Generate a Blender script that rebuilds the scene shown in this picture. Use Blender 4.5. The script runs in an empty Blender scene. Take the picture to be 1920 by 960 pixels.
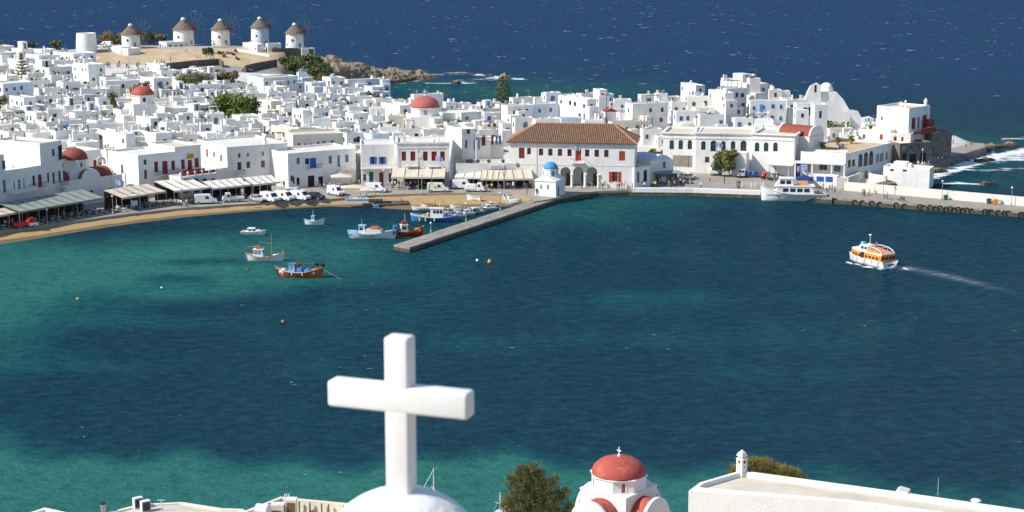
import bpy, bmesh, math, random
from mathutils import Vector, Matrix, noise
from mathutils.geometry import tessellate_polygon
R = math.radians
random.seed(7)
sc = bpy.context.scene
# ---------------- camera, world, sun, exposure ----------------
CAMH, FPX, HORI = 60.0, 3200.0, -150.0
TH = math.atan((480 - HORI) / FPX)
cam = bpy.data.cameras.new('camera'); camo = bpy.data.objects.new('camera', cam)
sc.collection.objects.link(camo); sc.camera = camo
cam.sensor_width = 36.0; cam.lens = 36.0 * FPX / 1920.0
cam.clip_start = 0.5; cam.clip_end = 90000
camo.location = (0, 0, CAMH); camo.rotation_euler = (math.pi / 2 - TH, 0, 0)
cam.dof.use_dof = True; cam.dof.focus_distance = 380; cam.dof.aperture_fstop = 2.0
SUN_EL, SUN_PHI = 41.0, 71.0          # elevation; angle left of the direction back to the viewer
sd = Vector((-math.sin(R(SUN_PHI)) * math.cos(R(SUN_EL)), -math.cos(R(SUN_PHI)) * math.cos(R(SUN_EL)), math.sin(R(SUN_EL))))
w = bpy.data.worlds.new('World'); sc.world = w; w.use_nodes = True
wt = w.node_tree; bg = wt.nodes['Background']
sky = wt.nodes.new('ShaderNodeTexSky'); sky.sky_type = 'NISHITA'; sky.sun_disc = False
sky.sun_elevation = R(SUN_EL); sky.sun_rotation = math.atan2(sd.x, sd.y)
sky.air_density = 1.0; sky.dust_density = 0.25; sky.ozone_density = 2.5
wt.links.new(sky.outputs[0], bg.inputs[0]); bg.inputs[1].default_value = 0.13
sl = bpy.data.lights.new('sun', 'SUN'); so = bpy.data.objects.new('sun', sl); sc.collection.objects.link(so)
sl.energy = 4.7; sl.angle = R(0.53); sl.color = (1.0, 0.95, 0.87)
so.rotation_euler = sd.to_track_quat('Z', 'Y').to_euler(); so.location = (-60, 0, 120)
sc.view_settings.view_transform = 'Standard'; sc.view_settings.look = 'None'
sc.view_settings.exposure = 0.25; sc.view_settings.gamma = 1.0; sc.view_settings.use_curve_mapping = False
sc.cycles.max_bounces = 6; sc.cycles.diffuse_bounces = 4; sc.cycles.glossy_bounces = 2
sc.cycles.transmission_bounces = 2; sc.cycles.transparent_max_bounces = 8
sc.cycles.use_denoising = True; sc.cycles.sample_clamp_indirect = 6.0
# ---------------- projection helpers (real positions from the photo) ----------------
FW = Vector((0, math.cos(TH), -math.sin(TH))); UP = Vector((0, math.sin(TH), math.cos(TH))); CP = Vector((0, 0, CAMH))
def ray(px, py): return Vector((1, 0, 0)) * (px - 960) + UP * (480 - py) + FW * FPX
def P(px, py, e=0.0):
    d = ray(px, py); t = (e - CAMH) / d.z
    return CP + d * t
def PY(px, py, Y):
    d = ray(px, py); return CP + d * (Y / d.y)
def proj(p):
    q = Vector(p) - CP; z = q.dot(FW)
    return (960 + FPX * q.x / z, 480 - FPX * q.dot(UP) / z)
def scale_at(p): return FPX / (Vector(p) - CP).dot(FW)
def smooth(a, b, x):
    t = max(0.0, min(1.0, (x - a) / (b - a))) if a != b else float(x > a)
    return t * t * (3 - 2 * t)
# ---------------- materials ----------------
MATS = {}
def mat(name, col, rough=0.8, var=0.0, scale=1.0, metal=0.0, spec=0.3, bump=0.0, bscale=4.0, stain=None, stain_amt=0.0, stain_scale=0.3):
    m = bpy.data.materials.new(name); m.use_nodes = True; nt = m.node_tree; n = nt.nodes; L = nt.links
    b = n['Principled BSDF']; b.inputs['Roughness'].default_value = rough; b.inputs['Metallic'].default_value = metal
    b.inputs['Specular IOR Level'].default_value = spec
    c4 = (*col, 1); b.inputs['Base Color'].default_value = c4
    m.diffuse_color = c4
    if var or bump or stain_amt:
        g = n.new('ShaderNodeNewGeometry')
    src = None
    if var:
        t = n.new('ShaderNodeTexNoise'); t.inputs['Scale'].default_value = scale; t.inputs['Detail'].default_value = 5
        t.inputs['Roughness'].default_value = 0.65
        L.new(g.outputs['Position'], t.inputs['Vector'])
        r = n.new('ShaderNodeValToRGB'); r.color_ramp.elements[0].position = 0.3; r.color_ramp.elements[1].position = 0.7
        r.color_ramp.elements[0].color = tuple(max(0, c * (1 - var)) for c in col) + (1,)
        r.color_ramp.elements[1].color = tuple(min(1, c * (1 + var * 0.6)) for c in col) + (1,)
        L.new(t.outputs['Fac'], r.inputs['Fac']); src = r.outputs['Color']
    if stain_amt:
        t2 = n.new('ShaderNodeTexNoise'); t2.inputs['Scale'].default_value = stain_scale; t2.inputs['Detail'].default_value = 8
        t2.inputs['Roughness'].default_value = 0.7
        mp = n.new('ShaderNodeMapping'); mp.inputs['Scale'].default_value = (1, 1, 0.35)
        L.new(g.outputs['Position'], mp.inputs['Vector']); L.new(mp.outputs[0], t2.inputs['Vector'])
        r2 = n.new('ShaderNodeValToRGB'); r2.color_ramp.elements[0].position = 0.52; r2.color_ramp.elements[1].position = 0.75
        r2.color_ramp.elements[0].color = (0, 0, 0, 1); r2.color_ramp.elements[1].color = (stain_amt,) * 3 + (1,)
        L.new(t2.outputs['Fac'], r2.inputs['Fac'])
        mx = n.new('ShaderNodeMix'); mx.data_type = 'RGBA'
        L.new(r2.outputs['Color'], mx.inputs[0])
        if src is None: mx.inputs[6].default_value = c4
        else: L.new(src, mx.inputs[6])
        mx.inputs[7].default_value = (*stain, 1); src = mx.outputs[2]
    if src is not None: L.new(src, b.inputs['Base Color'])
    if bump:
        t3 = n.new('ShaderNodeTexNoise'); t3.inputs['Scale'].default_value = bscale; t3.inputs['Detail'].default_value = 6
        L.new(g.outputs['Position'], t3.inputs['Vector'])
        bn = n.new('ShaderNodeBump'); bn.inputs['Strength'].default_value = bump; bn.inputs['Distance'].default_value = 0.1
        L.new(t3.outputs['Fac'], bn.inputs['Height']); L.new(bn.outputs[0], b.inputs['Normal'])
    MATS[name] = m
    return m
def objcol(name, rough=0.8, mul=1.0):
    m = bpy.data.materials.new(name); m.use_nodes = True; n = m.node_tree.nodes
    o = n.new('ShaderNodeObjectInfo'); b = n['Principled BSDF']; b.inputs['Roughness'].default_value = rough
    m.node_tree.links.new(o.outputs['Color'], b.inputs['Base Color']); MATS[name] = m
lime = dict(rough=0.9, var=0.10, scale=0.35, spec=0.2, bump=0.35, bscale=2.5, stain=(0.50, 0.46, 0.39), stain_amt=0.55, stain_scale=0.6)
mat('white', (0.82, 0.795, 0.745), **lime)
mat('white_warm', (0.74, 0.70, 0.62), **lime)
mat('white_grey', (0.64, 0.635, 0.62), **lime)
mat('white_clean', (0.80, 0.79, 0.765), rough=0.85, var=0.05, scale=0.6, spec=0.25, bump=0.3, bscale=6, stain=(0.58, 0.55, 0.49), stain_amt=0.28, stain_scale=1.2)
mat('cream', (0.74, 0.67, 0.54), **lime)
mat('bluewash', (0.60, 0.68, 0.76), **lime)
mat('roof_white', (0.70, 0.665, 0.595), **lime)
mat('roof_beige', (0.62, 0.55, 0.45), rough=0.95, var=0.15, scale=0.5, stain=(0.4, 0.35, 0.28), stain_amt=0.5)
mat('roof_grey', (0.55, 0.535, 0.51), rough=0.95, var=0.18, scale=0.6, stain=(0.33, 0.31, 0.28), stain_amt=0.5)
mat('roof_tan', (0.56, 0.41, 0.25), rough=0.95, var=0.18, scale=0.5)
mat('marble', (0.80, 0.785, 0.76), rough=0.55, var=0.04, scale=3.0, spec=0.35, bump=0.05, bscale=40, stain=(0.60, 0.57, 0.51), stain_amt=0.35, stain_scale=5.0)
mat('dome_red', (0.42, 0.085, 0.062), rough=0.75, var=0.16, scale=1.4, bump=0.3, bscale=3, stain=(0.55, 0.25, 0.19), stain_amt=0.9, stain_scale=1.6)
mat('dome_rust', (0.29, 0.075, 0.048), rough=0.8, var=0.18, scale=0.8, stain=(0.16, 0.06, 0.05), stain_amt=0.6, stain_scale=0.5)
mat('dome_rose', (0.40, 0.115, 0.10), rough=0.8, var=0.14, scale=0.8, stain=(0.45, 0.2, 0.18), stain_amt=0.6, stain_scale=0.6)
mat('dome_blue', (0.06, 0.27, 0.58), rough=0.6, var=0.12, scale=1.0)
mat('door_red', (0.23, 0.028, 0.022), rough=0.6, var=0.12, scale=3)
mat('brick_red', (0.42, 0.06, 0.03), rough=0.6, var=0.12, scale=3)
mat('door_blue', (0.03, 0.12, 0.42), rough=0.55, var=0.1, scale=3)
mat('sky_blue', (0.10, 0.33, 0.62), rough=0.55, var=0.1, scale=3)
mat('navy', (0.015, 0.035, 0.10), rough=0.6, var=0.1, scale=3)
mat('slate_blue', (0.13, 0.2, 0.30), rough=0.6, var=0.1, scale=3)
mat('green_paint', (0.05, 0.12, 0.10), rough=0.6, var=0.1, scale=3)
mat('grey_paint', (0.30, 0.31, 0.32), rough=0.6, var=0.1, scale=3)
mat('wood', (0.20, 0.12, 0.07), rough=0.8, var=0.3, scale=4)
mat('glass', (0.035, 0.045, 0.055), rough=0.12, spec=0.6)
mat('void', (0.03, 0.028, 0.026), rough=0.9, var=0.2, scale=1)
mat('thatch', (0.20, 0.165, 0.125), rough=1.0, var=0.5, scale=2.2, bump=1.0, bscale=6)
mat('tile', (0.27, 0.155, 0.098), rough=0.9, var=0.38, scale=1.3, stain=(0.27, 0.21, 0.14), stain_amt=0.8, stain_scale=0.9)
mat('tile_ridge', (0.50, 0.24, 0.13), rough=0.9, var=0.3, scale=1.5)
mat('asphalt', (0.30, 0.285, 0.26), rough=0.95, var=0.18, scale=0.3, stain=(0.18, 0.17, 0.155), stain_amt=0.6, stain_scale=0.15)
mat('paving', (0.33, 0.30, 0.26), rough=0.95, var=0.16, scale=0.4, stain=(0.24, 0.215, 0.18), stain_amt=0.6, stain_scale=0.2, bump=0.3, bscale=1.5)
mat('pier_stone', (0.32, 0.29, 0.245), rough=0.95, var=0.25, scale=0.7, stain=(0.2, 0.18, 0.15), stain_amt=0.8, stain_scale=0.4, bump=0.6, bscale=2.0)
mat('quay_dark', (0.10, 0.085, 0.06), rough=0.9, var=0.4, scale=0.9, stain=(0.22, 0.17, 0.09), stain_amt=0.9, stain_scale=0.7, bump=0.6, bscale=2)
mat('alley', (0.62, 0.585, 0.53), rough=0.95, var=0.2, scale=0.25)
mat('dry_earth', (0.52, 0.40, 0.25), rough=1.0, var=0.25, scale=0.22, stain=(0.34, 0.26, 0.15), stain_amt=0.8, stain_scale=0.35, bump=0.6, bscale=0.8)
mat('sand', (0.42, 0.285, 0.13), rough=1.0, var=0.14, scale=0.4, stain=(0.30, 0.2, 0.09), stain_amt=0.6, stain_scale=0.25, bump=0.4, bscale=1.5)
mat('sand_wet', (0.20, 0.14, 0.07), rough=0.6, var=0.2, scale=0.5)
mat('rock', (0.25, 0.19, 0.13), rough=1.0, var=0.45, scale=0.35, stain=(0.36, 0.27, 0.15), stain_amt=0.9, stain_scale=0.2, bump=1.0, bscale=0.6)
mat('rock_dark', (0.10, 0.075, 0.055), rough=0.95, var=0.4, scale=0.6, bump=1.0, bscale=0.9)
mat('stone_wall', (0.17, 0.14, 0.11), rough=1.0, var=0.5, scale=1.2, bump=0.8, bscale=2.0)
mat('dark_stone', (0.19, 0.17, 0.155), rough=1.0, var=0.45, scale=1.0, bump=0.8, bscale=2.0)
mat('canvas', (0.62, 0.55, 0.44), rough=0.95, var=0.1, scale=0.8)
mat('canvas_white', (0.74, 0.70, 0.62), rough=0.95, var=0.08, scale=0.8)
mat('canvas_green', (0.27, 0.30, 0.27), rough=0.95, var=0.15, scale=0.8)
mat('canvas_blue', (0.02, 0.045, 0.20), rough=0.9, var=0.1, scale=0.8)
mat('metal_dark', (0.05, 0.05, 0.055), rough=0.5, metal=0.4)
mat('metal_grey', (0.42, 0.43, 0.44), rough=0.45, metal=0.6)
mat('metal_white', (0.74, 0.74, 0.73), rough=0.5)
mat('spar', (0.40, 0.35, 0.30), rough=0.9, var=0.2, scale=3)
mat('rubber', (0.02, 0.02, 0.021), rough=0.85)
mat('boat_white', (0.80, 0.80, 0.78), rough=0.35, var=0.05, scale=1.5, spec=0.5, stain=(0.5, 0.4, 0.3), stain_amt=0.3, stain_scale=1.2)
mat('boat_red', (0.42, 0.06, 0.025), rough=0.5, var=0.15, scale=1.5)
mat('boat_orange', (0.52, 0.12, 0.03), rough=0.5, var=0.15, scale=1.5)
mat('tender_orange', (0.82, 0.25, 0.02), rough=0.35, spec=0.5, var=0.05, scale=2)
mat('boat_blue', (0.06, 0.20, 0.46), rough=0.45, var=0.12, scale=1.5)
mat('light_blue', (0.25, 0.50, 0.72), rough=0.5, var=0.1, scale=1.5)
mat('ochre', (0.55, 0.27, 0.06), rough=0.6, var=0.15, scale=2)
mat('yellow', (0.65, 0.45, 0.03), rough=0.6, var=0.1, scale=2)
mat('deck', (0.42, 0.36, 0.29), rough=0.8, var=0.15, scale=2)
mat('turq_glass', (0.12, 0.30, 0.36), rough=0.2, spec=0.6)
mat('flag_blue', (0.05, 0.13, 0.50), rough=0.8)
mat('flag_white', (0.78, 0.78, 0.78), rough=0.8)
mat('sign_purple', (0.48, 0.36, 0.52), rough=0.7)
mat('sign_grey', (0.16, 0.17, 0.18), rough=0.7)
mat('sign_yellow', (0.60, 0.43, 0.05), rough=0.7)
mat('skin', (0.46, 0.27, 0.18), rough=0.7)
mat('hair', (0.05, 0.032, 0.022), rough=0.9)
mat('jeans', (0.05, 0.07, 0.13), rough=0.9)
mat('shorts', (0.40, 0.35, 0.27), rough=0.9)
mat('black_cloth', (0.03, 0.03, 0.033), rough=0.9)
objcol('shirt'); objcol('car_paint', rough=0.3)
mat('car_red', (0.45, 0.02, 0.02), rough=0.4)
mat('leaf_olive', (0.22, 0.22, 0.065), rough=0.8, var=0.35, scale=1.2)
mat('leaf_green', (0.15, 0.185, 0.045), rough=0.8, var=0.35, scale=0.8)
mat('leaf_dark', (0.085, 0.11, 0.045), rough=0.8, var=0.35, scale=0.8)
mat('leaf_brown', (0.23, 0.18, 0.09), rough=0.9, var=0.35, scale=0.8)
mat('leaf_gold', (0.34, 0.25, 0.05), rough=0.8, var=0.35, scale=1.5)
mat('palm_leaf', (0.09, 0.11, 0.03), rough=0.8, var=0.4, scale=1.0)
mat('bark', (0.13, 0.09, 0.06), rough=1.0, var=0.3, scale=3)
mat('terracotta', (0.45, 0.19, 0.09), rough=0.9, var=0.2, scale=3)
mat('slope', (0.34, 0.27, 0.17), rough=1.0, var=0.3, scale=0.3, stain=(0.14, 0.14, 0.06), stain_amt=0.9, stain_scale=0.4)
# ---------------- mesh helpers ----------------
COL = sc.collection
class MB:
    def __init__(s): s.v = []; s.f = []; s.m = []
    def add(s, vs, fs, m=0):
        o = len(s.v); s.v += [tuple(v) for v in vs]; s.f += [tuple(i + o for i in f) for f in fs]
        s.m += [m] * len(fs) if isinstance(m, int) else list(m)
        return s
    def box(s, x0, x1, y0, y1, z0, z1, m=0, taper=0.0):
        a = taper
        vs = [(x0, y0, z0), (x1, y0, z0), (x1, y1, z0), (x0, y1, z0), (x0 + a, y0 + a, z1), (x1 - a, y0 + a, z1), (x1 - a, y1 - a, z1), (x0 + a, y1 - a, z1)]
        return s.add(vs, [(3, 2, 1, 0), (4, 5, 6, 7), (0, 1, 5, 4), (1, 2, 6, 5), (2, 3, 7, 6), (3, 0, 4, 7)], m)
    def poly(s, pts, m=0): return s.add(pts, [tuple(range(len(pts)))], m)
    def prism(s, pts, z0, z1, m=0, mtop=None):
        n = len(pts); vs = [(p[0], p[1], z0) for p in pts] + [(p[0], p[1], z1) for p in pts]
        fs = [(i, (i + 1) % n, (i + 1) % n + n, i + n) for i in range(n)] + [tuple(range(n - 1, -1, -1)), tuple(range(n, 2 * n))]
        return s.add(vs, fs, [m] * (n + 1) + [m if mtop is None else mtop])
    def extr(s, prof, y0, y1, m=0, ax='y'):          # profile in (x,z) pushed along y (or (y,z) along x)
        n = len(prof)
        g = (lambda a, b, c: (a, c, b)) if ax == 'y' else (lambda a, b, c: (c, a, b))
        vs = [g(p[0], p[1], y0) for p in prof] + [g(p[0], p[1], y1) for p in prof]
        fs = [((i + 1) % n, i, i + n, (i + 1) % n + n) for i in range(n)] + [tuple(range(n)), tuple(range(2 * n - 1, n - 1, -1))]
        return s.add(vs, fs, m)
    def tube(s, a, b, r0, r1=None, n=6, m=0):
        a = Vector(a); b = Vector(b); r1 = r0 if r1 is None else r1; d = (b - a)
        if d.length < 1e-6: return s
        q = d.to_track_quat('Z', 'Y'); vs = []
        for p, r in ((a, r0), (b, r1)):
            for i in range(n):
                t = 2 * math.pi * i / n; vs.append(p + q @ Vector((math.cos(t) * r, math.sin(t) * r, 0)))
        fs = [(i, (i + 1) % n, (i + 1) % n + n, i + n) for i in range(n)] + [tuple(range(n - 1, -1, -1)), tuple(range(n, 2 * n))]
        return s.add(vs, fs, m)
    def lathe(s, prof, n=16, c=(0, 0, 0), m=0, rot=0.0):
        vs = []; fs = []
        for r, z in prof:
            for i in range(n):
                t = rot + 2 * math.pi * i / n; vs.append((c[0] + r * math.cos(t), c[1] + r * math.sin(t), c[2] + z))
        for k in range(len(prof) - 1):
            for i in range(n):
                j = (i + 1) % n; fs.append((k * n + i, k * n + j, (k + 1) * n + j, (k + 1) * n + i))
        fs += [tuple(range(n - 1, -1, -1)), tuple(range((len(prof) - 1) * n, len(prof) * n))]
        return s.add(vs, fs, m)
    def dome(s, r, h, n=20, k=7, c=(0, 0, 0), m=0):
        pr = [(r * math.cos(t), h * math.sin(t)) for t in [math.pi / 2 * i / k for i in range(k)]] + [(0.02 * r, h)]
        return s.lathe(pr, n, c, m)
    def ball(s, c, r, n=8, m=0):
        return s.lathe([(max(0.02 * r, r * math.sin(t)), -r * math.cos(t)) for t in [math.pi * i / (n // 2 + 2) for i in range(n // 2 + 3)]], n, c, m)
    def xf(s, M): s.v = [tuple(M @ Vector(v)) for v in s.v]; return s
    def mesh(s, name, mats, sm=False):
        me = bpy.data.meshes.new(name); me.from_pydata(s.v, [], s.f)
        for k in ([mats] if isinstance(mats, str) else mats): me.materials.append(MATS[k])
        me.polygons.foreach_set('material_index', s.m)
        if sm: me.polygons.foreach_set('use_smooth', [True] * len(s.f))
        me.update(); return me
    def build(s, name, mats, parent=None, sm=False, loc=None):
        return link(name, s.mesh(name, mats, sm), parent, loc)
def link(name, me, parent=None, loc=None, rot=None, sca=None):
    o = bpy.data.objects.new(name, me); COL.objects.link(o)
    if parent: o.parent = parent
    if loc is not None: o.location = loc
    if rot is not None: o.rotation_euler = rot if not isinstance(rot, (int, float)) else (0, 0, rot)
    if sca is not None: o.scale = sca
    return o
def tag(o, label=None, cat=None, group=None, kind=None):
    if label: o['label'] = label
    if cat: o['category'] = cat
    if group: o['group'] = group
    if kind: o['kind'] = kind
    return o
def thing(name, label, cat, loc=(0, 0, 0), rz=0.0, group=None):
    o = link(name, None, None, loc, rz); o.empty_display_size = 0.5
    return tag(o, label, cat, group)
def copy_tree(o, parent=None):
    c = o.copy(); COL.objects.link(c); c.parent = parent
    for ch in o.children: copy_tree(ch, c)
    return c
def interp(tab, x):
    if x <= tab[0][0]: return tab[0][1]
    for (a, b), (c, d) in zip(tab, tab[1:]):
        if x <= c: return b + (d - b) * (x - a) / (c - a)
    return tab[-1][1]
def inside(p, poly):
    x, y = p[0], p[1]; r = False; n = len(poly)
    for i in range(n):
        x1, y1 = poly[i][0], poly[i][1]; x2, y2 = poly[i - 1][0], poly[i - 1][1]
        if (y1 > y) != (y2 > y) and x < (x2 - x1) * (y - y1) / (y2 - y1) + x1: r = not r
    return r
def segdist(p, poly, closed=True):
    best = 1e9; n = len(poly)
    for i in range(n if closed else n - 1):
        ax, ay = poly[i][0], poly[i][1]; bx, by = poly[(i + 1) % n][0], poly[(i + 1) % n][1]
        dx, dy = bx - ax, by - ay; l = dx * dx + dy * dy or 1e-9
        t = max(0, min(1, ((p[0] - ax) * dx + (p[1] - ay) * dy) / l))
        best = min(best, math.hypot(p[0] - ax - t * dx, p[1] - ay - t * dy))
    return best
# ======================= THE SETTING =======================
PROM = [(-500, 520), (0, 433), (60, 426), (150, 413), (240, 401), (330, 391), (430, 384), (520, 378.5), (610, 374), (700, 366), (800, 362.5), (880, 361.5), (960, 364), (1000, 369)]
SHORE = [(-500, 560), (0, 455), (60, 446), (150, 431), (250, 416), (350, 404), (450, 395), (540, 388), (620, 384), (690, 386), (760, 390), (830, 391), (900, 388), (950, 384), (990, 379), (1010, 374)]
QUAY = [(1000, 378), (1030, 373.5), (1066, 366.5), (1090, 361.5), (1120, 358.5), (1180, 356.5), (1300, 357.5), (1430, 362), (1560, 371)]
BLINE = [(-60, 424), (0, 412), (122, 389), (240, 372), (428, 350), (540, 342), (680, 347), (843, 349), (952, 345), (1190, 352), (1230, 322), (1300, 318), (1490, 330), (1583, 334), (1660, 312)]
fl = sorted([(p.x, p.y) for p in (P(a, b, 1.25) for a, b in BLINE)])
def yfront(x): return interp(fl, x)
def terr(x, y):
    t = max(0.0, y - yfront(x) - 4)
    wl = smooth(5, -60, x)
    e = 1.05 + wl * min(0.036 * t, 11.0) + (1 - wl) * min(t * 0.035, 2.8)
    e += 6.5 * math.exp(-((x - 58) / 26) ** 2 - ((y - 452) / 24) ** 2)
    e += 1.6 * smooth(606, 634, y) * smooth(-170, -150, x) * smooth(-66, -78, x)
    e -= 0.17 * max(0.0, y - 646) * smooth(-20, -60, x)
    return e
def find_ground(px, py, h=0.0):
    """world point where terrain + h shows at pixel (px,py)"""
    lo, hi = 318.0, 760.0; prev = None
    y = lo
    while y < hi:
        p = PY(px, py, y)
        if p.z <= terr(p.x, y) + h: break
        y += 2.0
    a, b = y - 2.0, y
    for _ in range(12):
        m = (a + b) / 2; p = PY(px, py, m)
        if p.z <= terr(p.x, m) + h: b = m
        else: a = m
    return PY(px, py, b)
LAND = [P(a, b, 1.0) for a, b in PROM] + [P(a, b, 1.0) for a, b in QUAY[1:]] + [P(a, b, 0.5) for a, b in
        [(1600, 349), (1700, 344), (1745, 338), (1738, 318), (1800, 297), (1848, 281), (1842, 270), (1780, 262), (1700, 244), (1625, 232)]]
LAND = [(p.x, p.y) for p in LAND]
LAND += [(84, 478), (76, 492), (60, 504), (30, 503), (0, 503), (-25, 512), (-48, 520), (-64, 548), (-70, 575), (-76, 600), (-79, 640), (-84, 658), (-100, 672), (-120, 680), (-200, 700), (-420, 705), (-420, 300)]
# ---- sea
GS = lambda x, y, c: c[4] * math.exp(-((x - c[0]) / c[2]) ** 2 - ((y - c[1]) / c[3]) ** 2)
SANDB = [(380, 540, 420, 90, .16), (130, 500, 440, 62, .85), (-20, 600, 130, 80, .7), (0, 905, 190, 62, .9), (-40, 830, 70, 60, .4), (110, 690, 170, 15, .34), (370, 491, 105, 7, -.6), (330, 521, 75, 8, -.4), (250, 560, 50, 6, -.2),
         (360, 582, 70, 8, -.3), (450, 572, 80, 8, -.3), (540, 560, 90, 8, -.28), (640, 545, 90, 8, -.25), (300, 555, 90, 9, .22), (420, 545, 90, 9, .22), (540, 528, 100, 9, .2), (170, 640, 90, 10, -.35), (280, 628, 110, 9, -.3), (120, 700, 70, 14, -.2), 
         (560, 462, 300, 55, .36), (200, 600, 120, 10, .2), (320, 612, 120, 9, .14), (1090, 402, 170, 28, .42), (1300, 378, 220, 14, .32), (900, 440, 160, 20, .12), (930, 168, 210, 22, .42), (1180, 182, 160, 22, .2), (760, 150, 60, 22, .35), (1830, 268, 110, 22, .38), (1880, 300, 90, 20, .32),
         (1860, 345, 120, 22, .2), (1260, 560, 240, 16, .26), (1150, 585, 140, 9, .16), (1250, 640, 330, 18, .2), (1560, 610, 200, 22, .18), (1480, 700, 250, 18, .15), (900, 640, 260, 16, .1), (1150, 480, 200, 14, .14), (600, 690, 220, 24, .08), (820, 770, 260, 18, .1), (1400, 800, 300, 20, .1), (1700, 560, 180, 12, .12),
         (30, 436, 200, 14, -.3), (230, 425, 200, 9, -.42), (440, 402, 160, 8, -.38), (620, 393, 120, 7, -.25)]
def sandval(x, y):
    v = 0.04 + sum(GS(x, y, c) for c in SANDB)
    yb = 872 + 14 * math.sin(x * 0.011 + 1) + 9 * math.sin(x * 0.031)
    if x > 1150: yb += (x - 1150) * 0.06
    v += (0.95 if x < 1300 else max(0.5, 0.95 - (x - 1300) * 0.002)) * smooth(yb - 34, yb + 26, y)
    return max(0.0, min(1.0, v))
FOAML = [([(1752, 330), (1800, 315), (1850, 299), (1900, 286), (2000, 272)], 11, .9), ([(1850, 300), (1920, 296), (2000, 300)], 11, .75), ([(1742, 326), (1800, 307), (1858, 288)], 7, .85), ([(1770, 343), (1850, 346)], 5, .8), ([(1655, 347), (1742, 349)], 5, .75),
         ([(798, 139), (870, 137), (940, 145), (980, 148)], 3.4, .85), ([(860, 150), (965, 149)], 3.6, .8), ([(800, 157), (890, 155)], 3, .72), ([(735, 158), (790, 151)], 3, .7), ([(735, 165), (770, 167)], 3, .7), ([(870, 172), (910, 174)], 2, .55),
         ([(1674, 499), (1700, 503)], 4.0, .8), ([(1590, 492), (1615, 498), (1650, 504), (1674, 501)], 3, .85), ([(1880, 262), (1930, 258)], 5, .7), ([(1820, 320), (1930, 316)], 6, .62)]
WAKE = [(1676, 499), (1725, 507), (1790, 521), (1860, 538), (1930, 556)]
def wakeval(x, y):
    if x < 1650 or not 480 < y < 580: return 0.0
    d = segdist((x, y * 1.6), [(a, c * 1.6) for a, c in WAKE], False); f = smooth(1940, 1680, x)
    return f * math.exp(-(d / (4 + (x - 1676) * .018)) ** 2)
def foamval(x, y):
    v = 0.0
    for pl, wd, amp in FOAML:
        d = segdist((x, y * 1.8), [(a, b * 1.8) for a, b in pl], False)
        if d < wd * 3: v = max(v, amp * math.exp(-(d / (wd * 1.3)) ** 2))
    return v
xs = [-9000, -5000, -2500, -1500, -900, -500, -250, -100] + [i * 10 for i in range(-4, 197)] + [2000, 2100, 2300, 2700, 3500, 5500, 11000]
ys = [-149.2, -148, -145, -140, -130, -110, -80, -50, -25, -10] + [i * 4 for i in range(0, 130)] + [520 + i * 2 for i in range(0, 25)] + [572 + i * 8 for i in range(0, 52)] + [1000, 1060, 1150, 1250]
sv = []; sf = []; sa = []; fa = []; oa = []; wa = []
for y in ys:
    for x in xs:
        p = P(x, y, 0.0); sv.append((p.x, p.y, 0.0))
        near = -60 <= x <= 2000 and y >= 0
        sa.append(sandval(x, y)); fa.append(foamval(x, y) if near and (y < 360 or (480 < y < 550 and x > 1500)) else 0.0)
        oa.append(smooth(250, 110, y)); wa.append(wakeval(x, y))
nx = len(xs)
sf = [(j * nx + i, (j + 1) * nx + i, (j + 1) * nx + i + 1, j * nx + i + 1) for j in range(len(ys) - 1) for i in range(nx - 1)]
me = bpy.data.meshes.new('sea'); me.from_pydata(sv, [], sf)
for nm, dat in (('sandbed', sa), ('foam', fa), ('outer', oa), ('wake', wa)):
    at = me.attributes.new(nm, 'FLOAT', 'POINT'); at.data.foreach_set('value', dat)
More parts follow.
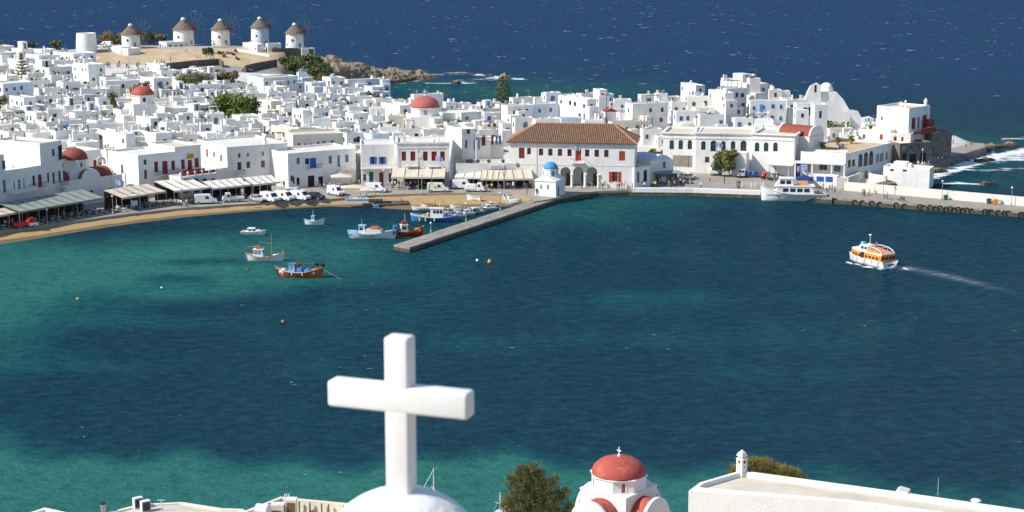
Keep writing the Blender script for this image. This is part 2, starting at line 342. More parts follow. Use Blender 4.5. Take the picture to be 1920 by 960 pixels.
def sea_material():
    m = bpy.data.materials.new('sea_water'); m.use_nodes = True; nt = m.node_tree; n = nt.nodes; L = nt.links
    b = n['Principled BSDF']
    g = n.new('ShaderNodeNewGeometry')
    def att(k): a = n.new('ShaderNodeAttribute'); a.attribute_name = k; return a.outputs['Fac']
    def mapn(sx, sy, rot=0.0, sc=1.0, det=3, rg=0.55):
        mp = n.new('ShaderNodeMapping'); mp.inputs['Scale'].default_value = (sx, sy, 1); mp.inputs['Rotation'].default_value = (0, 0, rot)
        L.new(g.outputs['Position'], mp.inputs['Vector'])
        t = n.new('ShaderNodeTexNoise'); t.inputs['Scale'].default_value = sc; t.inputs['Detail'].default_value = det; t.inputs['Roughness'].default_value = rg
        L.new(mp.outputs[0], t.inputs['Vector']); return t.outputs['Fac']
    def ma(op, a, c=None, clamp=False):
        k = n.new('ShaderNodeMath'); k.operation = op; k.use_clamp = clamp
        for i, v in enumerate((a, c)):
            if v is None: continue
            if isinstance(v, (int, float)): k.inputs[i].default_value = v
            else: L.new(v, k.inputs[i])
        return k.outputs[0]
    def ramp(f, a, c):
        k = n.new('ShaderNodeMapRange'); k.interpolation_type = 'SMOOTHSTEP'
        k.inputs['From Min'].default_value = a; k.inputs['From Max'].default_value = c; L.new(f, k.inputs['Value']); return k.outputs[0]
    def mix(f, a, c):
        k = n.new('ShaderNodeMix'); k.data_type = 'RGBA'
        for i, v in ((0, f), (6, a), (7, c)):
            if isinstance(v, tuple): k.inputs[i].default_value = (*v, 1)
            elif isinstance(v, (int, float)): k.inputs[i].default_value = v
            else: L.new(v, k.inputs[i])
        return k.outputs[2]
    sand = att('sandbed'); outer = att('outer'); foam = att('foam')
    big = mapn(1, .55, 0.3, 0.028, 6, .65); mid = mapn(1, .45, 0.2, 0.11, 6, .65)
    pert = ma('ADD', ma('MULTIPLY', ma('SUBTRACT', big, 0.5), 1.25), ma('MULTIPLY', ma('SUBTRACT', mid, 0.5), 0.8))
    sv_ = ma('ADD', sand, ma('MULTIPLY', pert, ma('ADD', ma('MULTIPLY', sand, 0.4), 0.48)), True)
    deep = mix(outer, SEA['deep'], SEA['outer'])
    c1 = mix(ramp(sv_, 0.0, 0.5), deep, SEA['teal'])
    c2 = mix(ramp(sv_, 0.35, 1.0), c1, SEA['turq'])
    # wave crests: ripple light and shade painted into the colour, crests lighter, troughs darker
    wv = mapn(.42, .62, R(-18), 1.0, 5, .65); wf = mapn(1.3, 1.9, R(-24), 1.0, 3, .6); wl = mapn(.07, .12, R(-12), 1.0, 3, .5)
    c3 = mix(ma('MULTIPLY', ramp(wv, 0.48, 0.70), 0.30), c2, mix(0.5, c2, SEA['crest']))
    c3 = mix(ma('MULTIPLY', ramp(wf, 0.50, 0.74), 0.22), c3, mix(0.45, c3, SEA['crest']))
    wd = n.new('ShaderNodeMix'); wd.data_type = 'RGBA'; wd.blend_type = 'MULTIPLY'; L.new(ma('MULTIPLY', ramp(ma('SUBTRACT', 1.0, wv), 0.47, 0.68), 0.75), wd.inputs[0]); L.new(c3, wd.inputs[6]); wd.inputs[7].default_value = (0.55, 0.62, 0.68, 1); c3 = wd.outputs[2]  # shaded side of the ripples, multiplied into the colour
    # foam
    fn1 = mapn(.22, .42, R(-8), 1.0, 5, .7); fn2 = mapn(.02, .035, R(-5), 1.0, 3, .6); fn3 = mapn(.13, .30, R(-6), 1.0, 3, .6)
    fn4 = mapn(.55, 1.3, R(-10), 1.0, 2, .5)
    cap = ma('MAXIMUM', ma('MULTIPLY', ma('MULTIPLY', ramp(fn3, 0.672, 0.705), ramp(fn2, 0.42, 0.58)), outer), ma('MULTIPLY', ma('MULTIPLY', ramp(fn4, 0.735, 0.765), ramp(fn2, 0.46, 0.6)), 0.5))
    brk = ramp(ma('ADD', foam, ma('MULTIPLY', ma('SUBTRACT', fn1, 0.5), 1.5)), 0.45, 0.85)
    ff = ma('MAXIMUM', cap, ma('MULTIPLY', brk, ramp(foam, 0.05, 0.4)), True)
    dif = n.new('ShaderNodeBsdfDiffuse'); glo = n.new('ShaderNodeBsdfGlossy'); mxs = n.new('ShaderNodeMixShader'); fre = n.new('ShaderNodeFresnel'); fre.inputs['IOR'].default_value = 1.33
    ff = ma('MAXIMUM', ff, ma('MULTIPLY', att('wake'), ma('ADD', ma('MULTIPLY', ramp(fn1, 0.38, 0.66), 0.34), 0.05)), True)
    L.new(mix(ff, c3, (0.78, 0.82, 0.84)), dif.inputs['Color']); n.remove(b)
    rr = n.new('ShaderNodeMapRange'); L.new(ff, rr.inputs['Value']); rr.inputs['To Min'].default_value = 0.16; rr.inputs['To Max'].default_value = 0.9
    L.new(rr.outputs[0], glo.inputs['Roughness'])
    hgt = ma('ADD', ma('ADD', ma('MULTIPLY', wl, 1.6), ma('MULTIPLY', wv, 0.75)), ma('MULTIPLY', wf, 0.22))
    bn = n.new('ShaderNodeBump'); bn.inputs['Strength'].default_value = 0.75; bn.inputs['Distance'].default_value = 1.0
    L.new(hgt, bn.inputs['Height'])
    for nd in (dif, glo, fre): L.new(bn.outputs[0], nd.inputs['Normal'])
    # a choppy surface never mirrors fully: slopes facing the viewer keep its reflection low
    L.new(ma('MINIMUM', ma('MULTIPLY', fre.outputs[0], SEA['spec']), 0.055), mxs.inputs[0]); L.new(dif.outputs[0], mxs.inputs[1]); L.new(glo.outputs[0], mxs.inputs[2]); L.new(mxs.outputs[0], n['Material Output'].inputs['Surface'])
    return m
SEA = dict(deep=(0.0048, 0.0345, 0.056), outer=(0.0048, 0.034, 0.096), teal=(0.0075, 0.068, 0.078), turq=(0.024, 0.140, 0.118), crest=(0.05, 0.13, 0.17), spec=0.35)
me.materials.append(sea_material())
tag(link('sea', me), kind='structure', label='wind ruffled blue and turquoise sea of the harbour bay')
# ---- terrain
gx = [-420 + 4 * i for i in range(0, 152)]; gy = [300 + 4 * i for i in range(0, 106)]
tv = []; tm = []
for y in gy:
    for x in gx:
        d = segdist((x, y), LAND); d = d if inside((x, y), LAND) else -d
        e = terr(x, y)
        k = smooth(-1.5, 4.5, d)
        tv.append((x, y, -3 + (e + 3) * k + 0.25 * noise.noise((x * .12, y * .12, 0)) * k * (1 if y > yfront(x) + 20 else 0)))
nx = len(gx); tf = []
for j in range(len(gy) - 1):
    for i in range(nx - 1):
        tf.append((j * nx + i, j * nx + i + 1, (j + 1) * nx + i + 1, (j + 1) * nx + i))
        cx, cy = gx[i] + 2, gy[j] + 2
        q = proj((cx, cy, terr(cx, cy)))
        tm.append(1 if (cy > 596 and q[0] > 180 and q[0] < 800) or (cy > 640 and q[0] < 200) else (2 if cy > 578 and q[0] > 330 else 0))
b = MB(); b.v = tv; b.f = tf; b.m = tm
tag(b.build('terrain', ['alley', 'dry_earth', 'asphalt'], sm=True), kind='structure', label='whitewashed lanes and dry ground under the town')
# ---- beach
b = MB(); rows = 8; cols = []
px = -500.0
while px <= 1006:
    a = P(px, interp(PROM, px) + 3.5, 0.8); c = P(px, interp(SHORE, px) + 3.0, 0.0); d = (c - a); d.z = 0; d = d.normalized() if d.length > .01 else Vector((0, -1, 0))
    o = c + d * 14; o.z = -2.2
    a2 = a - d * 3; a2.z = 0.7
    pts = [a2] + [a.lerp(c, t / 6) for t in range(7)] + [o]
    for k in range(1, 7): pts[k].z += 0.10 * noise.noise((pts[k].x * .3, pts[k].y * .3, 3))
    cols.append(pts); px += 7
nr = len(cols[0])
b.v = [tuple(p) for c in cols for p in c]
for i in range(len(cols) - 1):
    for k in range(nr - 1):
        b.f.append((i * nr + k, i * nr + k + 1, (i + 1) * nr + k + 1, (i + 1) * nr + k)); b.m.append(1 if k >= 5 and True else 0)
tag(b.build('beach', ['sand', 'sand_wet'], sm=True), kind='structure', label='narrow golden sand beach along the harbour front')
# ---- promenade and plaza
pe = [P(a, c, 1.25) for a, c in PROM] + [P(a, c, 1.25) for a, c in QUAY]
pb = [(100, 400)] + [(x_, y_ + 9) for x_, y_ in reversed(fl)] + [(-135, 300)]
pb = [q for q in pb if q[0] < 95]
MB().prism([(p.x, p.y) for p in pe] + pb, -1.5, 1.25, 0).build('promenade', 'paving')
tag(bpy.data.objects['promenade'], kind='structure', label='grey stone paved harbour promenade and plaza')
# quay face (dark waterline stone), its own strip 5 cm proud of the promenade edge
def strip_wall(pts, z0, z1, th, mats, name, parent=None, m=0):
    b = MB(); n = len(pts); L_ = []
    for i, p in enumerate(pts):
        a = pts[max(0, i - 1)]; c = pts[min(n - 1, i + 1)]; d = Vector((c[0] - a[0], c[1] - a[1])).normalized(); nn = Vector((d.y, -d.x))
        L_.append(((p[0] + nn.x * .05, p[1] + nn.y * .05), (p[0] - nn.x * th, p[1] - nn.y * th)))
    for i in range(n - 1):
        (a, a2), (c, c2) = L_[i], L_[i + 1]
        vs = [(*a, z0), (*c, z0), (*c2, z0), (*a2, z0), (*a, z1), (*c, z1), (*c2, z1), (*a2, z1)]
        fs = [(4, 5, 6, 7), (0, 1, 5, 4), (2, 3, 7, 6)]
        if i == 0: fs.append((3, 0, 4, 7))
        if i == n - 2: fs.append((1, 2, 6, 5))
        b.add(vs, fs, m)
    return b.build(name, mats, parent)
xy = lambda l, e: [(P(a, c, e).x, P(a, c, e).y) for a, c in l]
tag(strip_wall(xy(QUAY, 1.25), -1.5, 0.80, 0.3, 'quay_dark', 'quay_wall'), 'dark weedy stone quay face at the waterline', 'quay wall', kind='structure')
tag(strip_wall(xy([(1186, 356.7), (1300, 357.5), (1426, 361.9)], 1.25), 0.8, 1.72, 1.2, 'white', 'quay_kerb'), 'whitewashed raised kerb along the plaza quay edge', 'kerb', kind='structure')
tag(strip_wall(xy([(-300, 483), (0, 433.5), (60, 426.5), (110, 419)], 1.25), -0.6, 1.36, 0.5, 'pier_stone', 'promenade_wall'), 'low stone retaining wall of the promenade above the beach', 'wall', kind='structure')
# ---- stone pier
pp = xy([(738, 459), (768, 464), (1056, 369), (1040, 364), (994, 377)], 0.95)
root = thing('stone_pier', 'long narrow stone pier reaching out from beside the blue domed chapel', 'pier', (pp[0][0], pp[0][1], 0))
rel = lambda l, o: [(a - o[0], c - o[1]) for a, c in l]
MB().prism(rel(pp, pp[0]), -1.5, 0.62, 0).build('pier_body', 'quay_dark', root)
# top slabs: individually laid stones along the pier
A0, A1 = Vector(pp[0]), Vector(pp[1]); B0, B1 = Vector(pp[4]), Vector(pp[2])
NS = 34
for i in range(NS):
    for k in range(3):
        t0, t1 = i / NS, (i + 1) / NS - 0.0012; u0, u1 = k / 3, (k + 1) / 3 - 0.012
        q = [A0.lerp(B0, t0).lerp(A1.lerp(B1, t0), u0), A0.lerp(B0, t0).lerp(A1.lerp(B1, t0), u1), A0.lerp(B0, t1).lerp(A1.lerp(B1, t1), u1), A0.lerp(B0, t1).lerp(A1.lerp(B1, t1), u0)]
        MB().prism(rel(q, pp[0]), 0.60, 0.95 + random.uniform(-.03, .03), 0).build('stone_slab', 'pier_stone', root)
# ---- little concrete jetty on the beach
jp = xy([(684, 385), (768, 381.5), (765, 376), (676, 377)], 0.55)
tag(MB().prism(jp, -1.0, 0.55, 0).build('concrete_jetty', 'quay_dark'), 'short dark concrete jetty on the beach beside the market stall', 'jetty')
# ---- breakwater mole and its white wall
mp_ = xy([(1548, 369.5), (1700, 380.5), (1920, 396), (2400, 432), (2400, 415), (1920, 383), (1580, 353)], 1.2)
MB().prism(mp_, -2, 1.2, 0).build('mole', 'pier_stone')
tag(bpy.data.objects['mole'], 'long stone mole with a broad walkway reaching to the right', 'mole', kind='structure')
wl_ = xy([(1584, 358), (1700, 368), (1920, 387.5), (2400, 430)], 1.2)
tag(strip_wall([(a, c + .9) for a, c in wl_], 0.9, 3.0, 1.1, 'white_warm', 'breakwater_wall'), 'long low whitewashed wall along the back of the mole', 'wall')
strip_wall(xy([(1552, 370.3), (1700, 381.2), (1920, 396.8), (2400, 432.8)], 1.2), -1.8, 0.72, .4, 'quay_dark', 'mole_face')
tag(bpy.data.objects['mole_face'], 'dark wet stone side of the mole above the water', 'mole', kind='structure')
# ---- outer stone quay by the dark building
oq = xy([(1676, 322), (1735, 311), (1807, 289), (1850, 276), (1846, 269), (1786, 264), (1690, 292)], 1.8)
MB().prism(oq, -2, 1.8, 0).build('outer_quay', 'dark_stone')
tag(bpy.data.objects['outer_quay'], 'dark stone quay jutting into the breaking waves', 'quay')
ot = xy([(1680, 320.5), (1735, 310), (1806, 288.3), (1848, 275.6), (1844, 269.6), (1786, 265), (1692, 293)], 1.8)
MB().prism(ot, 1.7, 1.86, 0).build('quay_top', 'pier_stone', bpy.data.objects['outer_quay'])
# ---- rocky headland
def rocky(name, mats, cx, cy, lx, ly, hf, res, rough, seed, rz=0.0, label=None, cat=None, group=None, base=-2.0, fine=1.0):
    b = MB(); nx_, ny_ = res
    for j in range(ny_ + 1):
        for i in range(nx_ + 1):
            u, v = i / nx_, j / ny_; x = (u - .5) * lx; y = (v - .5) * ly
            q = Vector((x * .11 * fine + seed, y * .11 * fine, seed))
            nz = noise.fractal(q, 0.9, 2.1, 5) ; rg = 1 - abs(noise.noise(q * 2.3)) * 1.6
            h = hf(u, v) ; edge = min(smooth(0, .16, u), smooth(1, .84, u), smooth(0, .25, v), smooth(1, .75, v))
            z = base + edge * (h - base) + (nz * rough + rg * rough * .5) * (0.25 + edge)
            z = z * .65 + round(z / (rough * .7)) * rough * .7 * .35
            b.v.append((x + nz * .8, y + rg * .6, z))
    w_ = nx_ + 1
    b.f = [(j * w_ + i, j * w_ + i + 1, (j + 1) * w_ + i + 1, (j + 1) * w_ + i) for j in range(ny_) for i in range(nx_)]; b.m = [0] * len(b.f)
    if len(mats) > 1:
        b.m = [1 if sum(b.v[k][2] for k in f) / 4 < 0.9 else 0 for f in b.f]
    o = b.build(name, mats); o.location = (cx, cy, 0); o.rotation_euler = (0, 0, rz)
    return tag(o, label, cat, group)
hp0 = PY(566, 105, 622); hp1 = P(775, 141, 0)
mid_ = (hp0 + hp1) / 2; dv = hp1 - hp0
rocky('rocky_headland', ['rock', 'rock_dark'], mid_.x, mid_.y - 2, math.hypot(dv.x, dv.y) * 1.22, 42,
      lambda u, v: interp([(0, 9.0), (.25, 10.0), (.38, 8.6), (.47, 6.0), (.56, 4.0), (.68, 2.2), (.82, 1.0), (1, 0.1)], u) * (1 - .55 * abs(v - .55) * 2), (120, 60), 1.9, 3.1, math.atan2(dv.y, dv.x),
      'brown rocky headland sloping down to the sea beyond the windmills', 'headland')
for k, (x, y, lx, ly, h, lab) in enumerate([(947, 148, 5.5, 4, 2.4, 'tall dark rock in the surf, farthest out of the reef'), (868, 139.5, 13, 4, .7, 'long low reef rock awash between headland and tall rock'), (855, 156, 5, 3, .6, 'small low rock breaking the water in front of the reef'),
                                         (916, 143, 5, 3, .5, 'small flat reef rock just beside the tall dark rock'), (1757, 322.5, 10, 3, .7, 'dark boulder heap at the foot of the outer quay'),
                                         (1855, 345, 6, 3, .7, 'brown low rock in the waves beyond the mole wall'), (1872, 276, 17, 5, 1.0, 'brown rocks off the tip of the outer quay'), (1848, 301, 8, 4, .9, 'small brown rock in the white surf beside the outer quay'), (1660, 351, 30, 4, .8, 'weedy brown rocks under the white sea wall building'), (748, 151, 17, 9, 2.2, 'brown shore rock at the foot of the headland')]):
    p = P(x, y, 0.2)
    rocky('sea_rock', ['rock', 'rock_dark'], p.x, p.y, lx, ly, lambda u, v, h=h: h * (1 - abs(u - .5) * 1.4) * (1.1 - abs(v - .5)), (16, 10), .55 if h < 3 else .9, k * 2.7 + 1, 0.1 * k, lab, 'rock', 'rocks in the surf', -1.0, 2.2)
# ---- near hillside under the viewer
def nslope(x, y): return 0.32 * (166 - y)
b = MB(); n_ = 45
for j in range(n_ + 1):
    for i in range(n_ + 1):
        x = -90 + i * 4.2; y = -30 + j * 4.6
        b.v.append((x, y, nslope(x, y) + .8 * noise.fractal(Vector((x * .07, y * .07, 1)), 1, 2, 4)))
b.f = [(j * (n_ + 1) + i, j * (n_ + 1) + i + 1, (j + 1) * (n_ + 1) + i + 1, (j + 1) * (n_ + 1) + i) for j in range(n_) for i in range(n_)]; b.m = [0] * len(b.f)
tag(b.build('hillside', 'slope', sm=True), kind='structure', label='dry scrubby hillside falling to the near shore')
# ======================= BUILDING KIT =======================
UNIT = {}
def unit_mesh(kind, col):
    k = (kind, col)
    if k in UNIT: return UNIT[k]
    b = MB()
    if kind in 'wWo':
        f = .13
        b.box(-.5, -.5 + f, -.05, .05, 0, 1); b.box(.5 - f, .5, -.05, .05, 0, 1); b.box(-.5 + f, .5 - f, -.05, .05, 1 - f * .7, 1); b.box(-.5 + f, .5 - f, -.07, .05, 0, f * .6)
        b.box(-.04, .04, -.04, .03, f * .6, 1 - f * .7); b.box(-.5 + f, -.04, -.035, .03, .6, .65); b.box(.04, .5 - f, -.035, .03, .6, .65)
        b.box(-.5 + f, .5 - f, 0, .02, f * .6, 1 - f * .7, 1)
        if kind == 'o':
            b.box(-1.08, -.54, -.24, -.17, .0, 1.0); b.box(.54, 1.08, -.24, -.17, .0, 1.0)
    elif kind == 's':
        b.box(-.5, -.02, -.05, .02, 0, 1); b.box(.02, .5, -.05, .02, 0, 1); b.box(-.5, .5, 0, .03, 0, 1, 1)
        for i in range(6):
            z = .1 + i * .14; b.box(-.44, -.08, -.065, -.05, z, z + .06); b.box(.08, .44, -.065, -.05, z, z + .06)
    elif kind == 'd':
        b.box(-.5, -.42, -.06, .03, 0, 1); b.box(.42, .5, -.06, .03, 0, 1); b.box(-.42, .42, -.06, .03, .94, 1)
        b.box(-.42, -.01, -.02, .02, 0, .94); b.box(.01, .42, -.02, .02, 0, .94)
        for x in (-.215, .215):
            b.box(x - .14, x + .14, -.04, -.02, .08, .42); b.box(x - .14, x + .14, -.04, -.02, .5, .86)
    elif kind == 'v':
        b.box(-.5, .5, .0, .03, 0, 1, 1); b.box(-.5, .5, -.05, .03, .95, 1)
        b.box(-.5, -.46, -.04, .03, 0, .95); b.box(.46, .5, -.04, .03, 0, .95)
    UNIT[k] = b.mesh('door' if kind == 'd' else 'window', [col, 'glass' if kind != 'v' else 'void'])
    return UNIT[k]
def opening(parent, face, W, u, z, w_, h_, kind='w', col='slate_blue', d=0.0):
    loc = {'F': (u, d, z), 'R': (W - d, u, z), 'L': (d, u, z)}[face]
    rz = {'F': 0, 'R': math.pi / 2, 'L': -math.pi / 2}[face]
    return link('door' if kind == 'd' else 'window', unit_mesh(kind, col), parent, loc, rz, (w_, 1, h_))
CHIM = []
def chim_meshes():
    b = MB(); b.box(-.28, .28, -.28, .28, 0, 1.0, 0, .04); b.box(-.33, .33, -.33, .33, 1.0, 1.08); b.box(-.22, -.12, -.22, .22, 1.08, 1.4); b.box(.12, .22, -.22, .22, 1.08, 1.4); b.box(-.3, .3, -.3, .3, 1.4, 1.75, 0, .22)
    CHIM.append(b.mesh('chimney', ['white']))
    b = MB(); b.lathe([(.3, 0), (.28, .9), (.36, .95), (.36, 1.02), (.16, 1.35), (.03, 1.55)], 8); CHIM.append(b.mesh('chimney', ['white']))
    b = MB(); b.box(-.35, .35, -.25, .25, 0, 1.3); b.box(-.42, .42, -.32, .32, 1.3, 1.42); CHIM.append(b.mesh('chimney', ['white_warm']))
chim_meshes()
b = MB(); b.tube((-.6, 0, 1.05), (.6, 0, 1.05), .26, n=10); b.box(-.55, .55, -.15, .0, 0, .8, 1); b.poly([(-.6, -.2, .8), (.6, -.2, .8), (.6, -1.1, .1), (-.6, -1.1, .1)], 2)
HEATER = b.mesh('solar_heater', ['metal_white', 'metal_grey', 'glass'])
b = MB(); b.box(-.42, .42, -.16, .16, 0, .62); b.lathe([(.22, 0), (.22, .02)], 10, (0, 0, 0), 1); b.v = b.v[:8] + [(v[0] - .12, -.17 - v[2], v[1] + .31) for v in b.v[8:]]
ACUNIT = b.mesh('air_conditioner', ['metal_white', 'metal_dark'])
b = MB(); b.lathe([(.55, 0), (.55, 1.0), (.5, 1.08), (.1, 1.15)], 12); TANK = b.mesh('water_tank', ['slate_blue']); TANKW = b.mesh('water_tank', ['metal_white'])
b = MB(); b.tube((0, 0, 0), (0, 0, 2.6), .03, .02, 4)
for z, l in ((2.5, .45), (2.3, .55), (2.05, .7)): b.tube((-l, 0, z), (l, 0, z), .018, n=3)
ANT = b.mesh('antenna', ['metal_grey'])
b = MB(); b.lathe([(.25, 0), (.3, .45), (.33, .5)], 8, (0, 0, 0), 0)
for i in range(60):
    a = random.uniform(0, 6.3); r = random.uniform(.05, .5); z = random.uniform(.5, 1.25); s_ = .14
    c = Vector((math.cos(a) * r, math.sin(a) * r, z)); q = Vector((random.gauss(0, 1), random.gauss(0, 1), random.gauss(0, 1))).normalized(); t = q.orthogonal().normalized() * s_; k = q.cross(t)
    b.poly([c - t - k, c + t - k, c + t + k, c - t + k], 1)
POT = b.mesh('potted_plant', ['terracotta', 'leaf_green'])
b = MB(); b.tube((0, 0, 0), (0, 0, .7), .03, n=4)
for k in range(10):
    t0, t1 = 2 * math.pi * k / 10, 2 * math.pi * (k + 1) / 10; b.add([(0, -.05, .9), (.4 * math.cos(t0), -.18, .9 + .4 * math.sin(t0)), (.4 * math.cos(t1), -.18, .9 + .4 * math.sin(t1))], [(0, 1, 2)])
DISH = b.mesh('satellite_dish', ['metal_white'])
def walls(W, D, H, holes, par=.4, th=.25, rev=.2, jit=0.0, m=0, faces='FLRB'):
    """wall shell with openings cut through the faces, and a parapet ring on top"""
    b = MB()
    cor = {'F': (lambda u, z, d: (u, d, z), W), 'R': (lambda u, z, d: (W - d, u, z), D), 'L': (lambda u, z, d: (d, u, z), D), 'B': (lambda u, z, d: (u, D - d, z), W)}
    for f in faces:
        g, wd = cor[f]; hs = holes.get(f, [])
        out = [(0, -1.5), (wd, -1.5), (wd, H), (0, H)]
        if not hs: b.poly([g(u, z, 0) for u, z in out], m); continue
        loops = [out] + hs
        flat = [p for l in loops for p in l]
        tr = tessellate_polygon([[Vector((p[0], p[1], 0)) for p in l] for l in loops])
        b.add([g(u, z, 0) for u, z in flat], [tuple(t) for t in tr], m)
        for l in hs:
            n = len(l); vs = [g(u, z, 0) for u, z in l] + [g(u, z, rev) for u, z in l]
            b.add(vs, [(i, (i + 1) % n, (i + 1) % n + n, i + n) for i in range(n)], m)
    o = [(0, 0), (W, 0), (W, D), (0, D)]; i_ = [(th, th), (W - th, th), (W - th, D - th), (th, D - th)]
    vs = [(x, y, H) for x, y in o] + [(x, y, H) for x, y in i_] + [(x, y, H - par - .15) for x, y in i_]
    b.add(vs, [(k, (k + 1) % 4, (k + 1) % 4 + 4, k + 4) for k in range(4)] + [(k + 4, (k + 1) % 4 + 4, (k + 1) % 4 + 8, k + 8) for k in range(4)], m)
    return b
def rect(u0, u1, z0, z1): return [(u0, z0), (u1, z0), (u1, z1), (u0, z1)]
def archp(u0, u1, z0, z1, n=8):
    r = (u1 - u0) / 2; c = (u0 + u1) / 2; zs = z1 - r
    return [(u0, z0), (u1, z0)] + [(c + r * math.cos(t), zs + r * math.sin(t)) for t in [math.pi * i / n for i in range(n + 1)]]
FOOT = []
class Bld:
    """a building whose front wall stands on the line between two points of the photo"""
    def __init__(s, A, B, top, depth, label, wall='white', roof='roof_beige', e=1.25, h=None, cat='building', name='house', group=None, par=.45, cornice=None):
        a = P(*A, e); b_ = P(*B, e); s.a = a; d = b_ - a; s.W = math.hypot(d.x, d.y); s.rz = math.atan2(d.y, d.x); s.D = depth; s.e = e
        s.root = thing(name, label, cat, (a.x, a.y, e), s.rz, group); s.wall = wall; s.roofm = roof; s.par = par; s.cornice = cornice
        s.M = Matrix.Translation(a) @ Matrix.Rotation(s.rz, 4, 'Z'); s.Mi = s.M.inverted()
        s.H = h if h else s.hit('F', *top)[1]
        s.holes = {}; s.items = []
        FOOT.append([s.M @ Vector(q) for q in ((0, 0, 0), (s.W, 0, 0), (s.W, s.D, 0), (0, s.D, 0))])
    def hit(s, face, px, py):
        o = s.Mi @ CP; d = s.Mi.to_3x3() @ ray(px, py)
        if face == 'F': t = -o.y / d.y; q = o + d * t; return q.x, q.z
        x = s.W if face == 'R' else 0.0
        t = (x - o.x) / d.x; q = o + d * t; return q.y, q.z
    def win(s, face, x0, x1, y0, y1, kind='w', col='slate_blue', lab=None):
        u0, z1 = s.hit(face, x0, y0); u1, z0 = s.hit(face, x1, y1)
        if face == 'F': z1 = s.hit(face, (x0 + x1) / 2, y0)[1]; z0 = s.hit(face, (x0 + x1) / 2, y1)[1]
        if u0 > u1: u0, u1 = u1, u0
        s.uwin(face, u0, u1, z0, z1, kind, col, lab)
    def uwin(s, face, u0, u1, z0, z1, kind='w', col='slate_blue', lab=None):
        wd = s.W if face == 'F' else s.D
        ok = u0 > .05 and u1 < wd - .05 and z1 < s.H - .1 and u1 - u0 > .1 and z1 - z0 > .1
        for l in s.holes.get(face, []):
            us = [p[0] for p in l]; zs = [p[1] for p in l]
            if u0 < max(us) + .04 and u1 > min(us) - .04 and z0 < max(zs) + .04 and z1 > min(zs) - .04: ok = False
        if ok and kind != 'A': s.holes.setdefault(face, []).append(archp(u0, u1, z0, z1) if kind == 'a' else rect(u0, u1, z0, z1))
        s.items.append((face, u0, u1, z0, z1, kind, col, lab, ok))
    def finish(s, faces='FLRB', rev=.2):
        s.wobj = walls(s.W, s.D, s.H, s.holes, s.par, rev=rev, faces=faces).build('wall', s.wall, s.root)
        rz = s.H - s.par
        s.robj = MB().box(.2, s.W - .2, .2, s.D - .2, rz - .1, rz).build('roof', s.roofm, s.root)
        if s.cornice:
            b = MB()
            for z0, z1, pr in s.cornice:
                b.box(-pr, s.W + pr, -pr, -.003, s.H + z0, s.H + z1); b.box(s.W + .003, s.W + pr, -.003, s.D, s.H + z0, s.H + z1); b.box(-pr, -.003, -.003, s.D, s.H + z0, s.H + z1)
            b.build('cornice', s.wall, s.root)
        for face, u0, u1, z0, z1, kind, col, lab, ok in s.items:
            if kind == 'a':
                dd = .12 if ok else -.03
                b = MB(); pr = archp(u0, u1, z0, z1); ins = archp(u0 + .12, u1 - .12, z0 + .1, z1 - .12)
                n = len(pr); b.add([(u, dd, z) for u, z in pr] + [(u, dd, z) for u, z in ins], [(i, (i + 1) % n, (i + 1) % n + n, i + n) for i in range(n)])
                c = (u0 + u1) / 2; b.box(c - .04, c + .04, dd - .02, dd + .02, z0, z1 - .05); b.box(u0 + .05, u1 - .05, dd - .015, dd + .02, z0 + (z1 - z0) * .62, z0 + (z1 - z0) * .67)
                if face == 'R': b.xf(Matrix.Translation((s.W, 0, 0)) @ Matrix.Rotation(math.pi / 2, 4, 'Z'))
                o = b.build('window', col, s.root)
                b = MB(); b.poly([(u, dd + .03, z) for u, z in pr])
                if face == 'R': b.xf(Matrix.Translation((s.W, 0, 0)) @ Matrix.Rotation(math.pi / 2, 4, 'Z'))
                b.build('pane', 'glass', o)
            else:
                o = opening(s.root, face, s.W, (u0 + u1) / 2, z0, u1 - u0, z1 - z0, kind, col, .14 if ok else -.02)
                if lab: o['label'] = lab
        return s
    def balcony(s, x0, x1, y, col='metal_white', dep=1.0, rail='bars', hgt=.95):
        u0, z = s.hit('F', x0, y); u1, _ = s.hit('F', x1, y)
        b = MB(); b.box(u0, u1, -dep, -.002, z - .18, z)
        o = b.build('balcony', 'white', s.root)
        b = MB(); b.box(u0, u1, -dep, -dep + .06, z + hgt - .07, z + hgt); b.box(u0, u0 + .06, -dep + .06, -.01, z + hgt - .07, z + hgt); b.box(u1 - .06, u1, -dep + .06, -.01, z + hgt - .07, z + hgt)
        if rail == 'panel': b.box(u0, u1, -dep + .01, -dep + .05, z + .05, z + hgt - .1)
        else:
            k = max(3, int((u1 - u0) / .22)); wd = .03 if rail == 'bars' else .08
            for i in range(k + 1):
                u = u0 + (u1 - u0 - wd) * i / k; b.box(u, u + wd, -dep + .01, -dep + .05, z, z + hgt - .07)
        b.build('railing', col, o)
        return s
    def top(s, mesh, name, u, v, rz=0.0, sc_=1.0, dz=0.0, lab=None):
        o = link(name, mesh, s.root, (u * s.W, v * s.D, s.H - s.par + dz), rz, (sc_,) * 3)
        if lab: o['label'] = lab
        return o
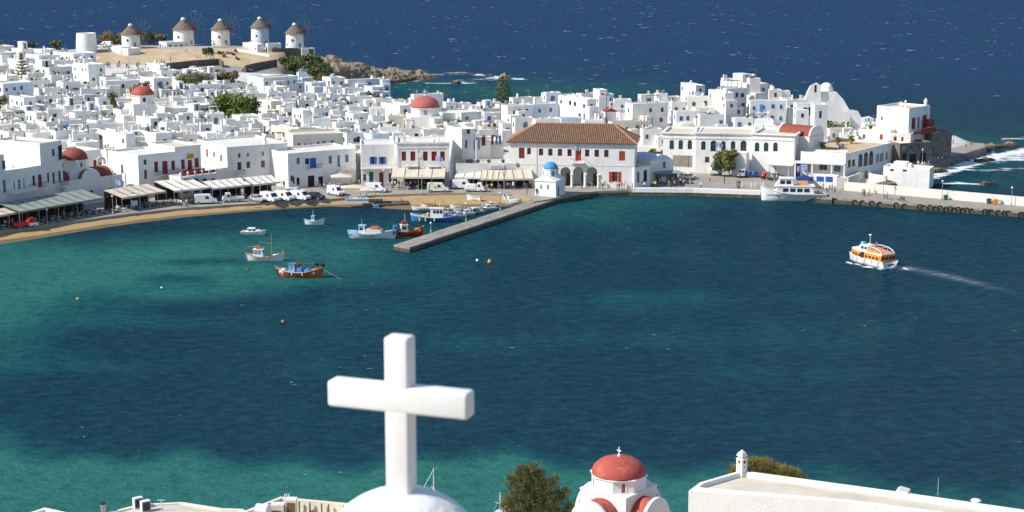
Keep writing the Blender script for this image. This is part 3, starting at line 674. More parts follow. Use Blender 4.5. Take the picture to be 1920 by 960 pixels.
    def sign(s, x0, x1, y0, y1, mat_, lab, letter=None):
        u0, z1 = s.hit('F', x0, y0); u1, z0 = s.hit('F', x1, y1)
        o = MB().box(u0, u1, -.16, -.02, z0, z1).build('sign_board', mat_, s.root); o['label'] = lab
        if letter:
            b = MB(); n = letter[1]; wd = (u1 - u0) * .86 / n; zc = (z0 + z1) / 2; hh = (z1 - z0) * .26
            for i in range(n):
                u = u0 + (u1 - u0) * .07 + i * wd; k = random.random()
                b.box(u, u + wd * .16, -.18, -.165, zc - hh, zc + hh); b.box(u + wd * .16, u + wd * .65, -.18, -.165, zc + (hh * .6 if k < .5 else -hh), zc + (hh if k < .5 else -hh * .6))
                if k > .4: b.box(u + wd * .5, u + wd * .65, -.18, -.165, zc - hh * .55, zc + hh * .55)
            b.build('lettering', letter[0], o)
        return o
# ---------------- crowd houses ----------------
LMK = [(160, 80, 'the roofless stump mill'), (244, 70, 'the windmill with bushes behind it'), (345, 70, 'the second windmill'), (480, 160, 'the long grey wall house'), (213, 178, 'the palm tree'), (268, 175, 'the small red domed church'), (437, 207, 'the big green tree'), (796, 195, 'the rose domed church'), (150, 300, 'the waterfront red domed church'),
       (943, 172, 'the dark conifer'), (1060, 250, 'the tiled town hall'), (1360, 270, 'the arched window school'), (1470, 222, 'the red vaulted chapel'), (1545, 175, 'the white clifftop church'), (690, 170, 'the blue shaded bay house'), (42, 140, 'the small conifer'), (640, 250, 'the blue shutter terrace'), (380, 165, 'the brown hedge')]
USED = {}
NUMW = ['no', 'one', 'two', 'three', 'four', 'five', 'six', 'seven', 'eight']
def uniq(label, alts):
    for a in [''] + alts:
        l = (label + a).strip()
        if l not in USED and len(l.split()) <= 16: USED[l] = 1; return l
    return label
def crowd_label(cx, cy, W, H, nw, wc, roofm, extra, dim=''):
    dl = sorted(LMK, key=lambda k: math.hypot(k[0] - cx, (k[1] - cy) * 2.2)); out = []
    for lm in dl[:4]:
        dx, dy = cx - lm[0], (cy - lm[1]) * 2.2
        rel = ('left of' if dx < 0 else 'right of') if abs(dx) > abs(dy) else ('behind' if dy < 0 else 'in front of')
        far = 'just ' if math.hypot(dx, dy) < 45 else ('' if math.hypot(dx, dy) < 110 else 'well ')
        out.append(far + rel + ' ' + lm[2])
    size = 'long low' if W > 9 and H < 4.6 else ('broad' if W > 9 else ('tall narrow' if H > 5.4 and W < 6 else ('tall' if H > 5.4 else ('tiny' if W < 4.2 else 'small'))))
    cn = {'door_blue': 'blue', 'sky_blue': 'pale blue', 'door_red': 'red', 'green_paint': 'green', 'grey_paint': 'grey', 'wood': 'brown', 'slate_blue': 'slate blue', 'navy': 'navy', 'brick_red': 'brick red'}[wc]
    rn = {'roof_white': 'white roof', 'roof_beige': 'beige roof', 'roof_grey': 'grey roof', 'roof_tan': 'tan roof'}[roofm]
    base = f"{dim}{size} house, {rn}" if nw == 0 else f"{dim}{size} house, {NUMW[min(nw, 8)]} {cn} opening{'s' if nw > 1 else ''}, {rn}"
    for o in out:
        l = f'{base}, {o}'
        if l not in USED and len(l.split()) <= 16: USED[l] = 1; return l
    l2 = f"{dim}{size} {rn.split()[0]} roofed house{extra}, {out[0]}"
    for o in out:
        l2 = f"{dim}{size} {rn.split()[0]} roofed house{extra}, {o}"
        if l2 not in USED and len(l2.split()) <= 16: USED[l2] = 1; return l2
    for o in out:
        l3 = f"{dim}{size} house{extra}, {o}"
        if l3 not in USED and len(l3.split()) <= 16: USED[l3] = 1; return l3
    return f"{dim}{size} {rn.split()[0]} roofed house, {out[0]}"
def make_house(p, a, W, D, H, px, py, wall='white', roofm=None, wins=None, wc=None, extras=True, base=None, seed=None, round_=False):
    rnd = random.Random(seed if seed is not None else int(px * 7 + py * 131))
    roofm = roofm or rnd.choice(['roof_white'] * 6 + ['roof_beige'] * 3 + ['roof_grey'] * 2)
    wc = wc or rnd.choice(['door_blue', 'sky_blue', 'slate_blue', 'green_paint', 'grey_paint', 'wood', 'door_red', 'navy', 'slate_blue', 'grey_paint'])
    root = thing('house', 'x', 'house', p, a, 'whitewashed houses of the old town')
    holes = {}
    b = walls(W, D, H, {}, .3, th=.22)
    b.v = [(x, y, z) if z > -1 else (x, y, -3.0) for x, y, z in b.v]
    sk = rnd.uniform(-.12, .12)
    b.v = [(x + (0.03 * (rnd.random() - .5)), y, z + (sk * (x / W) if z > H * .6 else 0)) for x, y, z in b.v]
    b.build('wall', wall, root)
    MB().box(.18, W - .18, .18, D - .18, H - .55, H - .3).build('roof', roofm, root)
    nw = 0
    if wins is None:
        for face, wd in (('F', W), ('L', D)):
            n = int(wd / rnd.uniform(1.9, 3.0))
            fl_ = 2 if H > 5.2 else 1
            for k in range(n):
                for q in range(fl_):
                    if rnd.random() < (.28 if face == 'F' else .5): continue
                    u = wd * (k + .5) / n + rnd.uniform(-.3, .3); z = H - 2.3 - q * 2.9 + rnd.uniform(-.2, .2)
                    kd = rnd.choice('wwswvd' if q == fl_ - 1 else 'wwsw')
                    ww = rnd.uniform(.65, .95); hh = rnd.uniform(.9, 1.25)
                    if kd == 'd': z = H - 3.1 - q * 2.9; hh = 2.1; ww = .95
                    if u - ww / 2 < .2 or u + ww / 2 > wd - .2: continue
                    opening(root, face, W, u, z, ww, hh, kd, wc, -.02); nw += 1
    else:
        for (face, fx, z, ww, hh, kd, col) in wins:
            opening(root, face, W, fx * (W if face == 'F' else D), z, ww, hh, kd, col or wc, -.02); nw += 1
    ex = ''
    if extras:
        r = rnd.random()
        if r < .42:
            link('chimney', rnd.choice(CHIM), root, (W * rnd.uniform(.1, .9), D * rnd.uniform(.2, .9), H - .45), rnd.uniform(0, 1.5), (rnd.uniform(.8, 1.15),) * 3); ex = ' with a chimney'
        if rnd.random() < .16:
            link('solar_heater', HEATER, root, (W * .5, D * .6, H - .3), -a + rnd.uniform(-2.2, -1.0)); ex = ' with a solar heater'
        if rnd.random() < .22: link('air_conditioner', ACUNIT, root, (W * rnd.uniform(.2, .8), D * rnd.uniform(.2, .8), H - .3), rnd.uniform(0, 3)); ex = ex or ' with an air conditioner'
        if rnd.random() < .12: link('water_tank', rnd.choice([TANK, TANKW]), root, (W * rnd.uniform(.3, .8), D * rnd.uniform(.4, .8), H - .3)); ex = ex or ' with a water tank'
        if rnd.random() < .25: link('antenna', ANT, root, (W * rnd.uniform(.1, .9), D * rnd.uniform(.3, .9), H - .35), rnd.uniform(0, 3))
        if rnd.random() < .14:
            for _ in range(rnd.randint(1, 4)): link('potted_plant', POT, root, (W * rnd.uniform(.1, .9), D * rnd.uniform(.1, .3), H - .3), 0, (rnd.uniform(.5, .85),) * 3)
            ex = ex or ' with roof plants'
        if rnd.random() < .35: link('satellite_dish', DISH, root, (W * rnd.uniform(.1, .9), D * rnd.uniform(.2, .9), H - .35), rnd.uniform(0, 6), (rnd.uniform(.8, 1.3),) * 3)
        if rnd.random() < .3: link('chimney', rnd.choice(CHIM), root, (W * rnd.uniform(.05, .95), D * rnd.uniform(.6, .95), H - .45), rnd.uniform(0, 1.5), (rnd.uniform(.6, .9),) * 3)
        if rnd.random() < .13 and W > 4 and D > 4:
            w2, d2 = min(W * .5, 3.2), min(D * .5, 3); x2 = rnd.uniform(.3, W - w2 - .3); pg = MB()
            for i in range(7): pg.box(x2 + w2 * i / 7, x2 + w2 * i / 7 + .12, D * .3, D * .3 + d2, H + 1.75, H + 1.85)
            for x_ in (x2, x2 + w2 - .15):
                for y_ in (D * .3 + .05, D * .3 + d2 - .2): pg.box(x_, x_ + .1, y_, y_ + .1, H - .3, H + 1.75)
            pg.build('pergola', rnd.choice(['wood', 'bark', 'metal_white']), root); ex = ex or ' with a roof pergola'
        for _a in range(2 if rnd.random() < .4 else (1 if rnd.random() < .7 else 0)):      # lower annexes against the front
            w2, d2 = rnd.uniform(2.2, 3.6), rnd.uniform(1.8, 3.0); h2 = H * rnd.uniform(.42, .82); x2 = rnd.uniform(-1.2, max(.1, W - w2 + .8)) + _a * .013; d2 += _a * .17
            an = MB().box(x2, x2 + w2, -d2, -.003, -3, h2).box(x2 + .2, x2 + w2 - .2, -d2 + .2, -.2, h2, h2 + .02, 1).build('annex', [wall, rnd.choice(['roof_white', 'roof_beige', 'roof_grey'])], root)
            if rnd.random() < .6: link('window', unit_mesh('w', wc), an, (x2 + w2 * .5, -d2 - .02, max(.3, h2 - 1.8)), 0, (.7, 1, .95))
            if rnd.random() < .4: link('window', unit_mesh('v', 'white'), an, (x2 - .02, -d2 * .5, max(.3, h2 - 1.9)), -math.pi / 2, (.7, 1, 1.1))
        if rnd.random() < .22:      # outside stair climbing along the front
            st = MB(); x2 = rnd.uniform(0, W * .3); n_ = 9; L2 = min(3.4, W * .6); h2 = min(3.0, H * .7)
            for i in range(n_): st.box(x2 + L2 * i / n_, x2 + L2 * (i + 1) / n_ - .002, -1.0 - .002 * i, -.004, -2.5, h2 * (i + 1) / n_)
            st.build('outside_stair', wall, root)
        if rnd.random() < .24 and H > 4.2:      # balcony with coloured railing
            x2 = rnd.uniform(.2, max(.3, W - 2.6)); bl_ = MB().box(x2, x2 + 2.2, -.9, -.004, H - 3.2, H - 3.05).build('balcony', wall, root); rl_ = MB().box(x2, x2 + 2.2, -.9, -.86, H - 2.25, H - 2.18)
            for i in range(9): rl_.box(x2 + .27 * i, x2 + .27 * i + .04, -.9, -.86, H - 3.05, H - 2.25)
            rl_.build('railing', wc, bl_); link('door', unit_mesh('d', wc), root, (x2 + 1.1, -.02, H - 3.04), 0, (.9, 1, 2.0)); nw += 1
        if rnd.random() < .10:      # washing on a roof line
            for i in range(rnd.randint(2, 4)): MB().box(.4 + i * .75, .95 + i * .75, D * .5, D * .5 + .02, H + .35, H + 1.15 + .1 * (i % 2)).build('laundry', rnd.choice(['flag_white', 'light_blue', 'canvas', 'dome_rose', 'turq_glass']), root)
            MB().tube((.2, D * .5, H + 1.27), (3.6, D * .5, H + 1.27), .015, n=3).tube((.2, D * .5, H - .3), (.2, D * .5, H + 1.3), .03, n=4).tube((3.6, D * .5, H - .3), (3.6, D * .5, H + 1.3), .03, n=4).build('washing_line', 'metal_grey', root); ex = ex or ' with washing out'
        if rnd.random() < .2 and W > 4.5 and D > 4.5:      # roof room
            w2, d2 = W * rnd.uniform(.3, .5), D * rnd.uniform(.3, .55); x2 = rnd.choice([.3, W - w2 - .3]); h2 = rnd.uniform(1.8, 2.4)
            rr = MB().box(x2, x2 + w2, D - d2 - .3, D - .3, H - .4, H + h2).build('roof_room', wall, root)
            link('door', unit_mesh('d', wc), rr, (x2 + w2 / 2, D - d2 - .32, H - .3), 0, (.85, 1, 1.9)); ex = ' with a roof room'
    root['label'] = crowd_label(px, py, W, H, nw, wc, roofm, ex, {'white': 'white ', 'white_warm': 'off-white ', 'white_grey': 'greyish ', 'cream': 'cream ', 'bluewash': 'bluish '}[wall])
    FOOT.append([Matrix.Translation(p) @ Matrix.Rotation(a, 4, 'Z') @ Vector(q) for q in ((0, 0, 0), (W, 0, 0), (W, D, 0), (0, D, 0))])
    return root
def house(x0, xc, x1, yt, H, wall='white', roofm=None, wins=None, wc=None, ae=None, D=None, extras=True):
    """house whose front upper corner shows at (xc,yt); left face spans x0..xc, right face xc..x1 in the photo"""
    p = find_ground(xc, yt, H); s_ = scale_at(p); ph = math.atan((xc - 960) / FPX)
    ae = R(ae) if ae is not None else R(26)
    lw, rw = (xc - x0) / s_, (x1 - xc) / s_
    if lw < .6: ae = min(ae, R(4)); D_ = D or max(4.5, min(8, rw * .7))
    else:
        D_ = lw / math.sin(ae)
        if D_ > 13: ae = math.asin(min(.92, lw / 13)); D_ = lw / math.sin(ae)
        if D_ < 3: ae = math.asin(max(.1, lw / 3)); D_ = 3.0
    W = max(2.5, rw / max(.3, math.cos(ae)))
    base = terr(p.x, p.y)
    return make_house((p.x, p.y, p.z - H), ae - ph, W, D_, H, (x0 + x1) / 2, yt, wall, roofm, wins, wc, extras)
# ======================= HARBOUR FRONT BUILDINGS =======================
# -- far left
b_ = Bld((-70, 426), (14, 409), (0, 290), 12, 'shaded white corner house with green shutters at the left edge', wall='white')
b_.win('F', 4, 10, 301, 317, 's', 'green_paint'); b_.win('F', -12, -5, 302, 318, 's', 'green_paint'); b_.win('F', 5, 11, 337, 361, 's', 'slate_blue'); b_.win('F', -4, 1, 338, 362, 's', 'door_blue'); b_.finish()
b_ = Bld((14, 409), (81, 396), (45, 315), 13, 'shaded two storey house with red doors over the green awning', roof='roof_white')
for x0, x1, y0, y1, k, c in [(33, 40, 335, 357, 'w', 'metal_white'), (60.5, 66.5, 329, 348, 's', 'door_red'), (71, 78.5, 327, 354, 'd', 'door_red'), (25, 29, 338, 356, 'w', 'metal_white'), (43, 47, 333, 354, 'w', 'metal_white'), (63, 70, 372, 390, 'd', 'wood')]: b_.win('F', x0, x1, y0, y1, k, c)
b_.finish(); b_.balcony(55, 82, 354, 'door_red', 1.0); b_.balcony(14, 62, 362, 'metal_white', 1.6, 'panel', .7)
for u, v in ((.3, .5), (.6, .6), (.7, .4)): b_.top(ACUNIT, 'air_conditioner', u, v, 1.2)
b_ = Bld((81, 395.5), (121, 387.5), (100, 265), 13.5, 'tall white waterfront house with a lit side wall and a corner loggia', roof='roof_grey')
for x0, x1, y0, y1, k, c in [(97, 103, 279, 293, 'w', 'slate_blue'), (108, 117, 271, 299, 'v', 'white'), (88, 92.5, 324, 342, 's', 'navy'), (98, 103.5, 323, 345, 's', 'green_paint'), (109, 114.5, 320, 341, 's', 'green_paint'), (90, 97, 365, 385, 'd', 'wood'), (104, 112, 362, 382, 'v', 'white')]: b_.win('F', x0, x1, y0, y1, k, c)
b_.uwin('L', 8, 9, 8.4, 9.6, 'w', 'grey_paint'); b_.finish(); b_.balcony(107, 119, 300, 'metal_dark', .7); b_.balcony(104, 121, 349, 'wood', 1.3); b_.top(CHIM[2], 'chimney', .5, .75, .3)
# -- white house behind the red domed church
b_ = Bld((116, 360), (192, 349), (150, 284), 9, 'long low shaded house with a red window behind the red domed church', roof='roof_beige')
b_.win('F', 175, 182.5, 300, 313, 's', 'door_red'); b_.win('F', 185, 189, 303, 313, 's', 'door_red'); b_.finish(); b_.top(ACUNIT, 'air_conditioner', .4, .4)
# -- long rear house with the yellow sign
b_ = Bld((262, 371), (331, 362), (262, 291), 12, 'white house front with dark red doors left of the yellow sign', roof='roof_white')
for x0, x1, y0, y1, k, c in [(289, 297, 303, 323, 's', 'door_red'), (304, 315, 302, 329, 'd', 'door_red'), (321, 328.5, 301, 319, 's', 'door_red'), (269, 275, 299, 309, 'w', 'slate_blue'), (270, 276, 318, 336, 's', 'wood')]: b_.win('F', x0, x1, y0, y1, k, c)
b_.uwin('L', 6, 7, 4.5, 6.6, 'w', 'grey_paint'); b_.finish(); b_.balcony(287, 331, 329, 'wood', 1.1)
b_ = Bld((331, 362), (379, 356), (355, 273), 11, 'white house front with a yellow sign above its dark red doors', roof='roof_beige', cornice=[(-.35, .02, .12)])
for x0, x1, y0, y1, k, c in [(339.5, 347, 299, 317, 's', 'door_red'), (351.5, 360.5, 300, 321, 'd', 'door_red'), (365, 373, 296, 314, 's', 'door_red')]: b_.win('F', x0, x1, y0, y1, k, c)
b_.finish(); b_.sign(350, 363, 289, 297, 'sign_yellow', 'yellow sign board', ('wood', 7)); b_.balcony(338, 379, 325, 'brick_red', 1.2, 'panel', .8)
# raised terrace with arches in front
t_ = Bld((340, 372), (408, 363), (375, 328), 4.5, 'white arcaded terrace with red railings above the cream awnings', name='terrace', cat='terrace', roof='roof_grey', par=.05)
for x0, x1 in ((342, 355), (363, 374), (378, 390), (394, 406)): t_.win('F', x0, x1, 334, 362, 'a', 'grey_paint')
t_.finish(rev=.5)
bq = MB(); br = MB()
for k in range(6):
    u = t_.W * k / 5 * .98; MB().box(u, u + .35, .02, .35, t_.H - .1, t_.H + 1.0).build('post', 'white', t_.root)
    if k < 5: MB().box(u + .4, u + t_.W / 5 * .98 - .05, .15, .2, t_.H + .15, t_.H + .8).build('railing', 'brick_red', t_.root)
# -- big plain facade
b_ = Bld((428, 352), (540, 342), (428, 276), 17, 'broad plain pale house with a grey cornice and small square windows', roof='roof_white', cornice=[(-.55, .03, .1)])
for x0, x1, y0, y1, k, c in [(446, 451, 287, 296, 'w', 'grey_paint'), (463, 467, 287, 294, 'w', 'grey_paint'), (491, 495, 284, 292, 'w', 'grey_paint'), (517, 521, 282, 290, 'w', 'slate_blue'), (445, 453, 304, 319, 'w', 'wood'), (462, 469, 303, 315, 'w', 'wood'), (489, 497, 301, 314, 'w', 'wood'), (515.5, 523, 299, 321, 'd', 'wood'), (502, 508, 334, 348, 'w', 'grey_paint'), (517, 523, 333, 346, 'w', 'grey_paint'), (528, 534, 331, 345, 'd', 'wood')]: b_.win('F', x0, x1, y0, y1, k, c)
b_.uwin('L', 3, 4.1, 5.5, 7.0, 's', 'brick_red'); b_.uwin('L', 7, 8, 6, 7.2, 'w', 'grey_paint'); b_.uwin('L', 11, 12, 5.6, 7.4, 'd', 'door_red')
b_.finish(); b_.balcony(513, 532, 323, 'metal_dark', .8); b_.balcony(440, 458, 328, 'metal_dark', .8)
b_.top(CHIM[0], 'chimney', .68, .1, .2, 1.2); b_.top(ANT, 'antenna', .7, .3)
# -- lavender house with blue doors and the cream house behind it
b_ = Bld((551, 329), (645, 325), (600, 263), 9, 'cream upper house with blue doors behind the blue balcony house', wall='cream', roof='roof_beige', h=9.6)
for x0, x1, y0, y1, k, c in [(558, 563, 268, 281, 'w', 'grey_paint'), (570, 576, 269, 283, 'd', 'sky_blue'), (582, 586, 269, 275, 'w', 'navy'), (595, 599, 266, 272, 'w', 'navy'), (604, 611, 264, 280, 'd', 'sky_blue'), (620, 626, 263, 272, 'w', 'sky_blue')]: b_.win('F', x0, x1, y0, y1, k, c)
b_.finish()
b_ = Bld((541, 354), (668, 342), (600, 283), 11, 'shaded house with blue balcony doors and an outside stair on its right', roof='roof_white')
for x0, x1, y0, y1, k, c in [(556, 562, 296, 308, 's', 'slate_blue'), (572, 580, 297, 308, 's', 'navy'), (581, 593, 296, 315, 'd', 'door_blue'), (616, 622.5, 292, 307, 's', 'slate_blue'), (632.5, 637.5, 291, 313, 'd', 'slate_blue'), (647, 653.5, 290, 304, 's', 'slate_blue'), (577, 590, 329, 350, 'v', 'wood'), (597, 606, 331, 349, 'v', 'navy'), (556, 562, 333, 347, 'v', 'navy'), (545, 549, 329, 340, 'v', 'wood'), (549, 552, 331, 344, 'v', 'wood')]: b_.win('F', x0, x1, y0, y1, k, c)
b_.finish(); b_.balcony(574, 602, 316, 'door_blue', .9)
bst = MB(); u0, z0 = b_.hit('F', 608, 350); u1, z1 = b_.hit('F', 637, 316)
for k in range(14):
    f = k / 14; bst.box(u0 + (u1 - u0) * f, u0 + (u1 - u0) * (f + 1 / 14) - .002, -1.1 - .001 * k, -.002, 0, max(.2, z1 * (f + 1 / 14)))
bst.box(u1, u1 + 3.2, -1.13, -.002, z1 - .3, z1); bst.build('outside_stair', 'white', b_.root); b_.balcony(637, 662, 317, 'metal_white', 1.3, 'balusters')
# -- blue shutter house
b_ = Bld((678, 349), (741, 348), (700, 271), 10, 'bright white house with two pairs of open blue shutters', roof='roof_white')
for x in (699.5, 717): b_.win('F', x - 3, x + 3, 294, 308, 'o', 'door_blue')
b_.win('F', 692, 700, 322, 346, 'd', 'green_paint'); b_.win('F', 711, 720, 323, 346, 'd', 'door_red'); b_.win('F', 681, 687, 326, 340, 'w', 'grey_paint'); b_.win('F', 729, 735, 325, 342, 'v', 'wood')
b_.finish(); b_.balcony(676, 737, 315, 'metal_white', 1.1, 'balusters')
b_ = Bld((664, 340), (682, 338), (672, 290), 8, 'narrow grey side wall beside the blue shutter house', wall='white_grey', h=6.5); b_.win('F', 665, 670, 288, 305, 's', 'slate_blue'); b_.finish()
# -- neoclassical house with red shutters
b_ = Bld((745, 351), (843, 350), (790, 267), 10.5, 'grand white house with five red shuttered windows over a cream awning', roof='roof_white', cornice=[(-.25, .05, .3), (-1.3, -.9, .12)])
for x0, x1 in ((753, 761.5), (769.5, 779), (793.5, 802), (809, 819), (825.5, 834)): b_.win('F', x0, x1, 284, 301.5, 's' if x0 not in (769.5, 809) else 'd', 'door_red')
for x0, x1 in ((757, 766), (775, 785), (795, 805), (813, 823)): b_.win('F', x0, x1, 333, 347, 'v', 'wood')
b_.uwin('R', 2, 2.9, 5.2, 7.2, 's', 'door_red'); b_.uwin('R', 5, 5.9, 5.2, 7.2, 's', 'slate_blue'); b_.uwin('R', 8, 8.9, 5.2, 7.2, 's', 'slate_blue')
b_.finish(); b_.balcony(760, 784, 310, 'metal_white', 1.0, 'balusters'); b_.balcony(802, 824, 311, 'metal_white', 1.0, 'balusters')
bp = MB()
for u in (0, b_.W * .36, b_.W - .5): MB().box(u, u + .5, -.10, -.003, 3.2, b_.H - 1.35).build('pilaster', 'white', b_.root)
b_.sign(782, 792, 288, 295, 'metal_white', 'pale blank board between the shutters')
b_.top(CHIM[2], 'chimney', .15, .4, 0, .9); b_.top(CHIM[1], 'chimney', .8, .3, 0, .8); b_.top(TANKW, 'water_tank', .7, .2, 0, .7)
# houses between the grand house and the town hall
b_ = Bld((866, 342), (893, 340), (880, 233), 8, 'tall narrow white house right of the grand red shuttered house', h=12.2, roof='roof_white')
for x0, x1, y0, y1, k, c in [(875, 881, 242, 251, 'w', 'wood'), (888, 891, 264, 282, 's', 'grey_paint'), (872, 876, 262, 278, 'w', 'grey_paint')]: b_.win('F', x0, x1, y0, y1, k, c)
b_.finish()
b_ = Bld((893, 341), (920, 339), (905, 258), 8, 'white house with a dark red door left of a grey shuttered house', h=9.5, roof='roof_white')
b_.win('F', 903, 910, 256, 273, 'd', 'door_red'); b_.win('F', 896, 900, 262, 280, 's', 'grey_paint'); b_.finish()
b_ = Bld((918, 338), (944, 337), (930, 248), 8, 'greyish house with two slim shutters beside the town hall', wall='white_grey', h=9.0, roof='roof_white')
for x0, x1, c in ((921, 925, 'door_red'), (929, 933, 'slate_blue'), (935, 940, 'slate_blue')): b_.win('F', x0, x1, 254, 271, 's', c)
b_.finish()
b_ = Bld((855, 350), (1003, 349), (930, 306), 6.5, 'low cream cafe building with sign boards above its awnings', wall='white_warm', roof='roof_grey', par=.5)
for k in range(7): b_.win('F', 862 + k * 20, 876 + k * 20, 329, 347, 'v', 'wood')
b_.finish(); b_.sign(919, 945, 309, 316, 'metal_white', 'white sign board with faded purple lettering', ('sign_purple', 9)); b_.sign(968, 985, 306, 313, 'sign_grey', 'dark grey sign board', ('metal_grey', 8))
for u in (.15, .28, .42, .6): b_.top(POT, 'potted_plant', u, .3, 0, .8)
b_.top(TANK, 'water_tank', .2, .6, 0, .8)
# -- TOWN HALL
th = Bld((954, 349), (1189, 353.5), (1080, 268), 12, 'long white town hall with a brown tiled hip roof and three arches', name='town_hall', cat='town hall', roof='roof_grey', par=.05)
for x0, x1, y0, y1, k in [(973, 983.5, 277, 297, 'd'), (988.5, 995.5, 277.5, 289.5, 'w')]: th.win('F', x0, x1, y0, y1, k, 'door_red')
for x in (1014.5, 1032, 1050, 1068, 1101, 1119, 1137): th.win('F', x - 4, x + 4, 278.5 + (x - 1014) * .02, 291.5 + (x - 1014) * .025, 'w', 'door_red')
th.win('F', 1079, 1089.5, 281, 301.5, 'd', 'brick_red'); th.win('F', 1161, 1172, 283.5, 301.5, 'd', 'brick_red'); th.win('F', 1148, 1158, 322, 341, 'o', 'brick_red')
for x0, x1 in ((1051, 1070), (1074.5, 1094.5), (1100, 1120)): th.win('F', x0, x1, 313, 345.5, 'A', 'void')
for x0, x1 in ((1051, 1070), (1074.5, 1094.5), (1100, 1120)):
    u0, z1 = th.hit('F', x0, 313); u1, _ = th.hit('F', x1, 313); th.holes.setdefault('F', []).append(archp(u0, u1, .15, z1, 12))
th.items = [i for i in th.items if i[5] != 'A']
th.uwin('R', 2.0, 2.8, 5.0, 6.6, 'w', 'slate_blue'); th.uwin('R', 6.0, 6.8, 5.0, 6.6, 'w', 'slate_blue'); th.uwin('R', 3, 4, .3, 2.4, 'd', 'slate_blue'); th.uwin('R', 8, 9.2, .3, 2.6, 'd', 'door_red')
th.finish(rev=.6)
ua, _ = th.hit('F', 1046, 330); ub, _ = th.hit('F', 1125, 330)
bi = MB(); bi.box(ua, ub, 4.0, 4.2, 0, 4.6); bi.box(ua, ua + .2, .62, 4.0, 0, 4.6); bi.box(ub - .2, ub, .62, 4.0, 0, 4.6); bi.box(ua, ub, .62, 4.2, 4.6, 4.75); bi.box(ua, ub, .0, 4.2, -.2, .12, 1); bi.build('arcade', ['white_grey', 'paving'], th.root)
for u in (.22, .58, .86): opening(th.root, 'F', th.W, ua + (ub - ua) * u, .15, 1.1, 2.5, 'd', 'wood', 3.97)
for x in (1072.2, 1097.2, 1122):
    u, _ = th.hit('F', x, 330); MB().lathe([(.36, .1), (.34, .3), (.27, .45), (.25, 2.6), (.36, 2.75), (.4, 3.0)], 10, (u, -.02, 0)).build('column', 'marble', th.root)
bc = MB(); bc.box(-.06, th.W + .06, -.06, -.003, 4.95, 5.08); u, _ = th.hit('F', 1006, 300); bc.box(u - .1, u + .1, -.08, -.062, 0, th.H - .1); bc.build('string_course', 'white_warm', th.root)
th.balcony(1070, 1096, 304, 'brick_red', 1.1, 'bars')
# hip roof made of ridged pan tiles: each slope a run of half-round courses
zr = th.H + .02; ov = .55; W_, D_ = th.W, th.D; rh = 3.6
rx0, rx1 = 5.8, W_ - 5.0
bt = MB()
def slope(a, b2, c, d, step=.42):         # eave a->b, ridge d->c
    a, b2, c, d = map(Vector, (a, b2, c, d)); e_ = b2 - a; n = int(e_.length / step); nn = (b2 - a).cross(d - a).normalized()
    if nn.z < 0: nn = -nn
    bt.poly([a - nn * .06, b2 - nn * .06, c - nn * .06, d - nn * .06], 0)
    ed = e_.normalized()
    for i in range(n):
        t = (i + .5) / n; s0 = a + e_ * t
        l0 = (d - a).dot(ed); l1 = (c - a).dot(ed); x = e_.length * t
        if l0 > 1e-3 and x < l0: f = x / l0
        elif x > l1: f = (e_.length - x) / max(1e-3, e_.length - l1)
        else: f = 1.0
        up = (d - a) - ed * (d - a).dot(ed); s1 = s0 + up * f
        r = e_.length / n * .36
        bt.add([s0 - ed * r, s0 - ed * r * .4 + nn * r * .8, s0 + ed * r * .4 + nn * r * .8, s0 + ed * r, s1 - ed * r, s1 - ed * r * .4 + nn * r * .8, s1 + ed * r * .4 + nn * r * .8, s1 + ed * r], [(0, 1, 5, 4), (1, 2, 6, 5), (2, 3, 7, 6), (3, 2, 1, 0)], 0)
c00, c10, c11, c01 = (-ov, -ov, zr), (W_ + ov, -ov, zr), (W_ + ov, D_ + ov, zr), (-ov, D_ + ov, zr); g0, g1 = (rx0, D_ / 2, zr + rh), (rx1, D_ / 2, zr + rh)
slope(c00, c10, g1, g0); slope(c10, c11, g1, g1); slope(c11, c01, g0, g1); slope(c01, c00, g0, g0)
ro = bt.build('tiled_roof', 'tile', th.root); ro['kind'] = 'stuff'
brd = MB()
for a, c in ((g0, g1), (c00, g0), (c10, g1), (c11, g1), (c01, g0)): brd.tube(a, c, .2, n=6)
brd.build('ridge_tiles', 'tile_ridge', ro)
be = MB(); be.box(-ov, W_ + ov, -ov, D_ + ov, zr - .16, zr - .03); be.build('eave_board', 'wood', ro)
# annex on the right of the town hall
b_ = Bld((1189, 354), (1219, 349), (1205, 300), 8, 'low shaded annex joined to the right end of the town hall', roof='roof_white', h=4.7)
b_.win('F', 1194, 1199, 322, 342, 'd', 'slate_blue'); b_.win('F', 1207, 1213, 319, 341, 'v', 'wood'); b_.finish()
b_ = Bld((1219, 345), (1262, 340), (1240, 290), 9, 'pale white house with a rounded roof behind the souvenir kiosk', roof='roof_white', h=5.2)
b_.win('F', 1243, 1248, 303, 315, 's', 'slate_blue'); b_.finish()
prf = [(b_.W * t, b_.H - .3 + 1.5 * math.sin(math.pi * t)) for t in [i / 12 for i in range(13)]]
MB().extr(prf, .1, b_.D - .1).build('vault_roof', 'bluewash', b_.root, sm=False)
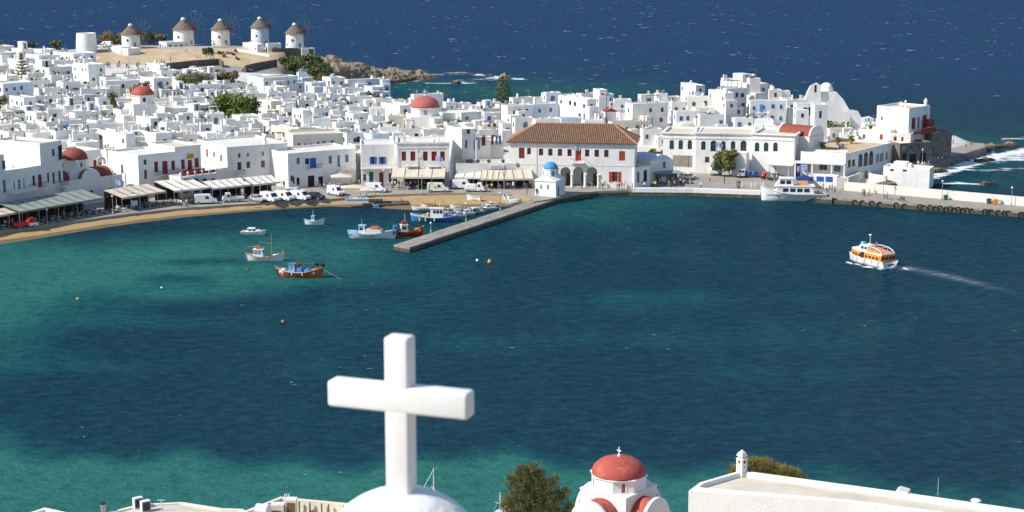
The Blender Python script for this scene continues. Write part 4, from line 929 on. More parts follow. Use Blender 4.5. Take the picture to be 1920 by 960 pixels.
# -- SCHOOL
sb = Bld((1242, 321), (1305, 323), (1262, 243), 12, 'left wing of the white school with three arched windows', name='school_building', cat='school', roof='roof_beige', cornice=[(-.3, .05, .35), (-1.5, -1.2, .12)], h=9.4)
for x in (1259.5, 1276.5, 1293.5): sb.win('F', x - 4, x + 4, 262.5, 280, 'a', 'green_paint')
sb.win('F', 1290, 1298, 292, 314, 'd', 'grey_paint'); sb.finish()
MB().box(*[v for v in (lambda a, c: (a[0], c[0], -.08, -.004, c[1], a[1]))(sb.hit('F', 1262, 291), sb.hit('F', 1289, 312))]).build('stone_panel', 'pier_stone', sb.root)
sb = Bld((1303, 324.5), (1411, 326.5), (1350, 243), 12, 'middle block of the white school with five arched windows', name='school_building', cat='school', roof='roof_beige', cornice=[(-.3, .05, .35), (-1.5, -1.2, .12)], h=9.7)
for x, w2 in ((1319, 4), (1338, 5.5), (1356.5, 4), (1374.5, 4), (1394, 5.2)): sb.win('F', x - w2, x + w2, 264.5 - (1 if w2 > 5 else 0), 281 + (3 if w2 > 5 else 0), 'a', 'green_paint')
sb.win('F', 1322, 1330, 294, 305, 'w', 'wood'); sb.finish(); u, z = sb.hit('F', 1357, 259)
MB().box(u - .8, u - .45, -.05, -.004, z - .5, z + .5).box(u - .2, u + .15, -.05, -.004, z - .5, z + .5).box(u + .4, u + .75, -.05, -.004, z - .5, z + .5).build('wall_emblem', 'white_grey', sb.root)
sb = Bld((1409, 328), (1488, 332), (1450, 246), 12, 'right wing of the white school with three arched windows', name='school_building', cat='school', roof='roof_beige', cornice=[(-.3, .05, .35), (-1.5, -1.2, .12)], h=9.9)
for x in (1419.5, 1436.5, 1454): sb.win('F', x - 4, x + 4, 267, 284, 'a', 'green_paint')
sb.win('F', 1442, 1466, 311, 326, 's', 'metal_white'); sb.uwin('R', 3, 4, 5.5, 7.4, 'w', 'grey_paint'); sb.uwin('R', 7, 8, 5.5, 7.4, 'w', 'grey_paint'); sb.finish()
MB().box(4.2, sb.W + .2, -2.6, -.01, 2.9, 3.15).build('porch_slab', 'white_warm', sb.root)
MB().box(-4.0, -.6, -3.6, -.45, 0, 5.4).box(-4.1, -.5, -3.7, -.35, 5.4, 5.6).build('stair_tower', 'white', sb.root)
# -- low terrace building to the right, with side running back
rb = Bld((1500, 332), (1584, 336), (1540, 281), 4, 'low white harbour building with a roof terrace and side arches', roof='roof_tan', h=6.0, cat='building')
rb.D = 22.0; d2 = P(1670, 311, 1.25) - P(1584, 336, 1.25)
rb.win('F', 1536, 1551, 303, 319, 'w', 'slate_blue'); rb.win('F', 1564, 1576, 306, 322, 'd', 'slate_blue'); rb.win('F', 1512, 1520, 305, 322, 'd', 'grey_paint')
sk = math.atan2(d2.y, d2.x) - rb.rz
rb.win('R', 1610, 1616, 289, 309, 'a', 'slate_blue') if False else None
rb.D = 5.0; rb.finish()
MB().box(-1.2, rb.W + .2, -3.0, -.01, 3.6, 3.85).build('canopy', 'white_warm', rb.root)
bq = MB()
for u in (-.9, 3, 7.5, rb.W): MB().box(u, u + .3, -2.9, -2.6, 0, 3.6).build('post', 'white', rb.root)
# its long side wing (front line follows the receding lane)
rs = Bld((1584, 336), (1671, 312), (1600, 289), 14, 'long side wing with arched doors receding along the outer lane', roof='roof_tan', h=5.9)
for x0, x1, y0, y1, k, c in [(1590, 1595, 300, 314, 'w', 'wood'), (1598, 1603, 299, 312, 'w', 'wood'), (1610, 1617, 288, 313, 'a', 'slate_blue'), (1620, 1627, 285, 311, 'a', 'green_paint'), (1630, 1637, 283, 309, 'a', 'wood'), (1643, 1648, 289, 305, 's', 'grey_paint'), (1650, 1656, 287, 303, 's', 'grey_paint'), (1661, 1664, 285, 300, 's', 'grey_paint')]: rs.win('F', x0, x1, y0, y1, k, c)
rs.finish()
for u, v in ((.2, .6), (.35, .75), (.5, .5), (.62, .7), (.8, .6)): rs.top(random.choice([ACUNIT, POT, POT]), 'air_conditioner' if u in (.2, .5) else 'potted_plant', u, v, 0, 1.5)
rs.top(TANK, 'water_tank', .42, .45, 0, 1.1)
# dark stone house and upper cube by the outer quay
b_ = Bld((1686, 310), (1746, 306), (1690, 269), 5, 'dark rough stone building on the outer lane', wall='dark_stone', roof='roof_tan', e=1.8)
for x0, x1, y0, y1, k, c in [(1692, 1698, 273, 281, 'w', 'metal_white'), (1692, 1700, 287, 303, 'v', 'wood'), (1706, 1711, 273, 279, 'w', 'slate_blue'), (1720, 1725, 272, 278, 'w', 'slate_blue'), (1705, 1718, 288, 304, 'v', 'slate_blue'), (1725, 1736, 286, 303, 'v', 'navy')]: b_.win('F', x0, x1, y0, y1, k, c)
b_.finish()
b_ = Bld((1746, 300), (1783, 296), (1760, 249), 8, 'dark stone block at the root of the outer quay', wall='dark_stone', roof='roof_tan', e=1.8); b_.finish()
b_ = Bld((1642, 262), (1702, 268), (1670, 200), 10, 'white cube house with red balconies standing above the sea', roof='roof_beige', e=6.5)
b_.win('F', 1652, 1655, 218, 226, 'w', 'grey_paint'); b_.uwin('R', 1.5, 3.2, 3.2, 6.0, 's', 'door_red'); b_.uwin('R', 4.2, 5.2, 3.2, 6.0, 's', 'slate_blue'); b_.uwin('R', 6.5, 8.6, 3.0, 6.2, 's', 'door_red'); b_.finish()
MB().box(b_.W + .01, b_.W + 2.2, 2, 9.5, 2.0, 2.2).box(b_.W + 2.05, b_.W + 2.2, 2, 9.5, 2.2, 3.3).build('balcony', 'door_red', b_.root)
MB().box(b_.W + .05, b_.W + 1.7, 6.5, 9.4, 3.5, 5.2).build('red_awning', 'door_red', b_.root)
b_.top(CHIM[1], 'chimney', .95, .85, 0, 1.5); b_.top(CHIM[0], 'chimney', .55, .5, .4, 1.0); b_.top(CHIM[2], 'chimney', .35, .6, .4, .8)
b_ = Bld((1608, 284), (1668, 288), (1640, 243), 5, 'long white terrace house stepping below the cube house', roof='roof_beige', e=4.0)
b_.win('F', 1618, 1622, 252, 260, 'w', 'wood'); b_.win('F', 1650, 1655, 252, 262, 'd', 'brick_red'); b_.finish(); b_.top(POT, 'potted_plant', .3, .4, 0, .9); b_.top(CHIM[1], 'chimney', .8, .6, 0, .8)
b_ = Bld((1668, 288), (1706, 290), (1690, 250), 5, 'small cream house just left of the dark stone building', wall='white_warm', roof='roof_beige', e=4.0)
b_.win('F', 1676, 1681, 256, 264, 'w', 'wood'); b_.win('F', 1690, 1694, 257, 265, 'w', 'slate_blue'); b_.finish()
b_ = Bld((1655, 343.5), (1742, 349), (1700, 314), 5, 'windowless white block house standing at the sea wall', roof='roof_white', e=.6, par=.5)
b_.win('F', 1669, 1676, 317, 321, 'w', 'wood'); b_.win('F', 1693, 1700, 318, 322, 'w', 'wood'); b_.finish()
MB().box(2, 5, 1.4, 4.2, b_.H - .3, b_.H + .9).box(5.1, 6.0, 1.6, 3.0, b_.H - .3, b_.H + .7).build('roof_room', 'white', b_.root)
b_ = Bld((1514, 350), (1568, 353), (1540, 327), 3.2, 'low white quayside shed with blue shutters behind the tour boat', roof='roof_white', h=2.6)
for x0, x1 in ((1520, 1525), (1531, 1545), (1548, 1561)): b_.win('F', x0, x1, 331, 341, 's', 'door_blue')
b_.finish()
b_ = Bld((1568, 353), (1588, 353), (1575, 325), 2.5, 'small cream quayside box beside the blue shuttered shed', wall='white_warm', h=2.4); b_.finish()
bw = MB(); q = [P(1590, 343, 1.3), P(1625, 330, 1.3), P(1632, 342, .6), P(1660, 346, .6)]
tag(strip_wall([(p.x, p.y) for p in q], -.5, 2.6, .5, 'white_warm', 'sea_wall'), 'angled low white wall between the shed and the sea wall house', 'wall')
# kiosk
kp = P(1232, 345, 1.25)
kk = thing('souvenir_kiosk', 'dark souvenir kiosk with a grey canopy in the town hall shadow', 'kiosk', (kp.x, kp.y, 1.25), R(4))
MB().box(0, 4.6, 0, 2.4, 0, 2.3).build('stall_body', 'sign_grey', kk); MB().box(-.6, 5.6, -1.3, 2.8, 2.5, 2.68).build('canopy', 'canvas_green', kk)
bq = MB()
for x in (-.5, 5.4): MB().box(x, x + .08, -1.2, -1.1, 0, 2.5).build('post', 'metal_dark', kk)
for i in range(14):
    o = MB().box(.15 + i * .31, .38 + i * .31, -.05 - random.random() * .06, -.003, .5 + random.random() * .2, 1.3 + random.random() * .8).build('goods', random.choice(['terracotta', 'canvas_white', 'light_blue', 'door_red', 'yellow', 'flag_white', 'boat_blue']), kk)
# ======================= CHURCHES =======================
def cross_bm(h, t=.08, b=None, c=(0, 0, 0)):
    b = b or MB(); x, y, z = c
    b.box(x - t, x + t, y - t * .7, y + t * .7, z, z + h); b.box(x - h * .32, x - t - .001, y - t * .7, y + t * .7, z + h * .58, z + h * .58 + 2 * t); b.box(x + t + .001, x + h * .32, y - t * .7, y + t * .7, z + h * .58, z + h * .58 + 2 * t)
    return b
def bellcote(parent, loc, rz, w_=1.2, h_=2.2, m='white'):
    b = MB(); n = len(archp(0, 1, 0, 1)); out = archp(-w_ / 2, w_ / 2, 0, h_, 10); ins = archp(-w_ * .24, w_ * .24, h_ * .25, h_ * .82, 10); n = len(out)
    for y in (-.2, .2): b.add([(u, y, z) for u, z in out] + [(u, y, z) for u, z in ins], [(i, (i + 1) % n, (i + 1) % n + n, i + n) for i in range(n)])
    for l in (out, ins): b.add([(u, -.2, z) for u, z in l] + [(u, .2, z) for u, z in l], [(i, (i + 1) % n, (i + 1) % n + n, i + n) for i in range(n)])
    o = b.build('bellcote', m, parent, loc=loc); o.rotation_euler = (0, 0, rz)
    bb = MB().lathe([(.24, 0), (.2, .08), (.15, .3), (.05, .4)], 8, (0, 0, h_ * .5)); bb.tube((0, 0, h_ * .9), (0, 0, h_ * .8), .03, n=4); bb.build('bell', 'metal_dark', o)
    cross_bm(.6, .04, None, (0, 0, h_)).build('cross', 'metal_white', o)
    return o
def domed(name, label, px, py_base, e, r, drum_h, dome_h, dmat, body_h, body_w, rz, wmat='white', n=8, wcol='slate_blue', finial=True):
    """octagonal drum and dome on a square body; (px,py_base) = foot of the drum in the photo at elevation e"""
    p = P(px, py_base, e)
    root = thing(name, label, 'church', (p.x, p.y, e), rz)
    MB().lathe([(r, 0), (r * 1.0, drum_h - .18)], n, (0, 0, 0), 0, math.pi / n).lathe([(r * 1.07, 0), (r * 1.07, .18), (r * .96, .2)], n, (0, 0, drum_h - .18), 0, math.pi / n).build('drum', wmat, root)
    MB().dome(r * .985, dome_h, 32, 12, (0, 0, drum_h + .02)).build('dome', dmat, root, sm=True)
    ap = r * math.cos(math.pi / n)
    for k in range(n):
        t = 2 * math.pi * k / n - math.pi / 2
        if k % 2 == 0:
            o = MB().add([(u, -.03, z) for u, z in archp(-.24 * r / 2, .24 * r / 2, drum_h * .22, drum_h * .78, 6)], [tuple(range(9))]).build('window', wcol, root)
            o.location = (ap * math.cos(t), ap * math.sin(t), 0); o.rotation_euler = (0, 0, t + math.pi / 2)
    hw = body_w / 2
    MB().box(-hw, hw, -hw, hw, -body_h, 0.0).build('wall', wmat, root)
    if finial: cross_bm(r * .42, r * .022 + .02, None, (0, 0, drum_h + dome_h)).lathe([(r * .07, 0), (r * .09, r * .04), (r * .03, r * .1)], 8, (0, 0, drum_h + dome_h - .02)).build('cross', 'metal_white', root)
    return root
# red domed church on the left waterfront
def vault(parent, w_, l0, l1, rz, z, m='dome_rust', wm='white', rise=None, seg=10, body=6.0, par=.35):
    """barrel vaulted arm reaching from l0 to l1 along local +x turned by rz: curved roof, end wall and side walls"""
    rs_ = rise or w_ / 2; pr = [(-w_ / 2 * math.cos(math.pi * i / seg), rs_ * math.sin(math.pi * i / seg)) for i in range(seg + 1)]
    Mx = Matrix.Rotation(rz, 4, 'Z')
    b = MB(); n = len(pr)
    b.add([(l0, y, z + q) for y, q in pr] + [(l1, y, z + q) for y, q in pr], [(i, i + 1, i + 1 + n, i + n) for i in range(n - 1)])
    b.xf(Mx).build('vault_roof', m, parent, sm=True)
    b = MB(); g = [(y * 1.09, q * 1.09) for y, q in pr]; k = [(g[-1][0], -body), (g[0][0], -body)]
    b.extr([(y, z + q) for y, q in g + k], l1, l1 + par, 0, 'x'); b.box(l0, l1, -w_ / 2 - .02, w_ / 2 + .02, z - body, z - .01)
    b.xf(Mx).build('gable_wall', wm, parent)
lw = Bld((121, 389), (231, 374), (200, 330), 9.5, 'waterfront church with a rusty red dome and red vaults in blue shade', name='church', cat='church', roof='dome_rust', par=.45)
lw.win('F', 169, 175, 357, 361, 'v', 'wood'); lw.win('F', 205, 210, 352, 366, 'd', 'wood'); lw.finish()
cr = lw.root; ug, zg = lw.hit('F', 171, 330); W_, D_, H_ = lw.W, lw.D, lw.H
pr = [(-2.1 * math.cos(math.pi * i / 14), 2.2 * math.sin(math.pi * i / 14)) for i in range(15)]
MB().extr([(ug + y * 1.08, H_ - .4 + q * 1.08) for y, q in pr], -.03, .32).build('gable_wall', 'white', cr)
MB().extr([(ug + y, H_ - .5 + q) for y, q in pr], .32, D_ / 2).build('vault_roof', 'dome_rust', cr)
px_ = [(D_ / 2 - 2.9 * math.cos(math.pi * i / 14), H_ - .45 + 2.0 * math.sin(math.pi * i / 14)) for i in range(15)]
MB().extr(px_, .3, W_ - 1.2, 0, 'x').build('vault_roof', 'dome_rust', cr); MB().extr([(y, z + .18) for y, z in px_], W_ - 1.2, W_ - .8, 0, 'x').build('gable_wall', 'white', cr)
uc, _ = lw.hit('F', 158, 330); uc = max(3.0, ug - 1.0); dc = (uc, D_ / 2, H_)
MB().box(uc - 3.0, uc + 3.0, D_ / 2 - 3.0, D_ / 2 + 3.0, H_ - .6, H_ + 1.6).build('drum_base', 'white', cr)
MB().lathe([(3.0, 0), (3.0, 1.9)], 8, (uc, D_ / 2, H_ + 1.6), 0, math.pi / 8).lathe([(3.15, 0), (3.15, .2), (2.9, .22)], 8, (uc, D_ / 2, H_ + 3.5), 0, math.pi / 8).build('drum', 'white', cr)
MB().dome(2.9, 2.35, 36, 12, (uc, D_ / 2, H_ + 3.7)).build('dome', 'dome_rust', cr, sm=True)
for k in range(8):
    t = 2 * math.pi * k / 8 - math.pi / 2; ap = 3.0 * math.cos(math.pi / 8)
    if k % 2 == 0: o = MB().add([(u, -.03, z) for u, z in archp(-.22, .22, H_ + 2.2, H_ + 3.2, 6)], [tuple(range(9))]).build('window', 'wood', cr); o.location = (uc + ap * math.cos(t), D_ / 2 + ap * math.sin(t), 0); o.rotation_euler = (0, 0, t + math.pi / 2)
bellcote(cr, (W_ - .6, D_ * .72, H_ - .4), R(-25), 1.9, 3.6)
# small red dome left of centre
cr = domed('church', 'small church with a bright red dome beside the palm tree', 268, 192.5, 11.6, 3.1, 2.2, 2.3, 'dome_red', 6, 6.0, R(20), wcol='navy')
# rose dome
cr = domed('church', 'church with a broad rose red dome in the middle of the town', 797, 216, 8.8, 4.0, 2.2, 3.0, 'dome_rose', 7, 8, R(5), wcol='grey_paint')
# tiny pink belled chapel
q = find_ground(330, 178, 4)
ch = thing('chapel', 'tiny white chapel with a pink topped belfry left of the hedge', 'church', (q.x, q.y, q.z - 4), R(15))
MB().box(-2.2, 2.2, -1.6, 3, -2, 3.6).build('wall', 'white', ch); MB().box(-1, 1, -1, 1, 3.6, 5.6).lathe([(.9, 0), (.6, .5), (.1, .8)], 8, (0, 0, 5.6)).build('belfry', 'white', ch)
for x in (-.55, .55): opening(ch, 'F', 4, x, 4.0, .45, 1.1, 'v', 'white', -1.03)
MB().box(-1.05, 1.05, -1.05, 1.05, 5.35, 5.6).build('belfry_band', 'dome_rose', ch)
# blue domed chapel at the pier
ca = P(1003, 366, 1.25); cb = P(1042, 369, 1.25)
bc_ = Bld((1003, 366.5), (1042, 369.5), (1020, 332), 5.0, 'small white harbour chapel with a bright blue dome', name='chapel', cat='church', roof='roof_white', h=3.5, par=.02)
bc_.win('F', 1013, 1016.5, 346.5, 355, 'w', 'metal_white'); bc_.win('F', 1025.5, 1029.5, 347, 355.5, 'w', 'metal_white'); bc_.uwin('R', 1.0, 1.9, .1, 2.2, 'd', 'slate_blue'); bc_.finish()
W_, D_ = bc_.W, bc_.D
g = MB(); g.extr([(-.15, 3.5), (W_ + .15, 3.5), (W_ / 2, 4.75)], -.12, D_ + .1); g.build('gable', 'white', bc_.root)
g = MB(); g.box(-.12, W_ + .12, -.14, -.004, 3.25, 3.48); g.build('cornice', 'white', bc_.root)
dr = MB().lathe([(1.72, 3.3), (1.72, 5.6), (1.82, 5.62), (1.82, 5.78)], 8, (W_ * .52, D_ * .5, 0), 0, math.pi / 8).build('drum', 'white', bc_.root)
MB().dome(1.62, 1.45, 28, 10, (W_ * .52, D_ * .5, 5.78)).build('dome', 'dome_blue', bc_.root, sm=True)
cross_bm(.7, .045, None, (W_ * .52, D_ * .5, 7.2)).build('cross', 'metal_white', bc_.root)
for k in range(8):
    t = 2 * math.pi * k / 8 - math.pi / 2; ap = 1.72 * math.cos(math.pi / 8)
    o = MB().add([(u, -.03, z) for u, z in archp(-.26, .26, 4.3, 5.4, 6)], [tuple(range(9))]).build('window', 'slate_blue' if k % 2 else 'white_grey', dr)
    o.location = (W_ * .52 + ap * math.cos(t), D_ * .5 + ap * math.sin(t), 0); o.rotation_euler = (0, 0, t + math.pi / 2)
# white clifftop church
q = P(1508, 242, 9.0); 
pc = thing('church', 'sculpted all white clifftop church with a small dome and buttress', 'church', (q.x + 8, 462.0, 3.0), R(8))
def blob(pts, z0, tops, m=0):
    b = MB(); n = len(pts); cx = sum(p[0] for p in pts) / n; cy = sum(p[1] for p in pts) / n
    b.add([(p[0], p[1], z0) for p in pts] + [(cx + (p[0] - cx) * .86, cy + (p[1] - cy) * .86, t) for p, t in zip(pts, tops)], [(i, (i + 1) % n, (i + 1) % n + n, i + n) for i in range(n)] + [tuple(range(n, 2 * n))], m)
    return b
P_ = lambda px, py, Y: (lambda v: (Matrix.Rotation(-R(8), 4, 'Z') @ (v - Vector((q.x + 8, 462.0, 3.0)))))(PY(px, py, Y))
Y0 = 458.0
def slab(pxs, Ya, Yb, name):
    b = MB(); fr = [PY(a, c, Ya) for a, c in pxs]; bk = [Vector((p.x, Yb, p.z - .22 * (Yb - Ya))) for p in fr]; n = len(fr)
    T = Matrix.Translation((q.x + 8, 462.0, 3.0)) @ Matrix.Rotation(R(8), 4, 'Z'); Ti = T.inverted()
    b.add([Ti @ p for p in fr] + [Ti @ p for p in bk], [(i, (i + 1) % n, (i + 1) % n + n, i + n) for i in range(n)] + [tuple(range(n)), tuple(range(2 * n - 1, n - 1, -1))])
    o = b.build(name, 'white', pc); m_ = o.modifiers.new('round', 'BEVEL'); m_.width = .5; m_.segments = 3; return o
slab([(1508, 262), (1511, 192), (1524, 175), (1566, 175), (1578, 188), (1590, 208), (1593, 262)], Y0, Y0 + 9, 'body')
slab([(1508, 205), (1518, 172), (1524, 161), (1530, 158), (1536, 162), (1536, 205)], Y0 - .8, Y0 + 1.5, 'belfry')
slab([(1550, 262), (1552, 194), (1558, 190), (1578, 208), (1590, 220), (1592, 262)], Y0 - 4, Y0 + 1, 'buttress')
slab([(1585, 262), (1586, 214), (1596, 209), (1606, 211), (1611, 220), (1611, 262)], Y0 - 3, Y0 + 4, 'apse')
T = (Matrix.Translation((q.x + 8, 462.0, 3.0)) @ Matrix.Rotation(R(8), 4, 'Z')).inverted()
c = T @ PY(1549, 172, Y0 + 4)
MB().lathe([(2.0, -1.5), (2.0, .75), (1.9, .9)], 20, c).dome(1.75, 1.7, 24, 9, (c.x, c.y, c.z + .8)).build('dome', 'white', pc, sm=True)
c = T @ PY(1529, 173, Y0 - .85); MB().add([(c.x + u, c.y, c.z + z) for u, z in archp(-.3, .3, 0, 2.0, 6)], [tuple(range(9))]).build('bell_opening', 'void', pc)
# red vaulted chapel beside the school
b_ = Bld((1455, 300), (1516, 306), (1480, 236), 7, 'white chapel with a red barrel vault behind the school', name='chapel', cat='church', roof='roof_white', h=6.2, e=4.0, par=.1)
b_.win('F', 1500.5, 1504, 244, 254, 'w', 'wood'); b_.finish()
pr = [(b_.D / 2 - b_.D / 2 * .96 * math.cos(math.pi * i / 12), b_.H - .1 + 2.3 * math.sin(math.pi * i / 12)) for i in range(13)]
MB().extr(pr, .4, b_.W - .4, 0, 'x').build('vault_roof', 'dome_rust', b_.root, sm=False)
for x in (-.05, b_.W - .35): MB().extr([(y, z + .22) for y, z in pr], x, x + .4, 0, 'x').build('gable_wall', 'white', b_.root)
b_ = Bld((1525, 288), (1549, 288), (1530, 197), 6, 'tall slim grey washed tower house beside the clifftop church', wall='white_grey', roof='roof_white', e=4.0, h=12.0); b_.win('F', 1536, 1541, 208, 222, 'w', 'slate_blue'); b_.finish()
# small chapel with maroon gable roof and bellcote
q = find_ground(1145, 232, 0); rc = thing('chapel', 'tiny white chapel with a maroon gable roof and a bell arch', 'church', (q.x - 1.5, q.y, q.z), R(10))
MB().box(0, 3.6, 0, 5, -2, 3.2).build('wall', 'white', rc); MB().extr([(-.1, 3.2), (3.7, 3.2), (1.8, 4.3)], .2, 4.8).build('gable_roof', 'dome_rust', rc); bellcote(rc, (1.8, .2, 4.2), 0, 1.3, 2.0)
